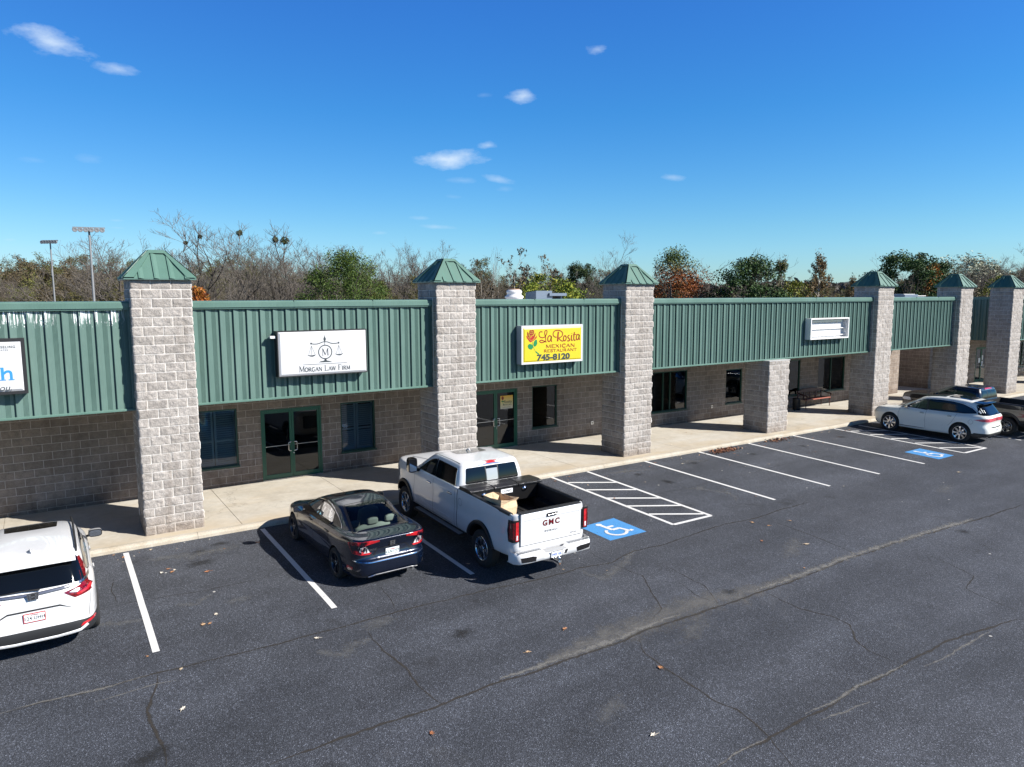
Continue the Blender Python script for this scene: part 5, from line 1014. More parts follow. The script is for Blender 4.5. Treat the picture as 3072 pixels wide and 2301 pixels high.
    for q in ([(-.062, .046), (-.05, -.042), (-.022, -.042), (-.030, .046)], [(.062, .046), (.05, -.042), (.022, -.042), (.030, .046)], [(-.034, .012), (-.034, -.012), (.034, -.012), (.034, .012)]): b.face([pl(x, y, .033) for x, y in q], MT['chrome'])
    b.build('badge', root)
    b = MB(); pr.patch(b, fillet([(-.50, .80), (-.36, .872), (.36, .872), (.55, .80), (.45, .85), (.36, .90), (-.36, .90), (-.45, .85)], .005), 'B', MT['cladding'], .005, .05)
    for q in ([(-.93, .52), (-.93, .36), (.93, .36), (.93, .52), (.6, .565), (-.6, .565)],): pr.patch(b, q, 'B', MT['cladding'], .012, .05)
    pr.patch(b, [(-.05, .53), (-.05, .33), (.56, .33), (.56, .53)], 'LR', MT['cladding'], .012, .05)
    for yw in (yr, yf): pr.strip(b, arcp(yw, .37, .425, -25, 205, 26), .075, 'LR', MT['cladding'], .010)
    pr.strip(b, [(3.25, .33), (1.35, .33)], .12, 'LR', MT['cladding'], .01); b.build('cladding', root)
    b = MB(); pr.strip(b, [(-.72, .455), (-.62, .40), (-.3, .375), (.3, .375), (.62, .40), (.72, .455)], .045, 'B', P, .022, thick=.014); b.build('lower_bumper_trim', root)
    b = MB()
    for sg in (-1, 1): q = [(sg*.62, .455), (sg*.86, .49), (sg*.84, .535), (sg*.66, .505)]; pr.patch(b, q if sg > 0 else q[::-1], 'B', MT['red_lens'], .02, .04)
    b.build('bumper_reflector', root)
    license_plate(root, 0, -.005, .775, '124 UHH', plain('plate_frame_red', (.38, .03, .03), .5), plain('plate_dark_ink', (.03, .03, .035), .5), .02, 'Arkansas', MT['darkred'])
    b = MB(); pr.strip(b, [(.80, 1.0), (.79, .8), (.76, .58)], .007, 'B', MT['gap']); pr.strip(b, [(-.80, 1.0), (-.79, .8), (-.76, .58)], .007, 'B', MT['gap'])
    for xs in ([(3.30, 1.06), (3.36, .8), (3.30, .36)], [(2.30, 1.07), (2.32, .7), (2.28, .36)], [(1.12, 1.10), (1.20, .9), (1.30, .7), (1.42, .36)]): pr.strip(b, xs, .007, 'LR', MT['gap'])
    merge(body, b); [lr('door_handle', root, lambda b, m_: handle(b, pr, y_, z_, P, m_)) for y_, z_ in ((2.46, .97), (1.36, .99))]
    b = MB(); b.tube([(.10, .06, 1.20), (-.15, .075, 1.215), (-.50, .10, 1.20)], [.016, .011, .007], MT['black'], 6); b.build('rear_wiper', root)
    mirror_part(root, .88, 2.92, 1.10, P, MT['tint'], 1.05)
    for x, y in ((-.825, yr), (.825, yr), (-.825, yf), (.825, yf)): make_wheel(root, x, y, .362, .24, .235, (5, .05, .04, .2), MT['rim_grey'])
    b = MB(); b.box(-.74, .35, .22, .74, 4.2, .30, MT['black']); b.build('underbody', root); return root

# ------------------------------------------------------------------ cream white crossover
def wagon(loc, yaw):
    root = empty('crossover_car', loc, yaw, 'cream white crossover with a full-width pink-red tail lamp bar, parked beside the black pickup', 'car')
    P = MT['pearl_car']; yr, yf = .98, 3.80
    def mod(p):
        x, y, z = p
        for yw in (yr, yf):
            d = ((y-yw)/.52)**2+((z-.52)/.36)**2
            if d < 4: x += math.copysign(.028*math.exp(-d*1.1), x) if abs(x) > .5 else 0
        return (x, y, z)
    rings = [(.68, .35, 4.35, .32, .25, .24, 6, 4), (.86, .12, 4.56, .30, .25, .24, 6, 4), (.92, .02, 4.68, .38, .32, .34, 6.5, 4), (.93, -.01, 4.72, .55, .54, .54, 6.5, 4), (.932, .02, 4.73, .66, .68, .64, 7, 4.2), (.935, .06, 4.70, .78, .80, .74, 7, 4.5),
             (.93, .03, 4.64, .92, .90, .84, 7, 4.5), (.915, .02, 4.56, 1.02, .98, .91, 7, 4.5), (.885, .05, 4.40, 1.09, 1.03, .96, 7, 5), (.85, .09, 3.95, 1.13, 1.07, 1.04, 7, 5), (.82, .14, 3.62, 1.18, 1.12, 1.10, 6, 5), (.775, .25, 3.25, 1.32, 1.31, 1.27, 6, 5),
             (.72, .42, 2.86, 1.50, 1.52, 1.47, 6, 5), (.675, .50, 2.66, 1.575, 1.605, 1.56, 5.5, 4.5), (.60, .56, 2.52, 1.605, 1.65, 1.60, 5, 4.5), (.42, .8, 2.35, 1.64, 1.685, 1.64, 4, 4), (.06, 1.5, 1.7, 1.69, 1.695, 1.69, 2, 2)]
    body = mesh_obj(ring_body(rings, P, mod=mod), 'body'); pr = Proj(bvh_of(body)); cut = [wheel_cutter(sg*.64, sg*1.1, yw, .385, .42, MT['black']) for sg in (-1, 1) for yw in (yr, yf)]
    cav = ring_body([(.66, 1.9, 3.4, .70, .70, .75, 5, 5), (.76, 1.85, 3.5, .9, .9, .95, 5, 5), (.76, 1.85, 3.45, 1.08, 1.05, 1.05, 5, 5), (.70, 1.85, 3.15, 1.28, 1.28, 1.25, 5, 4.5), (.63, 1.85, 2.78, 1.48, 1.49, 1.46, 4.5, 4.5), (.50, 1.95, 2.5, 1.55, 1.57, 1.54, 4, 4), (.05, 2.1, 2.2, 1.6, 1.6, 1.6, 2, 2)], MT['cabin'], k=2); cut.append(mesh_obj(cav, 'cutter'))
    fr = [(3.22, 1.115), (3.02, 1.235), (2.76, 1.375), (2.55, 1.46), (2.38, 1.50), (2.36, 1.09)]
    cb = MB(); cb.prism(fr, -1.2, 1.2, 'x', MT['black']); cut.append(mesh_obj(cb, 'cutter')); carve(body, cut); finish_body(body, root)
    lr('side_window', root, lambda g, m_: pr.patch(g, fr, m_, MT['car_glass'], .001, .06))
    lr('rear_side_window', root, lambda g, m_: pr.patch(g, fillet([(2.31, 1.095), (2.33, 1.52), (1.9, 1.545), (1.4, 1.54), (1.0, 1.49), (.66, 1.37), (.50, 1.25), (.46, 1.19), (.9, 1.135), (1.6, 1.11)], .04), m_, MT['tint'], .003, .07))
    def ws_(b, m_): pr.strip(b, fr, .03, m_, MT['black_gloss'], .004, True); pr.strip(b, [(2.345, 1.51), (2.335, 1.085)], .06, m_, MT['black'], .006); pr.patch(b, [(3.44, 1.06), (3.22, 1.16), (3.20, 1.08)], m_, MT['black_gloss'], .004, .05)
    lr('window_surround', root, ws_)
    lr('chrome_window_trim', root, lambda b, m_: pr.strip(b, [(3.44, 1.075), (3.2, 1.205), (2.9, 1.37), (2.6, 1.50), (2.3, 1.555), (1.8, 1.58), (1.4, 1.57), (1.0, 1.525), (.66, 1.405), (.47, 1.26)], .014, m_, MT['chrome'], .004, thick=.004))
    g = MB(); pr.patch(g, fillet([(-.66, 1.50), (.66, 1.50), (.78, 1.13), (-.78, 1.13)], .05), 'B', MT['tint'], .004, .06); g.build('rear_window', root)
    g = MB(); pr.patch(g, fillet([(-.55, 2.50), (.55, 2.50), (.55, 1.75), (-.55, 1.75)], .05), 'T', MT['tint'], .003, .07); pr.patch(g, fillet([(-.55, 1.65), (.55, 1.65), (.52, .80), (-.52, .80)], .05), 'T', MT['tint'], .003, .07); g.build('glass_roof', root)
    g = MB(); pr.patch(g, fillet([(-.70, 3.60), (.70, 3.60), (.60, 2.70), (-.60, 2.70)], .06), 'T', MT['tint'], .003, .08); g.build('windshield', root)
    b = MB(); rows = []
    for yy, zz_ in ((.62, 1.625), (.40, 1.60), (.27, 1.575), (.25, 1.555), (.28, 1.54), (.48, 1.53)): rows.append([(x, yy+abs(x)**2*.12, zz_-x*x*.05) for x in np.linspace(-.64, .64, 15)])
    b.grid(rows, MT['tint']); b.build('roof_spoiler', root)
    MT['pink_lens'] = plain('faded_red_lamp_bar', (.62, .09, .12), .15, coat=1.0, nscale=20, var=.25)
    b = MB(); pts = [(-1*a, z) for a, z in ((78, 1.0), (60, 1.03), (30, 1.035), (0, 1.04))]; m = ('C', 0, .95)
    pr.patch(b, [(-66, .945), (-48, .90), (-30, .895), (0, .91), (30, .895), (48, .90), (66, .945), (50, 1.01), (30, 1.035), (0, 1.045), (-30, 1.035), (-50, 1.01)], m, MT['pink_lens'], .007, .04); lamp = b.build('tail_lamp_bar', root)
    c = MB(); pr.patch(c, [(-64, .935), (-48, .888), (-30, .882), (-30, .897), (-48, .905), (-63, .95)], m, MT['clear_lens'], .009, .04); pr.patch(c, [(64, .935), (63, .95), (48, .905), (30, .897), (30, .882), (48, .888)], m, MT['clear_lens'], .009, .04); c.build('reversing_lamp', lamp)
    b = MB(); pl = rear_place(0, .02, .975); b.face([pl(x, y, .02) for x, y in [(-.022, -.055), (.022, -.055), (.022, .055), (-.022, .055)]], MT['chrome']); b.face([pl(x, y, .023) for x, y in [(-.013, -.045), (.013, -.045), (.013, .045), (-.013, .045)]], MT['black']); b.build('badge', root)
    b = MB(); pr.strip(b, [(-.45, .67), (0, .66), (.45, .67)], .04, 'B', MT['gap'], .004); pr.patch(b, [(-.90, .45), (-.90, .28), (.90, .28), (.90, .45)], 'B', MT['cladding'], .012, .05); pr.patch(b, [(.02, .42), (.02, .26), (.6, .26), (.6, .42)], 'LR', MT['cladding'], .008, .05)
    pr.strip(b, [(3.4, .30), (1.4, .30)], .10, 'LR', MT['cladding'], .008); b.build('lower_cladding', root)
    license_plate(root, .05, -.005, .555, '2KXL', MT['plate_white'], MT['black'])
    b = MB(); pr.strip(b, [(.55, .60), (-.1, .60)], .0, 'B', MT['gap'])
    for xs in ([(3.42, 1.04), (3.46, .8), (3.42, .34)], [(2.34, 1.09), (2.36, .7), (2.32, .34)], [(1.16, 1.11), (1.22, .95), (1.32, .75), (1.45, .60)]): pr.strip(b, xs, .007, 'LR', MT['gap'])
    pr.strip(b, arcp(.62, .86, .085, 0, 360, 20), .006, 'L', MT['gap']); merge(body, b)
    [lr('door_handle', root, lambda b, m_: handle(b, pr, y_, z_, P, m_)) for y_, z_ in ((2.50, .965), (1.42, .985))]
    b = MB(); b.tube([(.05, .07, 1.17), (.30, .10, 1.20), (.5, .13, 1.19)], [.014, .01, .006], MT['black'], 6); b.build('rear_wiper', root)
    for x, y in ((-.38, 2.25), (.38, 2.25)): b = MB(); cushion(b, x, y, .75, .50, .18, .50, MT['seat'], -.2); s_ = b.build('seat', root); b = MB(); cushion(b, x, y-.12, 1.26, .26, .10, .17, MT['seat']); b.build('headrest', s_)
    b = MB(); b.tube([(-.38+.17*math.cos(a), 2.95-.08*math.sin(a), 1.10+.15*math.sin(a)) for a in np.linspace(0, 2*math.pi, 19)], .014, MT['seat'], 6); b.build('steering_wheel', root)
    mirror_part(root, .90, 3.05, 1.12, MT['chrome'], MT['tint'], 1.05)
    for x, y in ((-.845, yr), (.845, yr), (-.845, yf), (.845, yf)): make_wheel(root, x, y, .378, .262, .245, (8, .075, .085, 0), MT['rim'])
    b = MB(); b.box(-.76, .35, .22, .76, 4.3, .31, MT['black']); b.tube([(-.45, .3, .27), (-.45, -.03, .26)], .035, MT['chrome'], 8); b.build('underbody', root); return root

# ------------------------------------------------------------------ pickups
def pickup(loc, yaw, kind):
    big = kind == 'white'
    if big: root = empty('pickup_truck', loc, yaw, 'large white four-door pickup with a black toolbox and a paper bag in its bed', 'pickup truck')
    else: root = empty('pickup_truck', loc, yaw, 'black four-door pickup beyond the cream white crossover, cut off by the right edge', 'pickup truck')
    P = MT['white_car'] if big else MT['black_car']
    k = 1.0 if big else .96; yr, yf, L = (1.36, 5.38, 6.30) if big else (1.20, 4.95, 5.85)
    W = 1.0 if big else .97; zr = 1.52 if big else 1.37; hz = 1.52 if big else 1.32; trd = .425 if big else .40
    cabr, = (2.48,) if big else (2.30,)
    def mod(p):
        x, y, z = p
        for yw in (yr, yf):
            d = ((y-yw)/.62)**2+((z-.78*k)/.36)**2
            if d < 4: x += math.copysign(.035*math.exp(-d*1.3), x) if abs(x) > .5 else 0
        return (x, y, z)
    z0 = .56*k
    rings = [(W*.90, .22, L-.15, z0, z0-.02, z0, 9, 6), (W*.975, .13, L-.05, z0+.04, z0+.02, z0+.02, 11, 6), (W, .09, L, z0+.16, z0+.16, z0+.14, 14, 6), (W*1.0, .085, L, .86*k, .88*k, .86*k, 16, 6), (W*.985, .085, L-.01, 1.06*k, 1.08*k, 1.06*k, 16, 6.5), (W*.99, .085, L-.02, zr-.27, zr-.22, hz-.24, 16, 7), (W*.975, .09, L-.05, zr-.10, zr-.08, hz-.12, 16, 7), (W*.965, .095, L-.09, zr-.03, zr-.02, hz-.06, 16, 7), (W*.94, .105, L-.16, zr, zr, hz-.02, 14, 7), (W*.72, .20, L-.9, zr+.0, zr+.005, hz+.02, 8, 6), (.1, 2, L-2.0, zr+.0, zr+.01, hz+.03, 4, 4)]
    body = mesh_obj(ring_body(rings, P, mod=mod, ns=44, ne=18), 'body'); pr = Proj(bvh_of(body))
    cut = [wheel_cutter(sg*.62, sg*1.2, yw, trd+.04, trd+.10, MT['black']) for sg in (-1, 1) for yw in (yr, yf)]
    cb = MB(); cb.prism([(-W+.10, .20), (W-.10, .20), (W-.10, cabr-.10), (-W+.10, cabr-.10)], zr-.54, zr+.2, 'z', MT['black']); cut.append(mesh_obj(cb, 'cutter')); carve(body, cut); finish_body(body, root)
    # cab upper
    zt = 2.05 if big else 1.87; cf = 5.02 if big else 4.60; Wc = W*.93; b_ = zr-.04
    cab = [(Wc, cabr-.02, cf+.02, b_-.1, b_-.1, b_-.1, 12, 6), (Wc, cabr, cf, b_, b_, b_+.02, 12, 6), (Wc*.985, cabr+.01, cf-.16, b_+.10, b_+.09, b_+.11, 12, 6), (Wc*.94, cabr+.05, cf-.46, b_+.30, b_+.30, b_+.28, 12, 6), (Wc*.885, cabr+.10, cf-.76, zt-.12, zt-.10, zt-.12, 11, 6), (Wc*.85, cabr+.12, cf-.90, zt-.06, zt-.04, zt-.06, 10, 6), (Wc*.79, cabr+.15, cf-1.0, zt-.025, zt-.012, zt-.03, 9, 6), (Wc*.6, cabr+.3, cf-1.15, zt-.008, zt+.008, zt-.01, 6, 5), (.08, cabr+.9, cf-1.6, zt+.005, zt+.012, zt, 3, 3)]
    cabo = mesh_obj(ring_body(cab, P, ns=34), 'cab'); pc = Proj(bvh_of(cabo)); finish_body(cabo, root, 'cab')
    fy = (cabr+cf)/2-.05
    top = zt-.13; bt = b_+.03
    rear_d = [(cabr+.18, bt+.01), (cabr+.22, top-.02), (cabr+.30, top+.005), (fy-.04, top+.02), (fy-.02, bt)]
    front_d = [(fy+.03, bt), (fy+.03, top+.02), (cf-1.16, top), (cf-.98, top-.05), (cf-.70, bt+.20), (cf-.42, bt+.03), (cf-.44, bt)]
    lr('rear_door_window', root, lambda g, m_: pc.patch(g, fillet(rear_d, .05), m_, MT['tint'], .003, .06))
    lr('front_door_window', root, lambda g, m_: pc.patch(g, fillet(front_d, .05), m_, MT['tint'], .003, .06))
    def wt_(b, m_):
        pc.strip(b, [rear_d[1], rear_d[0], (fy, bt-.005), (cf-.40, bt-.005)] if big else [rear_d[0], (cf-.4, bt)], .02 if big else .012, m_, MT['chrome'], .006, thick=.005); pc.strip(b, [(fy, bt), (fy, top+.03)], .05, m_, MT['black_gloss'], .005)
    lr('window_trim', root, wt_)
    g = MB(); pc.patch(g, fillet([(-Wc*.80, bt+.06), (Wc*.80, bt+.06), (Wc*.74, top+.01), (-Wc*.74, top+.01)], .05), 'B', MT['tint'], .004, .06); rwn = g.build('rear_window', root)
    b = MB(); pc.strip(b, [(-.17, bt+.07), (-.17, top)], .018, 'B', MT['black'], .008); pc.strip(b, [(.17, bt+.07), (.17, top)], .018, 'B', MT['black'], .008); b.build('window_divider', rwn)
    if big:
        b = MB(); pc.patch(b, fillet([(-.155, bt+.08), (.155, bt+.08), (.155, top-.06), (-.155, top-.06)], .01), 'B', plain('pale_sliding_pane', (.30, .32, .33), .15, coat=1), .006, .06); b.build('sliding_pane', rwn)
    g = MB(); pc.patch(g, fillet([(-Wc*.84, cf-.16), (Wc*.84, cf-.16), (Wc*.76, cf-.88), (-Wc*.76, cf-.88)], .08), 'T', MT['tint'], .004, .08); g.build('windshield', root)
    b = MB(); pc.strip(b, [(-.32, zt-.055), (0, zt-.045), (.32, zt-.055)], .055, 'B', MT['red_lens'], .010, thick=.01); bl = b.build('high_brake_lamp', root)
    b = MB(); pc.strip(b, [(-.34, zt-.08), (.34, zt-.08)], .02, 'B', MT['chrome'], .012); b.build('lamp_bezel', bl)
    if big:
        g = MB(); pc.patch(g, fillet([(-.42, cf-1.12), (.42, cf-1.12), (.42, cf-1.55), (-.42, cf-1.55)], .05), 'T', plain('grey_sunroof_glass', (.16, .17, .17), .08, coat=1), .004, .07); g.build('sunroof', root)
    b = MB()
    for x in (-1, 1): pc.strip(b, [(x*Wc*.81, cabr+.25), (x*Wc*.81, cf-1.2)], .012, 'T', MT['gap'], .003)
    b.tube([(0, cf-1.25, zt), (0, cf-1.36, zt+.07), (0, cf-1.42, zt+.02)], .018, P, 6); merge(cabo, b)
    # bed floor, walls, rails
    zf = zr-.54; b = MB(); b.box(-W+.10, .20, zf-.01, W-.10, cabr-.10, zf+.012, MT['black'], skip='b')
    for i in range(9): x = -.72+i*.18; b.box(x-.045, .22, zf+.012, x+.045, cabr-.12, zf+.026, MT['black'], skip='b')
    for sg in (-1, 1): b.box(min(sg*(W-.10), sg*(W-.27)), yr-.42, zf, max(sg*(W-.10), sg*(W-.27)), yr+.42, zf+.22, MT['black'], skip='b')
    b.build('bed_liner', root)
    zc = zr+.006
    for sg in (-1, 1):
        b = MB()
        rows = [[(sg*x_, y, z_) for x_, z_ in ((W*.965, zr-.035), (W*.955, zc+.004), (W*.93, zc+.012), (W-.12, zc+.012), (W-.125, zr-.03))] for y in (.24, .6, 1.2, 1.8, cabr-.03)]
        b.grid(rows, MT['cladding'] if big else MT['black'], True); b.build('bed_rail_cap', root)
    # tailgate
    b = MB(); gw = W*.80; gh0 = z0+.28 if big else z0+.24
    # seams and sculpted panel
    for x in (-gw, gw): b.box(x-.003, .080, gh0, x+.003, .10, zr+.004, MT['gap'])
    b.box(-gw, .082, gh0-.008, gw, .10, gh0+.002, MT['gap'])
    if big:
        zs = [gh0+.01, gh0+.16, gh0+.185, gh0+.27, gh0+.29, zr-.16, zr-.13, zr-.02, zr+.012]; ys = [.068, .068, .063, .063, .071, .072, .063, .060, .075]
        rows = []
        for z_, y_ in zip(zs, ys): rows.append([(x, (y_ if abs(x) < gw*.93 else .064)+(.012 if abs(x) > gw*.985 else 0), z_) for x in (-gw+.008, -gw*.975, -gw*.93, -gw*.90, -.3, -.24, 0, .24, .3, gw*.90, gw*.93, gw*.975, gw-.008)])
        b.grid(rows, P, False)
    else: b.face([(-gw+.01, .07, gh0), (gw-.01, .07, gh0), (gw-.01, .07, zr+.01), (-gw+.01, .07, zr+.01)], P)
    b.box(-gw+.01, .06, zr+.0125, gw-.01, .20, zr+.022, MT['cladding'])
    gate = b.build('tailgate', root)
    if big:
        b = MB(); q = fillet([(-.14, zr-.135), (.10, zr-.135), (.15, zr-.06), (-.14, zr-.06)], .02); b.face([(x, .048, z) for x, z in q], MT['black_gloss']); b.tube([(-.11, .04, zr-.10), (.09, .04, zr-.10)], .012, MT['chrome'], 6); b.build('tailgate_handle', gate)
        b = MB(); pl = rear_place(-.02, .078, zr-.275)
        for s_, x0_ in (('G', -.15), ('M', 0.01), ('C', .17)):
            text_mesh(b, s_, .165, MT['chrome'], lambda x, y, h, x0_=x0_: pl(x+x0_, y, h), .012, .008, 1, 1.05); text_mesh(b, s_, .165, MT['darkred'], lambda x, y, h, x0_=x0_: pl(x+x0_, y, h), .016, .001, 1, 1.05)
        b.build('brand_lettering', gate)
        b = MB(); text_mesh(b, 'DENALI', .058, MT['chrome'], rear_place(-.02, .060, gh0+.235), .004, .002, 1.7, 1.1); b.build('trim_lettering', gate)
        b = MB(); text_mesh(b, '2500 HD', .035, MT['chrome'], rear_place(gw-.22, .066, gh0+.08), .004, .001, 1.2, 1.1); b.build('side_lettering', gate)
    # tail lamps wrap the corners
    for sg in (-1, 1):
        xo = W*1.0; lz0, lz1 = (gh0+.12, zr-.09)
        b = MB(); X = lambda x: sg*x
        rows = [[(X(gw+.012), .064, z), (X(gw+.05), .052, z), (X(xo-.10), .052, z), (X(xo-.035), .062, z), (X(xo-.008), .095, z), (X(xo+.008), .17+(.04 if i in (0, 2) else .08), z)] for i, z in enumerate((lz0, (lz0+lz1)/2, lz1))]
        b.grid(rows, MT['black_gloss'], True); lamp = b.build('tail_lamp', root)
        c = MB()
        for (xa, xb, za, zb_, mat) in ((gw+.055, gw+.125, lz0+.03, lz1-.04, MT['red_lens']), (gw+.075, gw+.11, lz0+.05, lz0+.15, MT['clear_lens'])):
            yy = .044 if mat is MT['red_lens'] else .040
            c.face([(X(xa), yy, za), (X(xb), yy, za), (X(xb), yy, zb_), (X(xa), yy, zb_)], mat)
        c.grid([[(X(xo-.045), .05, z), (X(xo-.022), .064, z), (X(xo+.003), .10, z), (X(xo+.014), .18, z)] for z in (lz0+.06, lz1-.05)], MT['darkred'], True); c.build('lamp_element', lamp)
    # rear bumper with steps
    bz0, bz1 = (z0-.05, z0+.19) if big else (z0-.04, z0+.17); b = MB(); bm_ = P if big else MT['rim_grey']
    sec = [(.0, bz0+.02), (-.005, bz1-.06), (.02, bz1-.01), (.05, bz1)]
    xs = [-W*1.005, -W*.985, -W*.9, -W*.7, -.34, -.27, .27, .34, W*.7, W*.9, W*.985, W*1.005]; yo = [.34, .12, .02, .0, 0, .0, .0, 0, .0, .02, .12, .34]
    rows = []
    for x, y_ in zip(xs, yo):
        dip = .075 if abs(x) < .30 else 0; rows.append([(x, y_+.06, bz0), (x, y_+.0, bz0+.03), (x, y_-.004, bz1-.06-dip), (x, y_+.03, bz1-dip-.005), (x, y_+.16 if abs(x) < W*.95 else y_+.04, bz1-dip)])
    b.grid(rows, bm_, True); bp = b.build('rear_bumper', root); pb = Proj(bvh_of(bp)); bp.location = (0, -.14, 0)
    b = MB()
    for sg in (-1, 1):
        xa, xb = sg*.36, sg*W*.93; b.face([(xa, .035, bz1+.006), (xb, .06, bz1+.006), (xb, .15, bz1+.006), (xa, .15, bz1+.006)], MT['step_grey'])
        n = 13
        for i in range(n): x = xa+(xb-xa)*(i+.5)/n; b.box(x-.007, .05, bz1+.006, x+.007, .14, bz1+.013, MT['chrome'], skip='b')
    b.build('step_pad', bp)
    b = MB(); b.box(-.27, .03, bz0+.05, .27, .10, bz1-.085, MT['step_grey'], skip='k'); b.face([(-.28, .02, bz1-.075), (.28, .02, bz1-.075), (.28, .16, bz1-.07), (-.28, .16, bz1-.07)], MT['step_grey']); b.face([(.19, -.008, bz0+.075), (.25, -.008, bz0+.065), (.30, -.008, bz1-.085), (.24, -.008, bz1-.085)], MT['black']); b.build('plate_recess', bp)
    if big:
        for sg in (-1, 1):
            q = [(.54, bz0+.045), (.88, bz0+.06), (.91, bz1-.075), (.62, bz1-.075), (.52, bz1-.10)]; b = MB()
            pb.patch(b, [(sg*x, z) for x, z in q][::sg], 'B', MT['black_gloss'], .006, .04); b.build('exhaust_opening', bp)
        license_plate(root, -.02, -.155, bz0+.105, '290S RK', MT['chrome'], plain('plate_blue_ink', (.03, .10, .42), .5), -.12)
        b = MB(); b.box(-.035, -.02, .42, .035, .3, .49, MT['black']); b.box(-.04, -.26, .435, .04, -.02, .475, MT['brushed']); b.lathe([(.028, 0), (.016, .03), (.018, .04), (.034, .06), (.036, .075), (.02, .10), (.003, .105)], MT['chrome'], 14, 'z', (0, -.23, .47)); b.lathe([(.03, -.03), (.03, 0)], MT['rust'], 10, 'z', (0, -.23, .44)); b.box(-.55, .25, .42, .55, .33, .52, MT['black']); b.build('tow_hitch', root)
        b = MB(); b.tube([(.62, 1.0, .44), (.60, .4, .46), (.60, .10, .46)], .055, MT['black'], 10); b.build('tailpipe', root)
    # arches, steps, seams, handles
    b = MB()
    for yw in (yr, yf): lr('wheel_arch_trim', root, lambda b, m_: pr.strip(b, arcp(yw, trd+.04, trd+.135, -12, 192, 30), .095, m_, MT['black'], .008, thick=.03))
    if big:
        for sg in (-1, 1):
            b = MB(); x0_, x1_ = sorted((sg*(W+.02), sg*(W-.14))); b.box(x0_, yr+.95, .40, x1_, yf-.62, .455, MT['black']); b.box(x0_+.02, yr+1.0, .455, x1_-.02, yf-.66, .462, MT['step_grey'], skip='b')
            for y in (yr+1.2, yf-.9): b.box(sg*.55-.03, y-.03, .42, sg*.55+.03, y+.03, .56, MT['black'])
            b.build('running_board', root)
    b = MB(); dz0 = z0+.03
    for xs_ in ([(cabr+.10, zr-.05), (cabr+.10, dz0)], [(fy, zr-.06), (fy, dz0)], [(cf-.28, zr-.06), (cf-.22, 1.0*k), (cf-.25, dz0)], [(cabr+.22, dz0+.03), (cf-.3, dz0+.03)]): pr.strip(b, xs_, .009, 'LR', MT['gap'])
    pr.strip(b, [(cabr-.02, zr-.01), (cabr-.02, z0+.03)], .022, 'LR', MT['gap']); pr.strip(b, arcp(yr+.95, zr-.28, .085, 0, 360, 20), .006, 'L', MT['gap'])
    for z_ in (.74*k, ): pr.strip(b, [(cabr+.3, z_), (cf-.4, z_)], .012, 'LR', P, .005, thick=.006)
    merge(body, b)
    [lr('door_handle', root, lambda b, m_: handle(b, pr, y_, zr-.19, MT['chrome'] if big else P, m_, w=.22)) for y_ in (cabr+.34, fy+.22)]
    b = MB(); ng = 5                                # grille and lamps at the nose
    pr.patch(b, fillet([(-.62, .82*k), (.62, .82*k), (.62, hz-.22), (-.62, hz-.22)], .05), 'F', MT['chrome'] if big else MT['black_gloss'], .01, .08); b.build('grille', root)
    b = MB()
    for sg in (-1, 1): pr.patch(b, fillet([(sg*.66, 1.0*k), (sg*.93, 1.02*k), (sg*.93, hz-.20), (sg*.66, hz-.24)], .03), 'F', MT['clear_lens'], .01, .06)
    b.build('headlamp', root)
    if big:
        b = MB(); pr.patch(b, fillet([(-.55, L-.45), (-.15, L-.45), (-.10, cf+.15), (-.35, cf+.15)], .1), 'T', P, .012, .08); pr.patch(b, fillet([(.55, L-.45), (.15, L-.45), (.10, cf+.15), (.35, cf+.15)], .1), 'T', P, .012, .08); b.build('hood_bulge', root)
    mirror_part(root, W*.94, cf-.48, zr+.03, P, MT['tint'], 1.25, tow=big)
    for x, y in ((-1, yr), (1, yr), (-1, yf), (1, yf)): make_wheel(root, x*(W-.135), y, trd, .272 if big else .235, .27, (6, .055, .05, .16) if big else (6, .05, .045, .15), MT['rim'] if big else MT['rim_grey'])
    b = MB(); b.box(-.62, .4, .42, .62, L-.4, .56, MT['black']); b.lathe([(.16, -.02), (.19, .0), (.16, .14)], MT['black'], 16, 'z', (0, yr, .36)); b.box(-.8, yr-.05, trd-.05, .8, yr+.05, trd+.05, MT['black']); b.build('underbody', root)
    return root, W, zr, cabr, zf
MT['step_grey'] = plain('grey_step_pad', (.30, .31, .32), .5); MT['rust'] = plain('rusty_metal', (.22, .10, .05), .8)

TILT = math.atan(SLOPE)
def park(root, x, y, yaw, s, zs=1.0):
    root.location = (x, y, gz(y)); root.rotation_euler = (TILT, 0, yaw); root.scale = (s, s, s*zs); return root
park(sedan((0, 0, 0), 0), 3.74, -5.07, R(1.8), .935)
park(suv((0, 0, 0), 0), -2.03, -4.83, 0.0, .93)
park(wagon((0, 0, 0), 0), 27.93, -5.33, R(3.4), .922, 1.05)
white_truck, TW, TZR, TCB, TZF = pickup((0, 0, 0), 0, 'white')
WTP = (6.50, -6.50, R(-.4), .925); park(white_truck, *WTP)
black_truck = pickup((0, 0, 0), 0, 'black')[0]; park(black_truck, 30.83, -5.92, R(.5), .92)
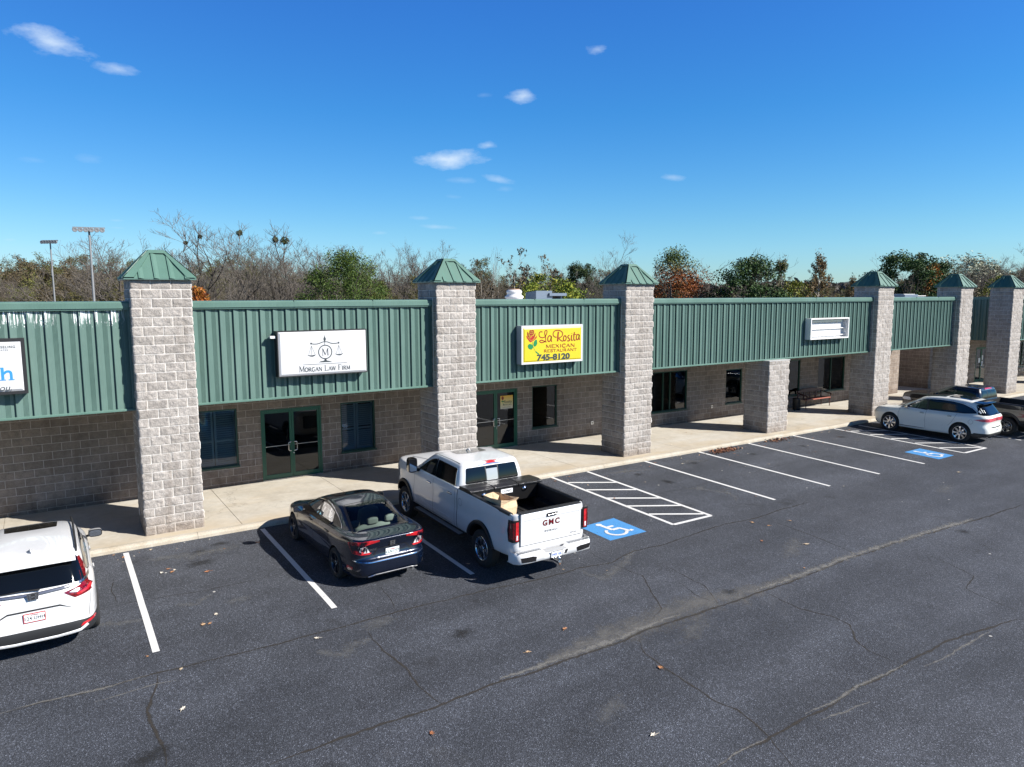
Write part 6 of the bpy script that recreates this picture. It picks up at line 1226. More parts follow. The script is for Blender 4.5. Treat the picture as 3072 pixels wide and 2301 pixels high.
# toolbox across the bed of the white pickup (a thing on its own)
tb = empty('truck_toolbox', (0, 0, 0), 0, 'black diamond-plate toolbox lying across the white pickup bed behind the cab', 'toolbox')
park(tb, *WTP)
t = M('black_diamond_plate', (.055, .056, .06), .3, .85); h = t.vor(110, t.vec('Object', (1, 1, 1))); t.set('Normal', t.bump(h, .35, .006)); MT['plate_black'] = t.done()
b = MB(); y0, y1 = TCB-.62, TCB-.13; xw = TW-.13
b.prism([(y0+.03, TZF+.22), (y1, TZF+.22), (y1, TZR+.03), (y0, TZR+.03)], -xw, xw, 'x', MT['plate_black']); b.build('box_body', tb)
b = MB(); xl = TW-.02
for (a, c) in ((-xl, -.36), (-.34, .30), (.32, xl)):
    b.prism([(y0-.03, TZR+.03), (y1+.02, TZR+.03), (y1+.02, TZR+.085), (y0+.12, TZR+.105), (y0-.03, TZR+.075)], a, c, 'x', MT['plate_black'])
b.build('lid', tb, bevel=.006)
b = MB()
for x in (-.62, .50): b.lathe([(.06, 0), (.055, -.014), (.025, -.016), (.02, -.03), (.003, -.03)], MT['chrome'], 20, 'y', (x, y0-.002, TZR-.06))
b.build('latch', tb)
b = MB(); b.box(-.16, y0-.012, TZR-.10, .16, y0-.001, TZR+.0, MT['plate_white']); text_mesh(b, 'LUND', .075, MT['black'], rear_place(0, y0-.012, TZR-.05), .003, .001, 1.2, 1.1); b.build('maker_label', tb)
# open paper bag standing in the bed
b = MB(); kr = M('kraft_paper', rough=.9); kn = kr.noise(5, 5); kr.set('Base Color', kr.mix(kn, (.46, .33, .20), (.62, .47, .31))); kr.set('Normal', kr.bump(kr.noise(9, 3, dist=1.5), .6, .03)); kr = kr.done()
ring0 = [(-.20, -.22), (.0, -.23), (.20, -.22), (.21, 0), (.20, .22), (0, .23), (-.20, .22), (-.21, 0)]; rq = random.Random(4); rows = []
for z_, s_, j in ((0, 1, 0), (.18, 1.03, .01), (.38, 1.05, .02), (.50, 1.08, .03), (.57, 1.10, .05)): rows.append([(x*s_+rq.uniform(-j, j), y*s_+rq.uniform(-j, j), z_+rq.uniform(-j, j)*.8) for x, y in ring0])
b.grid(rows, kr, False, True); b.face(rows[0], kr)
o = b.build('paper_bag'); bpy.context.view_layer.update(); o.location = white_truck.matrix_world @ Vector((-.62, 1.12, TZF+.035)); o.rotation_euler = (TILT, 0, R(12))
sd = o.modifiers.new('t', 'SOLIDIFY'); sd.thickness = .004
tag(o, 'open brown kraft paper bag standing in the white pickup bed', 'paper bag')

# ------------------------------------------------------------------ signs
ink = plain('dark_sign_ink', (.02, .03, .035), .5); MT['sign_white'] = plain('white_sign_face', (.50, .505, .515), .35, var=.02, nscale=3)
MT['sign_yellow'] = plain('yellow_sign_face', (.50, .41, .012), .4, var=.03); MT['sign_red'] = plain('orange_red_lettering', (.22, .012, .004), .4); MT['sign_rose'] = plain('rose_red_paint', (.33, .010, .010), .4)
MT['sign_green'] = plain('green_sign_ink', (.006, .17, .05), .4); MT['sign_blue'] = plain('blue_lettering', (.03, .22, .48), .4)
def stroke(b, pts, w, mat, y, smooth=3):
    P = [Vector(p) for p in pts]
    if smooth and len(P) > 2:
        Q = []
        for i in range(len(P)-1):
            a, p, q, c = P[max(i-1, 0)], P[i], P[i+1], P[min(i+2, len(P)-1)]
            for k in range(smooth): t = k/smooth; Q.append(.5*((2*p)+(-a+q)*t+(2*a-5*p+4*q-c)*t*t+(-a+3*p-3*q+c)*t**3))
        Q.append(P[-1]); P = Q
    L = []
    for i, p in enumerate(P):
        d = (P[min(i+1, len(P)-1)]-P[max(i-1, 0)]).normalized(); s = Vector((-d.y, d.x))*w/2; L.append((p-s, p+s))
    for i in range(len(L)-1): b.face([(L[i][0].x, y, L[i][0].y), (L[i+1][0].x, y, L[i+1][0].y), (L[i+1][1].x, y, L[i+1][1].y), (L[i][1].x, y, L[i][1].y)], mat)
def poly(b, pts, mat, y): b.face([(p[0], y, p[1]) for p in pts], mat)
# a small serif alphabet drawn with strokes: k thick, t thin, s serif bar
def ar(cx, cy, rx, ry, a0, a1, n=12): return [(cx+rx*math.cos(R(a0+(a1-a0)*i/n)), cy+ry*math.sin(R(a0+(a1-a0)*i/n))) for i in range(n+1)]
GL = {'M': (1.05, [('t', [(.14, 0), (.17, 1)]), ('k', [(.17, 1), (.52, .08)]), ('t', [(.52, .08), (.88, 1)]), ('k', [(.88, 1), (.91, 0)])], [(.14, 0), (.91, 0), (.12, 1), (.93, 1)]),
 'O': (.92, [('k', ar(.46, .5, .38, .5, 0, 360, 20))], []), 'C': (.82, [('k', ar(.48, .5, .38, .5, 48, 312, 16)), ('t', [(.74, .95), (.75, .72)])], []),
 'G': (.92, [('k', ar(.48, .5, .38, .5, 48, 300, 16)), ('k', [(.78, .08), (.78, .42)])], [(.78, .42)]),
 'R': (.86, [('k', [(.18, 0), (.18, 1)]), ('t', [(.18, .97), (.4, .97)]), ('k', ar(.4, .74, .22, .24, 90, -90, 8)), ('t', [(.18, .5), (.4, .5)]), ('k', [(.4, .5), (.76, 0)])], [(.18, 0), (.14, 1), (.8, 0)]),
 'A': (.88, [('t', [(.1, 0), (.44, 1)]), ('k', [(.44, 1), (.8, 0)]), ('t', [(.22, .34), (.66, .34)])], [(.1, 0), (.8, 0)]),
 'N': (.95, [('t', [(.16, 0), (.16, 1)]), ('k', [(.16, 1), (.8, 0)]), ('t', [(.8, 0), (.8, 1)])], [(.16, 0), (.12, 1), (.8, 1)]),
 'L': (.76, [('k', [(.18, 0), (.18, 1)]), ('t', [(.18, .02), (.66, .02)]), ('t', [(.66, .02), (.68, .24)])], [(.18, 1), (.14, 0)]),
 'W': (1.15, [('k', [(.06, 1), (.32, 0)]), ('t', [(.32, 0), (.56, .95)]), ('k', [(.56, .95), (.82, 0)]), ('t', [(.82, 0), (1.08, 1)])], [(.06, 1), (.56, 1), (1.08, 1)]),
 'F': (.72, [('k', [(.18, 0), (.18, 1)]), ('t', [(.18, .98), (.64, .98)]), ('t', [(.64, .98), (.65, .78)]), ('t', [(.18, .52), (.5, .52)])], [(.18, 0), (.14, 1)]),
 'I': (.42, [('k', [(.21, 0), (.21, 1)])], [(.21, 0), (.21, 1)]),
 'E': (.78, [('k', [(.18, 0), (.18, 1)]), ('t', [(.18, .98), (.66, .98)]), ('t', [(.66, .98), (.67, .78)]), ('t', [(.18, .52), (.52, .52)]), ('t', [(.18, .02), (.68, .02)]), ('t', [(.68, .02), (.7, .24)])], [(.14, 0), (.14, 1)]),
 'X': (.88, [('k', [(.12, 1), (.78, 0)]), ('t', [(.74, 1), (.1, 0)])], [(.12, 1), (.78, 0), (.74, 1), (.1, 0)]),
 'S': (.70, [('k', ar(.35, .75, .22, .24, 30, 225, 10)+[(.35, .5)]+ar(.35, .26, .24, .25, 60, -150, 10)), ('t', [(.57, .94), (.58, .74)]), ('t', [(.1, .06), (.09, .28)])], []),
 'T': (.80, [('k', [(.4, 0), (.4, 1)]), ('t', [(.06, .98), (.74, .98)]), ('t', [(.06, .98), (.05, .76)]), ('t', [(.74, .98), (.75, .76)])], [(.4, 0)]),
 'U': (.92, [('k', [(.16, 1), (.16, .35)]+ar(.46, .32, .3, .31, 180, 330, 8)), ('t', [(.76, .3), (.76, 1)])], [(.16, 1), (.76, 1)])}
def serif(b, s, x0, z0, x1, z1, h, mat, y, k=.13, t=.05, small=.72):
    """word from (x0,z0) to (x1,z1) on its baseline; capitals at h, lower case as small capitals"""
    tot = sum((GL[c.upper()][0]*(small if c.islower() else 1) if c != ' ' else .38) for c in s); sc = (x1-x0)/tot; x = x0; sl = (z1-z0)/(x1-x0)
    for c in s:
        if c == ' ': x += .38*sc; continue
        w, st, se = GL[c.upper()]; f = small if c.islower() else 1
        T = lambda p: (x+p[0]*sc*f, z0+(x+p[0]*sc*f-x0)*sl+p[1]*h*f)
        for kd, pts in st: stroke(b, [T(p) for p in pts], (k if kd == 'k' else t)*h, mat, y, 0)
        for p in se: q = T(p); stroke(b, [(q[0]-.13*h*f, q[1]+(.02*h if p[1] < .5 else -.02*h)), (q[0]+.13*h*f, q[1]+(.02*h if p[1] < .5 else -.02*h))], .05*h, mat, y-.0004, 0)
        x += w*sc*f
MORG_POLY = [[(4.233,4.494),(4.242,4.441),(4.265,4.395),(4.255,4.355),(4.238,4.33),(4.235,4.238),(4.222,4.238),(4.225,4.33),(4.206,4.357),(4.2,4.397),(4.222,4.442)],[(3.776,4.022),(3.828,4.003),(3.893,3.997),(3.96,4.007),(4.004,4.018),(3.965,3.98),(3.918,3.963),(3.866,3.968),(3.814,3.988)],[(4.478,4.02),(4.539,4.0),(4.594,3.997),(4.649,4.005),(4.702,4.019),(4.662,3.981),(4.613,3.963),(4.552,3.97),(4.505,3.995)],[(4.21,3.905),(4.263,3.903),(4.262,3.86),(4.289,3.848),(4.342,3.836),(4.409,3.81),(4.059,3.814),(4.113,3.839),(4.181,3.849),(4.208,3.861)]]
MORG_STROKE = [(0.013,[(3.885,4.291),(3.93,4.276),(4.023,4.272),(4.103,4.289),(4.171,4.315),(4.231,4.321),(4.305,4.314),(4.372,4.285),(4.439,4.272),(4.521,4.273),(4.583,4.284)]),(0.004,[(3.892,4.232),(3.82,4.029)]),(0.004,[(3.892,4.232),(3.974,4.026)]),(0.004,[(3.892,4.232),(3.891,4.004)]),(0.004,[(4.588,4.224),(4.515,4.014)]),(0.004,[(4.588,4.224),(4.67,4.014)]),(0.004,[(4.588,4.224),(4.591,3.997)]),(0.007,[(3.675,3.773),(4.787,3.773)])]
MORG_PT = [(3.887,4.289),(4.586,4.284),(4.236,4.067),(4.402,4.066),(4.241,4.231),(4.145,3.988),(4.321,3.987),(4.238,4.145),(3.564,3.6),(3.701,3.598),(4.152,3.608),(4.219,3.604),(4.491,3.602),(4.56,3.602),(4.872,3.597),(3.641,3.736),(3.078,4.6),(5.336,4.595),(5.317,3.499),(3.082,3.511)]
ROSE_S = [(0.022,[(10.905,4.365),(10.845,4.378),(10.792,4.352),(10.779,4.288),(10.805,4.228),(10.879,4.198),(10.972,4.206),(11.026,4.259),(11.066,4.333),(11.072,4.393),(11.039,4.41),(10.998,4.39),(10.985,4.325),(11.012,4.216),(11.026,4.128),(10.999,4.085),(10.932,4.053),(10.865,4.052),(10.806,4.076),(10.812,4.109),(10.865,4.123),(10.932,4.104),(10.999,4.075),(11.053,4.062)]),(0.026,[(11.228,4.225),(11.174,4.248),(11.127,4.228),(11.1,4.169),(11.107,4.103),(11.14,4.075),(11.188,4.095),(11.221,4.165),(11.235,4.23),(11.228,4.154),(11.235,4.088),(11.258,4.07)]),(0.04,[(11.5,4.359),(11.484,4.266),(11.477,4.156),(11.47,4.068)]),(0.022,[(11.432,4.196),(11.364,4.204),(11.309,4.249),(11.302,4.315),(11.35,4.38),(11.432,4.401),(11.528,4.396),(11.61,4.367),(11.659,4.31),(11.653,4.249),(11.598,4.196),(11.522,4.166),(11.57,4.109),(11.626,4.074),(11.684,4.069)]),(0.026,[(11.764,4.229),(11.722,4.22),(11.692,4.16),(11.702,4.093),(11.744,4.075),(11.785,4.112),(11.799,4.178),(11.764,4.229)]),(0.026,[(11.924,4.241),(11.876,4.22),(11.862,4.182),(11.904,4.141),(11.935,4.096),(11.905,4.066),(11.842,4.071)]),(0.028,[(12.009,4.244),(11.998,4.138),(12.01,4.082),(12.048,4.081)]),(0.03,[(12.018,4.282),(12.021,4.291)]),(0.028,[(12.117,4.33),(12.097,4.202),(12.098,4.101),(12.13,4.078),(12.161,4.088)]),(0.016,[(12.058,4.248),(12.193,4.26)]),(0.026,[(12.303,4.238),(12.243,4.253),(12.2,4.21),(12.194,4.131),(12.223,4.091),(12.272,4.112),(12.3,4.184),(12.311,4.24),(12.298,4.15),(12.323,4.082)])]
ROSE_RED = [[(10.308,4.282),(10.333,4.206),(10.379,4.151),(10.431,4.093),(10.472,4.072),(10.515,4.092),(10.568,4.144),(10.509,4.162),(10.45,4.191),(10.379,4.226)],[(10.693,4.269),(10.693,4.205),(10.64,4.158),(10.588,4.127),(10.535,4.092),(10.548,4.145),(10.607,4.186),(10.653,4.227)],[(10.36,4.397),(10.343,4.334),(10.359,4.248),(10.418,4.192),(10.483,4.169),(10.431,4.235),(10.398,4.3),(10.385,4.365)],[(10.653,4.357),(10.64,4.282),(10.607,4.197),(10.535,4.145),(10.496,4.136),(10.548,4.22),(10.594,4.294)],[(10.431,4.417),(10.457,4.448),(10.496,4.431),(10.535,4.451),(10.575,4.439),(10.601,4.39),(10.588,4.326),(10.535,4.274),(10.47,4.276),(10.418,4.321)],[(10.431,4.299),(10.483,4.255),(10.561,4.273),(10.588,4.23),(10.535,4.145),(10.47,4.137),(10.431,4.192)]]
ROSE_YEL = [(0.008,[(10.451,4.405),(10.509,4.409),(10.561,4.381),(10.548,4.338),(10.483,4.33),(10.444,4.363)]),(0.007,[(10.483,4.378),(10.522,4.377),(10.522,4.355)]),(0.008,[(10.398,4.364),(10.418,4.278),(10.47,4.234),(10.561,4.284),(10.614,4.369)]),(0.007,[(10.405,4.278),(10.444,4.192),(10.535,4.274)]),(0.008,[(10.372,4.237),(10.444,4.149),(10.535,4.135),(10.627,4.196)])]
ROSE_GRN = [[(10.693,4.145),(10.64,4.142),(10.588,4.079),(10.568,3.993),(10.614,3.932),(10.68,3.967),(10.713,4.031),(10.706,4.096)],[(10.365,3.98),(10.417,4.026),(10.496,4.018),(10.561,3.972),(10.568,3.918),(10.509,3.856),(10.43,3.87),(10.378,3.915)],[(10.64,3.801),(10.693,3.788),(10.733,3.754),(10.779,3.73),(10.77,3.693),(10.706,3.728),(10.66,3.757)]]
ROSE_STEM = [(0.01,[(10.529,4.092),(10.548,3.994),(10.574,3.918),(10.64,3.807),(10.693,3.75),(10.759,3.709)])]
ROSE_PT = [(11.02,3.883),(12.139,3.881),(11.107,3.994),(10.946,3.75),(12.211,3.749),(11.013,3.842),(10.554,3.508),(12.085,3.535),(10.64,3.65),(10.141,4.568),(12.447,4.573),(12.459,3.426),(10.15,3.421)]
LEFT_PT = [(-2.111,4.43),(-2.107,4.476),(-2.353,4.431),(-2.233,4.375),(-2.231,4.405),(-2.17,3.797),(-2.374,4.048),(-2.222,3.604),(-2.419,3.622),(-2.249,3.666),(-1.945,4.632),(-1.95,3.497)]
POST = [(11.627,1.962),(12.153,1.966),(12.159,1.485),(11.634,1.487)]
def box_sign(name, x0, x1, z0, z1, label, frame, face, fy=.0, by=.262, rim=.045, rim_mat=None, bulge=.02):
    t = empty(name, ((x0+x1)/2, .26, z0), 0, label, 'shop sign'); bpy.context.view_layer.update(); off = Vector((-(x0+x1)/2, -.26, -z0))
    def fin(b, nm, par=None, **kw): o = b.build(nm, par or t, **kw); o.location = off if par is None else (0, 0, 0); return o
    b = MB(); b.box(x0, fy+.012, z0, x1, by, z1, frame); r_ = rim_mat or frame; ladder_rect(b, x0, x1, z0, z1, fy, fy+.0118, rim, r_); bx = fin(b, 'sign_box')
    b = MB(); i0, i1 = rim, rim+.045; X0, X1, Z0, Z1 = x0, x1, z0, z1
    A = [(X0+i0, Z0+i0), (X1-i0, Z0+i0), (X1-i0, Z1-i0), (X0+i0, Z1-i0)]; B_ = [(X0+i1, Z0+i1), (X1-i1, Z0+i1), (X1-i1, Z1-i1), (X0+i1, Z1-i1)]
    for k in range(4): b.face([(A[k][0], fy+.011, A[k][1]), (A[(k+1) % 4][0], fy+.011, A[(k+1) % 4][1]), (B_[(k+1) % 4][0], fy-bulge, B_[(k+1) % 4][1]), (B_[k][0], fy-bulge, B_[k][1])], face)
    b.face([(p[0], fy-bulge, p[1]) for p in B_], face); fc = fin(b, 'sign_face')
    return t, fin, fc, fy-bulge
t, fin, fc, y = box_sign('shop_sign', 3.072, 5.345, 3.495, 4.612, 'white box sign with scales of justice reading MORGAN LAW FIRM', MT['black'], MT['sign_white'], rim_mat=MT['black'], rim=.022)
b = MB()
for p in MORG_POLY: poly(b, p, ink, y-.002)
for w, p in MORG_STROKE: stroke(b, p, w*1.6, ink, y-.002)
(bl, br_, cc, cr_, ct_) = MORG_PT[:5]
for c in (bl, br_): poly(b, [(c[0]+.024*math.cos(a), c[1]+.024*math.sin(a)) for a in np.linspace(0, 2*math.pi, 15)[:-1]], ink, y-.0025)
rx = .168; stroke(b, [(cc[0]+rx*math.cos(a), cc[1]+rx*math.sin(a)) for a in np.linspace(0, 2*math.pi, 41)], .024, ink, y-.002, 0)
fin(b, 'scales_emblem')
b = MB(); serif(b, 'M', cc[0]-.092, cc[1]-.085, cc[0]+.092, cc[1]-.085, .17, ink, y-.003, .13, .06)
q = MORG_PT; serif(b, 'Morgan Law Firm'.replace('M', 'M'), q[8][0], q[8][1], q[14][0], q[14][1], .138, ink, y-.003, .14, .075); fin(b, 'sign_lettering')
b = MB(); b.box(2.93, .05, 4.44, 3.05, .20, 4.50, MT['white_paint']); fin(b, 'switch_box')
t, fin, fc, y = box_sign('shop_sign', 10.155, 12.455, 3.42, 4.565, 'yellow box sign with a red rose reading La Rosita Mexican Restaurant', MT['galv'] if 'galv' in MT else plain('grey_sign_sides', (.30, .32, .36), .5), MT['sign_yellow'], rim_mat=MT['sign_white'], rim=.06, bulge=.012)
b = MB()
for i, (w, p) in enumerate(ROSE_S): stroke(b, p, w*1.35, MT['sign_red'], y-.003-.0004*i)
q = ROSE_PT; serif(b, 'MEXICAN', q[0][0], q[0][1]-.005, q[1][0], q[1][1]-.005, (q[2][1]-q[0][1])*.92, MT['sign_red'], y-.003, .27, .16)
serif(b, 'RESTAURANT', q[3][0], q[3][1], q[4][0], q[4][1], (q[5][1]-q[3][1])*.92, MT['sign_red'], y-.003, .25, .15)
xm, zm = (q[6][0]+q[7][0])/2, (q[6][1]+q[7][1])/2+.075
text_mesh(b, '745-8120', .235, ink, lambda x, yy, h: (xm+x, y-h, zm+yy), .004, .011, 1.0, 1.38); fin(b, 'sign_lettering')
b = MB()
for i, p in enumerate(ROSE_RED): poly(b, p, MT['sign_rose'] if i in (0, 5, 1) else MT['sign_red'], y-.002-.0004*i)
for w, p in ROSE_YEL: stroke(b, p, w, MT['sign_yellow'], y-.006)
for i, p in enumerate(ROSE_GRN): poly(b, p, MT['sign_green'], y-.003-.0003*i)
for w, p in ROSE_STEM: stroke(b, p, w, MT['sign_green'], y-.0025)
fin(b, 'rose_picture')
t, fin, fc, y = box_sign('shop_sign', -4.55, -1.953, 3.50, 4.62, 'white sign with black frame and blue lettering, leftmost, cut off by the photo edge', MT['black'], MT['sign_white'], rim=.06)
b = MB(); z = lambda k: LEFT_PT[k][1]; x1 = LEFT_PT[0][0]; h_ = z(1)-z(0)
def right_text(s, size, mat, xr, zc, **kw):
    n0 = len(b.v); text_mesh(b, s, size, mat, lambda x, yy, h: (x, y-h, zc+yy), .003, **kw); mx = max(v[0] for v in b.v[n0:]); b.v[n0:] = [(v[0]-mx+xr, v[1], v[2]) for v in b.v[n0:]]
right_text('COUNSELING', h_*1.45, ink, x1, (z(0)+z(1))/2, spacing=1.18, bold=.001)
right_text('ASSOCIATES', h_*1.05, MT['rim_grey'], LEFT_PT[3][0], (z(3)+z(4))/2, spacing=1.2)
right_text('You.', .17, ink, LEFT_PT[7][0], (z(7)+z(9))/2+.0, shear=.25)
xh, zh = LEFT_PT[5]; hh = LEFT_PT[6][1]-zh
for ox in (0, -.19):
    if ox == 0:
        stroke(b, [(xh-.185, zh+.012), (xh-.185, zh+hh)], .05, MT['sign_blue'], y-.003, 0); stroke(b, [(xh-.165, zh+hh*.5), (xh-.12, zh+hh*.66), (xh-.07, zh+hh*.66), (xh-.045, zh+hh*.5), (xh-.045, zh+.012)], .046, MT['sign_blue'], y-.0036)
        for xx in (xh-.185, xh-.045): stroke(b, [(xx-.05, zh), (xx+.05, zh)], .018, MT['sign_blue'], y-.004, 0)
        stroke(b, [(xh-.235, zh+hh-.008), (xh-.17, zh+hh-.008)], .018, MT['sign_blue'], y-.004, 0)
    else:
        stroke(b, [(xh-.33, zh+hh*.9), (xh-.33, zh+.06), (xh-.30, zh+.01), (xh-.255, zh+.02)], .045, MT['sign_blue'], y-.003); stroke(b, [(xh-.39, zh+hh*.66), (xh-.26, zh+hh*.66)], .02, MT['sign_blue'], y-.0038, 0)
fin(b, 'sign_lettering')
# empty sign box with bare lamp tubes
t = empty('empty_sign_box', (25.45, .3, 3.66), 0, 'empty white sign box with its bare shelves showing on the green fascia', 'sign box')
def finB(b, nm, par=None): o = b.build(nm, par or t); o.location = (-25.45, -.3, -3.66) if par is None else (0, 0, 0); return o
b = MB(); w = MT['white_paint']; X0, X1, Z0, Z1 = 24.14, 26.77, 3.66, 4.515
b.box(X0, 0, Z0, X0+.05, .262, Z1, w); b.box(X1-.05, 0, Z0, X1, .262, Z1, w); b.box(X0+.05, 0, Z0, X1-.05, .262, Z0+.05, w); b.box(X0+.05, 0, Z1-.05, X1-.05, .262, Z1, w); b.box(X0+.05, .24, Z0+.05, X1-.05, .262, Z1-.05, w); finB(b, 'box_frame')
b = MB()
for z_ in (Z0+.14, Z0+.42): b.tube([(X0+.1, .17, z_), (X1-.1, .17, z_)], .019, w, 8); b.box(X0+.05, .12, z_-.04, X0+.1, .22, z_+.04, w); b.box(X1-.1, .12, z_-.04, X1-.05, .22, z_+.04, w)
finB(b, 'lamp_tube'); b = MB(); b.tube([(X0+.12, .2, Z1-.1), (X0+.6, .19, Z1-.14), (X0+1.4, .2, Z1-.09), (X1-.2, .2, Z1-.12)], .008, MT['black'], 5); b.box(X0+.3, .14, Z1-.17, X1-.3, .236, Z1-.09, MT['rim_grey']); finB(b, 'wiring')
# poster on the restaurant door
P4 = POST; b = MB(); t_ = M('yellow_poster_paper', rough=.5); sx = t_.n.new('ShaderNodeSeparateXYZ'); t_.l.new(t_.tcn.outputs['Object'], sx.inputs[0])
t_.set('Base Color', t_.ramp(t_.math('MULTIPLY_ADD', sx.outputs['Z'], 1.6, -1.6*1.4), [(.15, (.55, .50, .42)), (.5, (.62, .52, .24)), (.9, (.75, .42, .05))])); pm = t_.done()
px0, px1 = 11.63, 12.15; pz0, pz1 = P4[3][1]+.02, P4[0][1]+.01
b.box(px0, 3.522, pz0, px1, 3.526, pz1, pm)
o = b.build('door_poster'); tag(o, 'yellow poster with a small rose taped inside the restaurant door', 'poster')
b = MB(); text_mesh(b, 'Rosita', .14, ink, lambda x, yy, h: (px0+.30+x, 3.520-h, pz1-.22+yy), .001, .001, .95, 1.0, shear=.25); text_mesh(b, 'MEXICAN', .07, ink, lambda x, yy, h: (px0+.28+x, 3.520-h, pz0+.14+yy), .001, .001, 1.1, 1.1); text_mesh(b, 'RESTAURANT', .04, ink, lambda x, yy, h: (px0+.26+x, 3.520-h, pz0+.05+yy), .001, .0, 1.2, 1.2)
poly(b, [(px0+.09+.05*math.cos(a), pz1-.08+.065*math.sin(a)) for a in np.linspace(0, 6.28, 13)[:-1]], MT['sign_red'], 3.520); stroke(b, [(px0+.09, pz1-.14), (px0+.10, pz1-.25), (px0+.15, pz1-.33)], .012, MT['sign_green'], 3.520); stroke(b, [(px0+.04, pz1-.19), (px0+.15, pz1-.20)], .04, MT['sign_green'], 3.5195)
b.build('poster_print', o)
for x, z in ((46.5, 1.45), (46.85, 1.6), (46.85, 1.25)):
    b = MB(); b.box(x-.11, WY+.015, z-.14, x+.11, WY+.0185, z+.14, MT['plate_white']); tag(b.build('door_notice'), 'white paper notice taped on the far shop door', 'notice', 'notices on the far shop door')

# ------------------------------------------------------------------ bench, bin, cart
t = M('dark_red_wood', rough=.5); n = t.noise(3, 6, t.vec('Object', (1, 8, 8))); t.set('Base Color', t.mix(n, (.035, .012, .010), (.10, .032, .024))); MT['wood'] = t.done()
bench = empty('bench', (29.2, 3.08, .12), 0, 'dark red-brown wooden bench with curved arms against the shop wall', 'bench'); m = MT['wood']
b = MB(); b.box(-.95, -.24, .40, .95, -.14, .44, plain('worn_red_seat_edge', (.30, .10, .07), .5))
for i in range(3): b.box(-.95, -.125+i*.115, .405, .95, -.025+i*.115, .435, m)
b.build('seat', bench, bevel=.004)
b = MB()
for x in (-.92, -.46, 0, .46, .92): b.box(x-.03, .24, .42, x+.03, .29, .80, m)
b.prism([(-.96, .72), (.96, .72), (.96, .80), (.5, .86), (0, .88), (-.5, .86), (-.96, .80)], .245, .285, 'y', m); b.box(-.9, .25, .52, .9, .28, .57, m)
for i in range(16): x = -.88+i*.117; b.box(x-.012, .255, .57, x+.012, .275, .72, m)
b.build('backrest', bench)
for sg in (-1, 1):
    b = MB(); X = sg*.94; b.tube([(X, .27, .70), (X, .12, .67), (X, -.08, .62), (X, -.22, .61), (X, -.27, .58), (X, -.25, .54)], [.022, .025, .028, .03, .026, .018], m, 8); b.tube([(X, -.22, .44), (X, -.23, .60)], .02, m, 8); b.build('armrest', bench)
    for yy, tp in ((-.2, .44), (.25, .44)): b = MB(); b.tube([(X*.98, yy, tp), (X*.99, yy, .22), (X, yy, 0)], [.03, .022, .018], m, 8); b.build('leg', bench)
b = MB(); b.lathe([(.14, 0), (.17, .05), (.18, .5), (.19, .52), (.15, .56), (.02, .57)], MT['black'], 20, 'z'); o = b.build('trash_bin', loc=(27.65, 2.95, .12)); tag(o, 'small black bin in the shade beside the short pillar', 'bin')
cart = empty('shopping_cart', (50.7, 2.85, .12), R(20), 'wire shopping cart standing by the far shop window', 'shopping cart'); b = MB(); g = MT['brushed']
for z_, s in ((.45, .8), (.65, .9), (.85, 1.0)): b.tube([(-.28*s, -.4*s, z_), (.28*s, -.4*s, z_), (.28*s, .45*s, z_), (-.28*s, .45*s, z_), (-.28*s, -.4*s, z_)], .012, g, 5)
for i in range(9):
    f = -1+i*.25; b.tube([(f*.22, -.32, .45), (f*.28, -.4, .85)], .006, g, 4); b.tube([(f*.22, .36, .45), (f*.28, .45, .85)], .006, g, 4); b.tube([(-.22, .02+f*.34, .45), (-.28, .02+f*.42, .85)], .006, g, 4); b.tube([(.22, .02+f*.34, .45), (.28, .02+f*.42, .85)], .006, g, 4); b.tube([(f*.22, -.32, .45), (f*.22, .36, .45)], .006, g, 4)
b.build('basket', cart); b = MB(); b.tube([(-.25, -.35, .15), (-.25, .4, .12), (.25, .4, .12), (.25, -.35, .15)], .014, g, 6)
for sg in (-1, 1): b.tube([(sg*.25, -.35, .15), (sg*.26, -.42, .6), (sg*.27, -.5, .98)], .014, g, 6)
b.tube([(-.27, -.5, .98), (.27, -.5, .98)], .018, MT['darkred'], 8); b.build('frame', cart)
for x, y_ in ((-.24, -.33), (.24, -.33), (-.24, .38), (.24, .38)): b = MB(); b.lathe([(.055, -.014), (.06, 0), (.055, .014)], MT['black'], 14, 'x', (x, y_, .06)); b.build('caster', cart)

# ------------------------------------------------------------------ rooftop equipment
b = MB(); wv = MT['white_paint']; b.lathe([(.36, 0), (.36, .30), (.40, .33), (.40, .38), (.31, .44), (.30, .50), (.33, .54), (.33, .60), (.27, .66), (.02, .69)], wv, 28, 'z'); v = b.build('roof_ventilator', loc=(15.18, 8.0, 5.06)); tag(v, 'round white roof ventilator behind the restaurant fascia', 'roof vent')
b = MB(); b.lathe([(.24, .652), (.25, .67), (.20, .70), (.02, .70)], MT['rust'], 20, 'z'); b.build('rusty_lid', v)
hood = empty('kitchen_exhaust_hood', (16.95, 8.1, 5.06), 0, 'blue-grey sheet metal exhaust hood on the restaurant roof', 'exhaust hood'); gm = plain('galvanised_sheet', (.12, .155, .20), .5, .4); MT['galv'] = gm
b = MB(); b.prism([(-.4, 0), (.4, 0), (.4, .55), (-.4, .62)], -.85, .0, 'x', gm); b.build('duct', hood); b = MB(); b.box(-.2, -.5, .40, .72, .4, .52, gm); b.build('rain_canopy', hood); b = MB(); b.box(.02, -.3, 0, .10, -.2, .40, gm); b.box(.55, -.3, 0, .62, .3, .40, gm); b.box(.1, .0, 0, .55, .3, .40, MT['room']); b.build('support', hood)
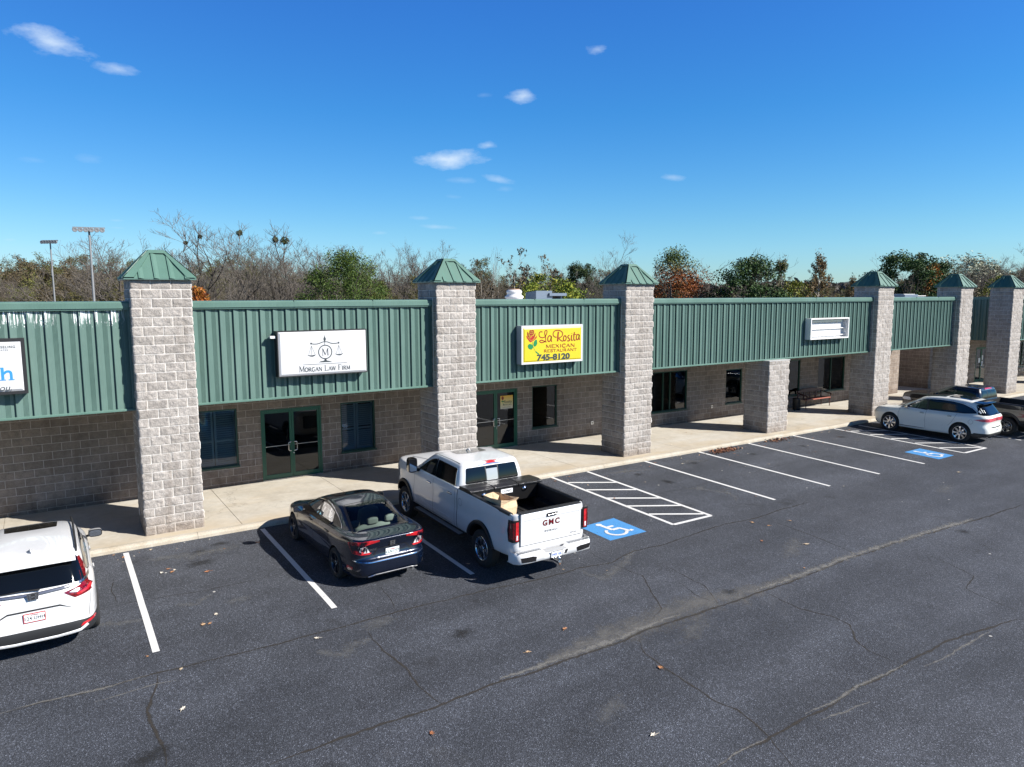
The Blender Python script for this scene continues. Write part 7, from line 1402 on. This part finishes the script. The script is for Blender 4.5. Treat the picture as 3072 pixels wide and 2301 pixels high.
ac = empty('rooftop_air_conditioner', (48.0, 9.0, 5.06), 0, 'pale rooftop air conditioner behind the far fascia', 'air conditioner'); b = MB(); b.box(-1.35, -.6, 0, .3, .6, .44, gm); b.build('cabinet', ac); b = MB(); b.box(.35, -.5, 0, 1.3, .5, .30, gm); b.box(.25, -.55, .32, 1.45, .55, .36, wv); b.box(-1.3, -.5, .441, .1, .5, .47, wv); b.build('cover', ac)

# ------------------------------------------------------------------ sports field lights
def field_light(x, y, H, wd, n, rz, label, ls=1.0):
    t = empty('field_light_pole', (x, y, -1.2), rz, label, 'light pole'); b = MB(); b.tube([(0, 0, 0), (0, 0, H*.5), (0, 0, H+1.0)], [.22*ls, .17*ls, .11*ls], MT['pole'], 10); b.build('pole', t)
    b = MB(); b.box(-wd/2, -.06*ls, H+.95, wd/2, .06*ls, H+.95+.12*ls, MT['pole']); b.box(-.06*ls, -.1, H*.83, .06*ls, -.02, H*.88, MT['pole']); b.build('crossarm', t)
    for i in range(n):
        xx = -wd/2+wd*(i+.5)/n; b = MB(); b.lathe([(r_*ls, h_*ls) for r_, h_ in ((.05, .35), (.16, .30), (.26, .12), (.30, -.08), (.27, -.09), (.02, -.02))], MT['pole'], 14, 'y', (xx, -.35*ls, H+.95-.25*ls)); b.box(xx-.05*ls, -.12*ls, H+.95-.35*ls, xx+.05*ls, .08*ls, H+.95, MT['pole']); b.build('floodlight', t)
    return t
MT['pole'] = plain('galvanised_pole', (.20, .21, .22), .6, .3)
field_light(1.56, 40.4, 10.5, 1.95, 6, R(-10), 'nearer and taller field light pole with six lamps left of the first pillar', .56)
field_light(-.63, 48.5, 10.1, 1.36, 6, R(-40), 'farther field light pole, leftmost on the horizon', .44)

# ------------------------------------------------------------------ vegetation
def leafmat(name, cols, rough=.6, zgrad=None):
    """leaf colours vary leaf by leaf and in big clumps"""
    t = M(name, rough=rough, spec=.25); g = t.n.new('ShaderNodeNewGeometry'); n = t.noise(.55, 3, None, .6)
    k = t.math('ADD', t.math('MULTIPLY', g.outputs['Random Per Island'], .5), t.math('MULTIPLY', n, .5))
    st = [(.15+.7*i/(len(cols)-1), c) for i, c in enumerate(cols)]; col = t.ramp(k, st)
    oi = t.n.new('ShaderNodeObjectInfo'); h = t.n.new('ShaderNodeHueSaturation'); t.l.new(col, h.inputs['Color'])
    t.l.new(t.math('MULTIPLY_ADD', oi.outputs['Random'], .03, .485), h.inputs['Hue']); t.l.new(t.math('MULTIPLY_ADD', oi.outputs['Random'], .5, .75), h.inputs['Value']); col = h.outputs[0]
    if zgrad:
        sx = t.n.new('ShaderNodeSeparateXYZ'); t.l.new(t.tcn.outputs['Object'], sx.inputs[0])
        k2 = t.ramp(t.math('ADD', t.math('MULTIPLY_ADD', sx.outputs['Z'], zgrad[0], zgrad[1]), t.math('MULTIPLY_ADD', n, .8, -.4)), [(.3, 0.0), (.7, 1.0)]); col = t.mix(k2, col, t.ramp(k, [(.2, zgrad[2]), (.8, zgrad[3])]))
    t.set('Base Color', col); t.set('Subsurface Weight', 0.0); return t.done()
def barkmat(name, a, c):
    t = M(name, rough=.9, spec=.2); oi = t.n.new('ShaderNodeObjectInfo'); n = t.noise(3, 5)
    col = t.mix(n, a, c); h = t.n.new('ShaderNodeHueSaturation'); t.l.new(col, h.inputs['Color']); t.l.new(t.math('MULTIPLY_ADD', oi.outputs['Random'], .55, .72), h.inputs['Value']); t.set('Base Color', h.outputs[0]); return t.done()
MT['bark'] = barkmat('grey_brown_bark', (.055, .047, .040), (.12, .105, .09)); MT['twig'] = barkmat('pinkish_grey_twigs', (.10, .087, .074), (.19, .170, .150)); MT['bark_pale'] = barkmat('pale_bark', (.28, .25, .21), (.45, .41, .36))
MT['twig_brown'] = barkmat('brown_twigs', (.075, .062, .044), (.14, .118, .088))
MT['lf_green'] = leafmat('fresh_green_leaves', [(.016, .032, .006), (.045, .075, .012), (.10, .14, .025)])
MT['lf_dark'] = leafmat('dark_green_leaves', [(.010, .022, .007), (.028, .055, .014), (.065, .10, .025)])
MT['lf_cyp'] = leafmat('autumn_cypress_leaves', [(.10, .028, .008), (.22, .065, .015), (.26, .13, .025)], zgrad=(.33, -2.35, (.035, .055, .012), (.10, .14, .035)))
MT['lf_cone'] = leafmat('thin_autumn_needles', [(.11, .07, .03), (.19, .13, .05), (.16, .16, .06)]); MT['lf_rust'] = leafmat('rust_leaves', [(.14, .03, .01), (.28, .075, .015), (.20, .12, .02)])
MT['lf_olive'] = leafmat('olive_leaves', [(.045, .05, .014), (.09, .095, .022), (.14, .12, .035)]); MT['lf_brown'] = leafmat('dry_brown_leaves', [(.055, .045, .022), (.10, .08, .042), (.16, .13, .075)])
MT['lf_pale'] = leafmat('pale_willow_leaves', [(.17, .18, .12), (.27, .28, .19), (.36, .36, .27)]); MT['lf_lime'] = leafmat('yellow_green_leaves', [(.07, .10, .012), (.14, .17, .02), (.26, .22, .03)])
MT['lf_far'] = leafmat('far_wood_canopy', [(.055, .05, .035), (.09, .075, .06), (.13, .11, .09)])
MT['lf_mist'] = leafmat('mistletoe_leaves', [(.018, .022, .008), (.035, .042, .014), (.06, .065, .022)])
def quick_mesh(name, V, F, mats, mi=None):
    me = bpy.data.meshes.new(name); V = np.asarray(V, np.float32); F = np.asarray(F, np.int32); me.vertices.add(len(V)); me.vertices.foreach_set('co', V.ravel())
    k = F.shape[1]; me.loops.add(F.size); me.loops.foreach_set('vertex_index', F.ravel()); me.polygons.add(len(F)); me.polygons.foreach_set('loop_start', np.arange(0, F.size, k, dtype=np.int32))
    for m in mats: me.materials.append(m)
    if mi is not None: me.polygons.foreach_set('material_index', np.asarray(mi, np.int32))
    me.update(calc_edges=True); return me
def leaves(P, size, rs, aspect=1.6, up=.3):
    """small leaf-sized quads at points P with random facing"""
    P = np.asarray(P); n = len(P); d = rs.normal(size=(n, 3)); d[:, 2] += up; d /= np.linalg.norm(d, axis=1)[:, None]
    r = rs.normal(size=(n, 3)); a = np.cross(d, r); a /= np.linalg.norm(a, axis=1)[:, None]; b = np.cross(d, a); s = size*(.6+.8*rs.rand(n))[:, None]
    V = np.stack([P-a*s*aspect, P-b*s*.6, P+a*s*aspect, P+b*s*.6], 1).reshape(-1, 3); F = np.arange(4*n).reshape(n, 4); return V, F
def clump_points(centres, rad, per, rs, squash=.8):
    C_ = np.repeat(np.asarray(centres), per, axis=0); n = len(C_); d = rs.normal(size=(n, 3)); d /= np.linalg.norm(d, axis=1)[:, None]; r = rs.rand(n)**.45
    R_ = np.repeat(np.asarray(rad) if np.ndim(rad) else np.full(len(centres), rad), per); return C_+d*(r*R_)[:, None]*np.array([1, 1, squash])
def grow(seed, H, trunk_h, r0, n_main, ang, levels, kids, lens, up, wig=.16, fork_lo=.0):
    """branch skeleton: list of (points, radii, level)"""
    rg = random.Random(seed); out = []
    def branch(p, d, L, r, lv):
        n = 6 if lv < 2 else 4 if lv < levels else 3; pts, rad = [p.copy()], [r]
        for i in range(n):
            d = (d + Vector((rg.uniform(-1, 1), rg.uniform(-1, 1), rg.uniform(-.6, .8)))*wig + Vector((0, 0, up*(.5 if lv < 2 else 1)))).normalized(); p = p + d*L/n; pts.append(p.copy()); rad.append(r*(1-(i+1)/n*.62))
        out.append((pts, rad, lv))
        if lv >= levels: return
        for c in range(kids[lv]):
            f = rg.uniform(.28, 1.0) if lv else rg.uniform(.3, 1.0); k = min(n-1, int(f*n)); q = pts[k].lerp(pts[k+1], f*n-k) if f < 1 else pts[-1]; dd = (pts[k+1]-pts[k]).normalized()
            a = R(rg.uniform(22, 52)); t_ = dd.cross(Vector((rg.uniform(-1, 1), rg.uniform(-1, 1), rg.uniform(-1, 1)))).normalized(); nd = (dd*math.cos(a)+t_*math.sin(a)).normalized()
            branch(q, nd, L*lens[lv]*rg.uniform(.7, 1.2)*(1.15-.4*f), max(rad[k]*.55, .0095), lv+1)
    base = Vector((0, 0, 0)); pts = [Vector((0, 0, trunk_h*i/4)) for i in range(5)]; out.append((pts, [r0*(1.15-.3*i/4) for i in range(5)], 0))
    for i in range(n_main):
        a = 2*math.pi*i/n_main+rg.uniform(-.4, .4); th = R(rg.uniform(*ang)); z = trunk_h*rg.uniform(.55+fork_lo, 1.0); d = Vector((math.cos(a)*math.sin(th), math.sin(a)*math.sin(th), math.cos(th)))
        branch(Vector((0, 0, z)), d, (H-z)*rg.uniform(.62, .9), r0*.55*rg.uniform(.7, 1), 1)
    return out
def tubes_np(segs, sides):
    V, F = [], []; base = 0
    for pts, rad, lv in segs:
        s = sides(lv); P = np.array([tuple(p) for p in pts]); t = np.gradient(P, axis=0); t /= np.linalg.norm(t, axis=1)[:, None]+1e-9; ref = np.array([0.3, .5, .81]); a = np.cross(t, ref); a /= np.linalg.norm(a, axis=1)[:, None]+1e-9; b = np.cross(t, a)
        ang = np.arange(s)*2*math.pi/s; ring = a[:, None, :]*np.cos(ang)[None, :, None]+b[:, None, :]*np.sin(ang)[None, :, None]; V.append((P[:, None, :]+ring*np.array(rad)[:, None, None]).reshape(-1, 3)); n = len(P)
        i = np.arange(n-1)[:, None]*s; j = np.arange(s)[None, :]; j2 = (j+1) % s; F.append((np.stack([i+j, i+j2, i+s+j2, i+s+j], -1)+base).reshape(-1, 4)); base += n*s
    return np.concatenate(V), np.concatenate(F)
def tree_proto(name, seed, skel, twig_mat, bark, leaf=None, crown_name='crown'):
    """root empty at the foot > trunk (thick limbs), crown (twigs and leaves)"""
    rs = np.random.RandomState(seed); root = empty(name); th = [s for s in skel if s[2] <= 2]; tw = [s for s in skel if s[2] > 2]
    V, F = tubes_np(th, lambda l: 7 if l == 0 else 5 if l == 1 else 4); o = bpy.data.objects.new('trunk', quick_mesh('trunk', V, F, [bark])); C.objects.link(o); o.parent = root
    VV, FF, MI, nb = [], [], [], 0
    if tw: V, F = tubes_np(tw, lambda l: 3); VV.append(V); FF.append(F); MI += [0]*len(F); nb = len(V)
    if leaf:
        P, size, mat, up = leaf(skel, rs); V, F = leaves(P, size, rs, up=up); VV.append(V); FF.append(F+nb); MI += [1]*len(F)
    o = bpy.data.objects.new(crown_name, quick_mesh(crown_name, np.concatenate(VV), np.concatenate(FF), [twig_mat, mat if leaf else twig_mat], MI)); C.objects.link(o); o.parent = root
    root['H'] = 10.0; return root
def fit_height(root, H=10.0):
    zs = float(np.percentile(np.concatenate([np.array([v.co.z for v in o.data.vertices]) for o in root.children]), 99.7)); k = H/zs
    for o in root.children:
        co = np.empty(len(o.data.vertices)*3); o.data.vertices.foreach_get('co', co); o.data.vertices.foreach_set('co', co*k); o.data.update()
    return root
def shape_points(n, fn, rs):
    """random points inside a silhouette fn(height 0..1) = radius"""
    out = []
    while len(out) < n:
        z = rs.rand(); r = fn(z)
        if r <= 0: continue
        if rs.rand()*3 > r+.8: continue
        a = rs.rand()*2*math.pi; q = r*(rs.rand()**.35)*(.85+.3*rs.rand()); out.append((q*math.cos(a), q*math.sin(a), z))
    return np.array(out)
PROTO = {}
for i in range(3):
    sk = grow(100+i, 10, 1.6, .24, 7+i, (10, 50), 5, {1: 6, 2: 5, 3: 5, 4: 3}, {1: .55, 2: .56, 3: .58, 4: .62}, .09, .17)
    PROTO.setdefault('bare', []).append(fit_height(tree_proto('bare_tree', i, sk, MT['twig'], MT['bark']), 10.0))
for i in range(3):
    sk = grow(200+i, 9, .8, .15, 7, (6, 60), 5, {1: 5, 2: 4, 3: 3, 4: 3}, {1: .5, 2: .55, 3: .62, 4: .66}, .08, .2, -.3)
    PROTO.setdefault('thick', []).append(fit_height(tree_proto('brushy_bare_tree', 20+i, sk, MT['twig_brown'] if i else MT['twig'], MT['bark'])))
def tip_leaves(frac, size, mat, per=1, rad=.12, up=.3, zmin=0.0):
    def f(sk, rs):
        P = [tuple(s[0][k]) for s in sk if s[2] >= 4 for k in (1, -1) if s[0][-1].z > zmin]; P = np.array(P); P = P[rs.rand(len(P)) < frac]; return clump_points(P, rad, per, rs), size, mat, up
    return f
for i, (k, mt) in enumerate((('olive', 'lf_olive'), ('brown', 'lf_brown'), ('olive', 'lf_olive'))):
    sk = grow(300+i, 9, .8, .14, 7, (6, 62), 5, {1: 5, 2: 4, 3: 3, 4: 3}, {1: .5, 2: .55, 3: .62, 4: .66}, .06, .2, -.3)
    PROTO.setdefault(k, []).append(fit_height(tree_proto('leafy_brush_tree', 40+i, sk, MT['twig_brown'], MT['bark'], tip_leaves(.8, .055, MT[mt], 10, .40))))
sk = grow(400, 9, 3.0, .13, 5, (10, 34), 4, {1: 4, 2: 4, 3: 3}, {1: .5, 2: .5, 3: .5}, .12); PROTO['snag'] = [fit_height(tree_proto('thin_bare_tree', 60, sk, MT['twig'], MT['bark_pale']))]
sk = grow(410, 9, 2.0, .2, 6, (12, 48), 4, {1: 5, 2: 4, 3: 4}, {1: .52, 2: .55, 3: .6}, .10); PROTO['syc'] = [fit_height(tree_proto('sparse_leaf_tree', 61, sk, MT['twig'], MT['bark_pale'], tip_leaves(.5, .10, MT['lf_brown'], 3, .2, zmin=3)))]
def shell_tree(name, seed, fn, nclump, rad, per, size, mat, squash=.85, skel=None, up=.3, wf=1.0):
    def leaf(sk, rs):
        c = shape_points(nclump, fn, rs); c = c*np.array([10*wf, 10*wf, 10]); rr_ = rad*(.6+.8*rs.rand(len(c))); return clump_points(c, rr_, per, rs, squash), size, mat, up
    sk = skel or grow(seed, 9.2, 1.5, .2, 7, (8, 45), 4, {1: 5, 2: 4, 3: 2}, {1: .5, 2: .55, 3: .5}, .08); return fit_height(tree_proto(name, seed, sk, MT['bark'], MT['bark'], leaf))
PROTO['round'] = [shell_tree('dense_green_tree', 501, lambda z: .33*math.sqrt(max(0, 1-((z-.45)/.56)**2))*(1.0 if z < .8 else .9), 300, .80, 190, .045, MT['lf_green'])]
PROTO['oak'] = [shell_tree('dark_green_tree', 502, lambda z: .34*max(0, 1-abs((z-.42)/.62)**2.2)**.6 if z > .12 else .2, 140, .85, 190, .07, MT['lf_dark'], .7), shell_tree('dark_green_tree', 512, lambda z: .36*max(0, 1-abs((z-.5)/.55)**2.4)**.6 if z > .1 else .15, 130, .85, 190, .075, MT['lf_dark'], .65)]
PROTO['cypress'] = [shell_tree('autumn_cypress_tree', 503, lambda z: (.34*(1-z)**.62+.03) if z > .05 else .3, 200, .65, 150, .048, MT['lf_cyp'], 1.3)]
PROTO['rust'] = [shell_tree('rust_coloured_tree', 504, lambda z: .42*max(0, 1-z)**.7, 90, .8, 100, .09, MT['lf_rust'])]
PROTO['lime'] = [shell_tree('yellow_green_tree', 505, lambda z: .45*max(0, 1-z**2)**.5, 90, .75, 70, .09, MT['lf_lime'])]
PROTO['willow'] = [shell_tree('pale_leafy_tree', 506, lambda z: .42*max(0, 1-abs((z-.5)/.5)**2)**.5, 120, .8, 55, .08, MT['lf_pale'], 1.0)]
def cone_skel(seed):
    rg = random.Random(seed); out = [([Vector((0, 0, 10*i/8)) for i in range(9)], [.17*(1-i/8.5) for i in range(9)], 0)]
    for i in range(75):
        z = rg.uniform(.6, 9.6); L = (10-z)*.30+.25; a = rg.uniform(0, 6.28); p = Vector((0, 0, z)); d = Vector((math.cos(a), math.sin(a), rg.uniform(.25, .8))).normalized(); pts = [p+d*L*k/4+Vector((0, 0, .05*k*k*.3)) for k in range(5)]; out.append((pts, [.035*(1-k/5) for k in range(5)], 2))
        for j in range(6):
            q = pts[rg.randint(1, 4)]; dd = (d+Vector((rg.uniform(-1, 1), rg.uniform(-1, 1), rg.uniform(-.3, .6)))*.8).normalized(); out.append(([q, q+dd*L*.2, q+dd*L*.38], [.014, .01, .006], 4))
    return out
def cone_leaf(mat):
    def f(sk, rs): P = np.array([tuple(p) for s in sk if s[2] == 4 for p in s[0][1:]]); top = rs.normal(size=(420, 3))*np.array([.22, .22, .42])+np.array([0, 0, 9.5]); return np.concatenate([clump_points(P, .25, 9, rs), top]), .06, mat, .3
    return f
PROTO['cone'] = [fit_height(tree_proto('conical_tree', 70+i, cone_skel(70+i), MT['twig_brown'], MT['bark_pale'], cone_leaf(MT[m]))) for i, m in enumerate(('lf_cone', 'lf_olive'))]
LAB = dict(bare='tall leafless tree with spreading grey branches behind the roof', thick='leafless brushy tree in the brown wood behind the shops', olive='half-bare brush tree with olive leaves in the wood behind the shops', brown='brush tree with dry brown leaves in the wood behind the shops',
    snag='thin leafless tree rising above the wood between the second and third pillars', syc='pale-barked tree with sparse dry leaves behind the yellow sign', round='dense round green tree left of the second pillar, behind the roof', oak='broad dark green tree standing above the far fascia', cypress='large tree turning from green to orange-red right of the third pillar',
    rust='rust-coloured autumn tree', lime='yellow-green leafy shrub tree just above the roofline', willow='pale greyish-leaved tree behind the two rightmost pillars', cone='slender conical tree with thin autumn needles')
LAB1 = {0: 'tall leafless tree directly right of the first pillar', 1: 'tall leafless tree with dark mistletoe balls in its top', 2: 'leafless tree left of the first pillar roof', 3: 'leafless tree between the two tallest bare trees behind the law firm', 4: 'leafless tree just left of the dense round green tree', 5: 'small leafless tree just left of the second pillar roof', 6: 'airy leafless tree standing alone behind the third pillar roof',
    7: 'leafless tree at the right edge of the photo', 8: 'leafless tree between the two rightmost pillar roofs', 12: 'dark green broadleaf tree above the long fascia', 13: 'conical brownish tree touching the dark green tree on its right', 14: 'pointed conical tree with a green tuft on its tip', 15: 'dark green tree right of the fifth pillar roof', 16: 'smaller dark green tree leaning into the rust-coloured one',
    18: 'rust-coloured tree in front of the pale tree, by the sixth pillar', 19: 'low red-orange shrub beside the first pillar above the green coping', 20: 'tallest pale tree with sparse leaves above the yellow sign', 21: 'shorter sparse-leaved tree right of the tallest pale one', 22: 'green and orange tree left of the third pillar roof', 26: 'sparse tree right of the second pillar roof',
    23: 'yellow-green shrub behind the roof ventilator', 24: 'yellow-green shrub right of the exhaust hood', 25: 'yellow-green shrub left of the roof ventilator', 27: 'yellow-green shrub between the sixth and seventh pillars', 28: 'conical tree close left of the fifth pillar', 29: 'low yellow-green shrub below the conical trees', 30: 'low yellow-green shrub left of the fifth pillar'}
rt_ = random.Random(9); used = set(); MAINTREE = {}; BALLS = [(13.61, 49.8, 11.17, .30, 3), (14.03, 39.9, 9.93, .26, 1), (14.69, 39.72, 9.87, .34, 1), (8.09, 43.23, 9.69, .16, 0), (9.05, 42.56, 10.14, .18, 0)]
for i, (k, x, y, H, w) in enumerate(TREES):
    pl_ = PROTO[k]; j = i % len(pl_)
    if k == 'oak': j = 0 if i == 12 else 1
    pr_ = pl_[j]; o = pr_ if (k, j) not in used else copy_tree(pr_); used.add((k, j)); MAINTREE[i] = o
    s = H/10.0; ws = s*w*(1.25 if k == 'bare' else 1) if k not in ('thick', 'olive', 'brown') else s*w*1.15; o.location = (x, y, -1.0); o.rotation_euler = (0, 0, rt_.uniform(0, 6.28) if i else 0.6); o.scale = (ws, ws, s)
    if i < NT: o['label'] = LAB1.get(i, LAB[k]); o['category'] = 'tree'
    else: o['label'] = LAB[k]; o['category'] = 'tree'; o['group'] = {'thick': 'leafless brush trees of the wood behind the shops', 'olive': 'olive-leaved brush trees of the wood', 'brown': 'brown-leaved brush trees of the wood'}[k]
for lst in PROTO.values():
    for o in lst:
        if 'label' not in o:
            for c in list(o.children): bpy.data.objects.remove(c)
            bpy.data.objects.remove(o)
        elif 'H' in o: del o['H']
# mistletoe balls in the bare trees
rs = np.random.RandomState(3)
for x, y, z_, r_, ti in BALLS:
    P = clump_points([(0, 0, 0)], r_, int(900*r_), rs, .9); V, F = leaves(P, .055, rs); o = bpy.data.objects.new('mistletoe', quick_mesh('mistletoe', V, F, [MT['lf_mist']])); C.objects.link(o); o.location = (x, y, z_)
    tag(o, 'dark round mistletoe ball high in a leafless tree', 'mistletoe', 'mistletoe balls in the bare trees')
    # the limb that carries it, part of its tree, with side twigs round the ball
    tr = MAINTREE[ti]; bpy.context.view_layer.update(); inv = tr.matrix_world.inverted(); rg = random.Random(int(z_*100)); b = MB(); tx, ty = tr.location.x, tr.location.y; A_ = Vector((tx, ty, 2.0)); B_ = Vector((x, y, z_+1.1)); pts = []
    for k in range(9): f = k/8; p = A_.lerp(B_, f); p.x += math.sin(f*3.1)*.35*rg.uniform(-1, 1); p.z += math.sin(f*3.14)*.6; pts.append(p)
    b.tube([inv @ p for p in pts], [.05*(1-.86*k/8) for k in range(9)], MT['bark'], 5)
    for k in range(26):
        f = rg.uniform(.35, 1); q = pts[int(f*7.99)]; d = Vector((rg.uniform(-1, 1), rg.uniform(-1, 1), rg.uniform(.2, 1.2))).normalized(); L = rg.uniform(.5, 1.5); m_ = q+d*L*.55+Vector((0, 0, .08)); b.tube([inv @ q, inv @ m_, inv @ (m_+(d+Vector((0, 0, .5))).normalized()*L*.5)], [.014, .010, .006], MT['twig'], 3)
        for _ in range(2): e = m_+Vector((rg.uniform(-.4, .4), rg.uniform(-.4, .4), rg.uniform(.1, .6))); b.tube([inv @ m_, inv @ e], [.008, .005], MT['twig'], 3)
    b.build('limb', tr)
# undergrowth that closes the foot of the wood
rs = np.random.RandomState(8); P = []
for (k, x, y, H, w) in TREES[NT:]:
    n = 700; P.append(np.stack([x+rs.normal(size=n)*2.8, y+rs.normal(size=n)*2.8, -1+rs.rand(n)**1.6*5.0], 1))
V, F = leaves(np.concatenate(P), .14, rs); o = bpy.data.objects.new('undergrowth', quick_mesh('undergrowth', V, F, [MT['lf_brown']])); C.objects.link(o); o['kind'] = 'stuff'; tag(o, 'tangled brown undergrowth filling the foot of the wood behind the shops', 'undergrowth')
# far wooded hills
cx_, cy_ = -2.2, -17.9
def hills(name, D, depth, hf, mat, seed):
    rs = np.random.RandomState(seed); rows = []; na = 260
    for r_ in range(7):
        f = r_/6; row = []
        for i in range(na):
            az = R(-15+i*115/(na-1)); d = D+depth*f; h = hf(math.degrees(az))*math.sin(min(1, f*1.25)*math.pi/2)+2.2*D/1500*float(fbm(np.array(i*.9), np.array(r_*3.1+seed), 3)); row.append((cx_+math.sin(az)*d, cy_+math.cos(az)*d, -1.5+h*(1 if r_ else 0)))
        rows.append(row)
    b = MB(); b.grid(rows, mat, False); o = b.build(name); o['kind'] = 'structure'
t = M('wooded_hillside_haze_tint', rough=.95, spec=.1); n = t.noise(.06, 6, None, .7); t.set('Base Color', t.ramp(n, [(.35, (.045, .06, .055)), (.5, (.07, .085, .08)), (.65, (.09, .10, .09))])); MT['hill'] = t.done()  # distance haze is painted into the woods as a blue-grey cast
def hump(a, c, w, h): return h*math.exp(-((a-c)/w)**2)
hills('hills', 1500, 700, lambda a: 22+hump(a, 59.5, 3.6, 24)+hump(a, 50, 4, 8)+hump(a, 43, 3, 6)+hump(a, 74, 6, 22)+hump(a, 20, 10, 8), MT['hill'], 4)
0 and hills('hills', 420, 300, lambda a: 11+hump(a, 52, 5, 3)+hump(a, 35, 6, 2)+hump(a, 68, 5, 3), MT['hill'], 9)

# the far wood: a continuous leafless canopy that reads as one mass
rs = np.random.RandomState(18); n = 60000; az = np.radians(rs.uniform(-8, 82, n)); D_ = rs.uniform(190, 420, n); hh = 7.2+3.6*np.array([fbm(np.array(math.degrees(a)*1.7), np.array(d*.03), 3) for a, d in zip(az[:1], D_[:1])]).mean()
hh = 6.0+5.5*fbm(np.degrees(az)*1.9, D_*.035, 4)+D_*.004; z_ = -1.2+hh*(1-rs.rand(n)**2.2*.75); P = np.stack([cx_+np.sin(az)*D_, cy_+np.cos(az)*D_, z_], 1)
V, F = leaves(P, .62, rs, aspect=1.2); o = bpy.data.objects.new('far_wood', quick_mesh('far_wood', V, F, [MT['lf_far']])); C.objects.link(o); o['kind'] = 'stuff'; tag(o, 'far brownish-grey wood stretching to the horizon behind the shops', 'wood')
# ------------------------------------------------------------------ fallen leaves
t = M('dry_leaf', rough=.7); oi = t.n.new('ShaderNodeObjectInfo'); t.set('Base Color', t.ramp(oi.outputs['Random'], [(0., (.30, .12, .05)), (.4, (.40, .22, .10)), (.7, (.46, .36, .24)), (1., (.58, .54, .46))])); MT['leaf'] = t.done()
t = M('leaf_pile', rough=.8); g = t.n.new('ShaderNodeNewGeometry'); t.set('Base Color', t.ramp(g.outputs['Random Per Island'], [(0., (.03, .015, .01)), (.5, (.12, .04, .02)), (.85, (.30, .12, .05)), (1., (.45, .30, .18))])); MT['leaf_pile'] = t.done()
def leaf_proto(seed):
    rg = random.Random(seed); b = MB(); pts = []
    for k in range(14):
        a = k*2*math.pi/14; r_ = (.055 if k % 2 == 0 else .026)*rg.uniform(.8, 1.15); pts.append((r_*1.35*math.cos(a), r_*math.sin(a), .012+.014*rg.random()))
    c = (0, 0, .008)
    for k in range(14): b.face([c, pts[k], pts[(k+1) % 14]], MT['leaf'], True)
    b.tube([(.05, 0, .012), (.11, .01, .016)], .0025, MT['leaf'], 4); return b.build('fallen_leaf')
lp = [leaf_proto(s) for s in range(3)]; rl = random.Random(12); spots = [(p[0], p[1], .0) for p in LEAVES]
for i in range(90):
    x = rl.uniform(-1.5, 30); y_ = -.5-abs(rl.gauss(0, 1.6)) if rl.random() < .75 else rl.uniform(-9, -1); spots.append((x, y_, 0.0))
for i in range(14): spots.append((rl.uniform(0, 28), rl.uniform(.2, 3.3), .12))
for i in range(34): spots.append((rl.choice([-.3, 1.3, 10.9, 15.9, 18.6, 19.4, 25.0])+rl.gauss(0, .45), -.56-abs(rl.gauss(0, .22)), 0.0))
for i, (x, y_, z_) in enumerate(spots):
    o = lp[i] if i < 3 else lp[i % 3].copy()
    if i >= 3: C.objects.link(o)
    s = rl.uniform(.65, 1.0) if i < len(LEAVES) else rl.uniform(.22, .7); o.location = (x, y_, z_+.004+(gz(y_) if z_ == 0 else 0)); o.rotation_euler = (0, 0, rl.uniform(0, 6.28)); o.scale = (s, s, s)
    tag(o, 'dry brown leaf lying on the pavement', 'leaf', 'fallen leaves scattered over the car park')
for (px_, py_, rx, ry, n, lab) in ((18.15, -.85, .62, .22, 420, 'dark red-brown pile of wet leaves beside the kerb between two stall lines'), (21.3, -.75, .7, .2, 130, 'thin scatter of small leaves against the kerb near the short pillar')):
    P = np.stack([px_+rs.normal(size=n)*rx*.5, py_+rs.normal(size=n)*ry*.5, .012+rs.rand(n)*.05], 1); V, F = leaves(P, .03, rs, up=1.5); o = bpy.data.objects.new('leaf_litter', quick_mesh('leaf_litter', V, F, [MT['leaf_pile']])); C.objects.link(o); o['kind'] = 'stuff'; tag(o, lab, 'leaf litter')
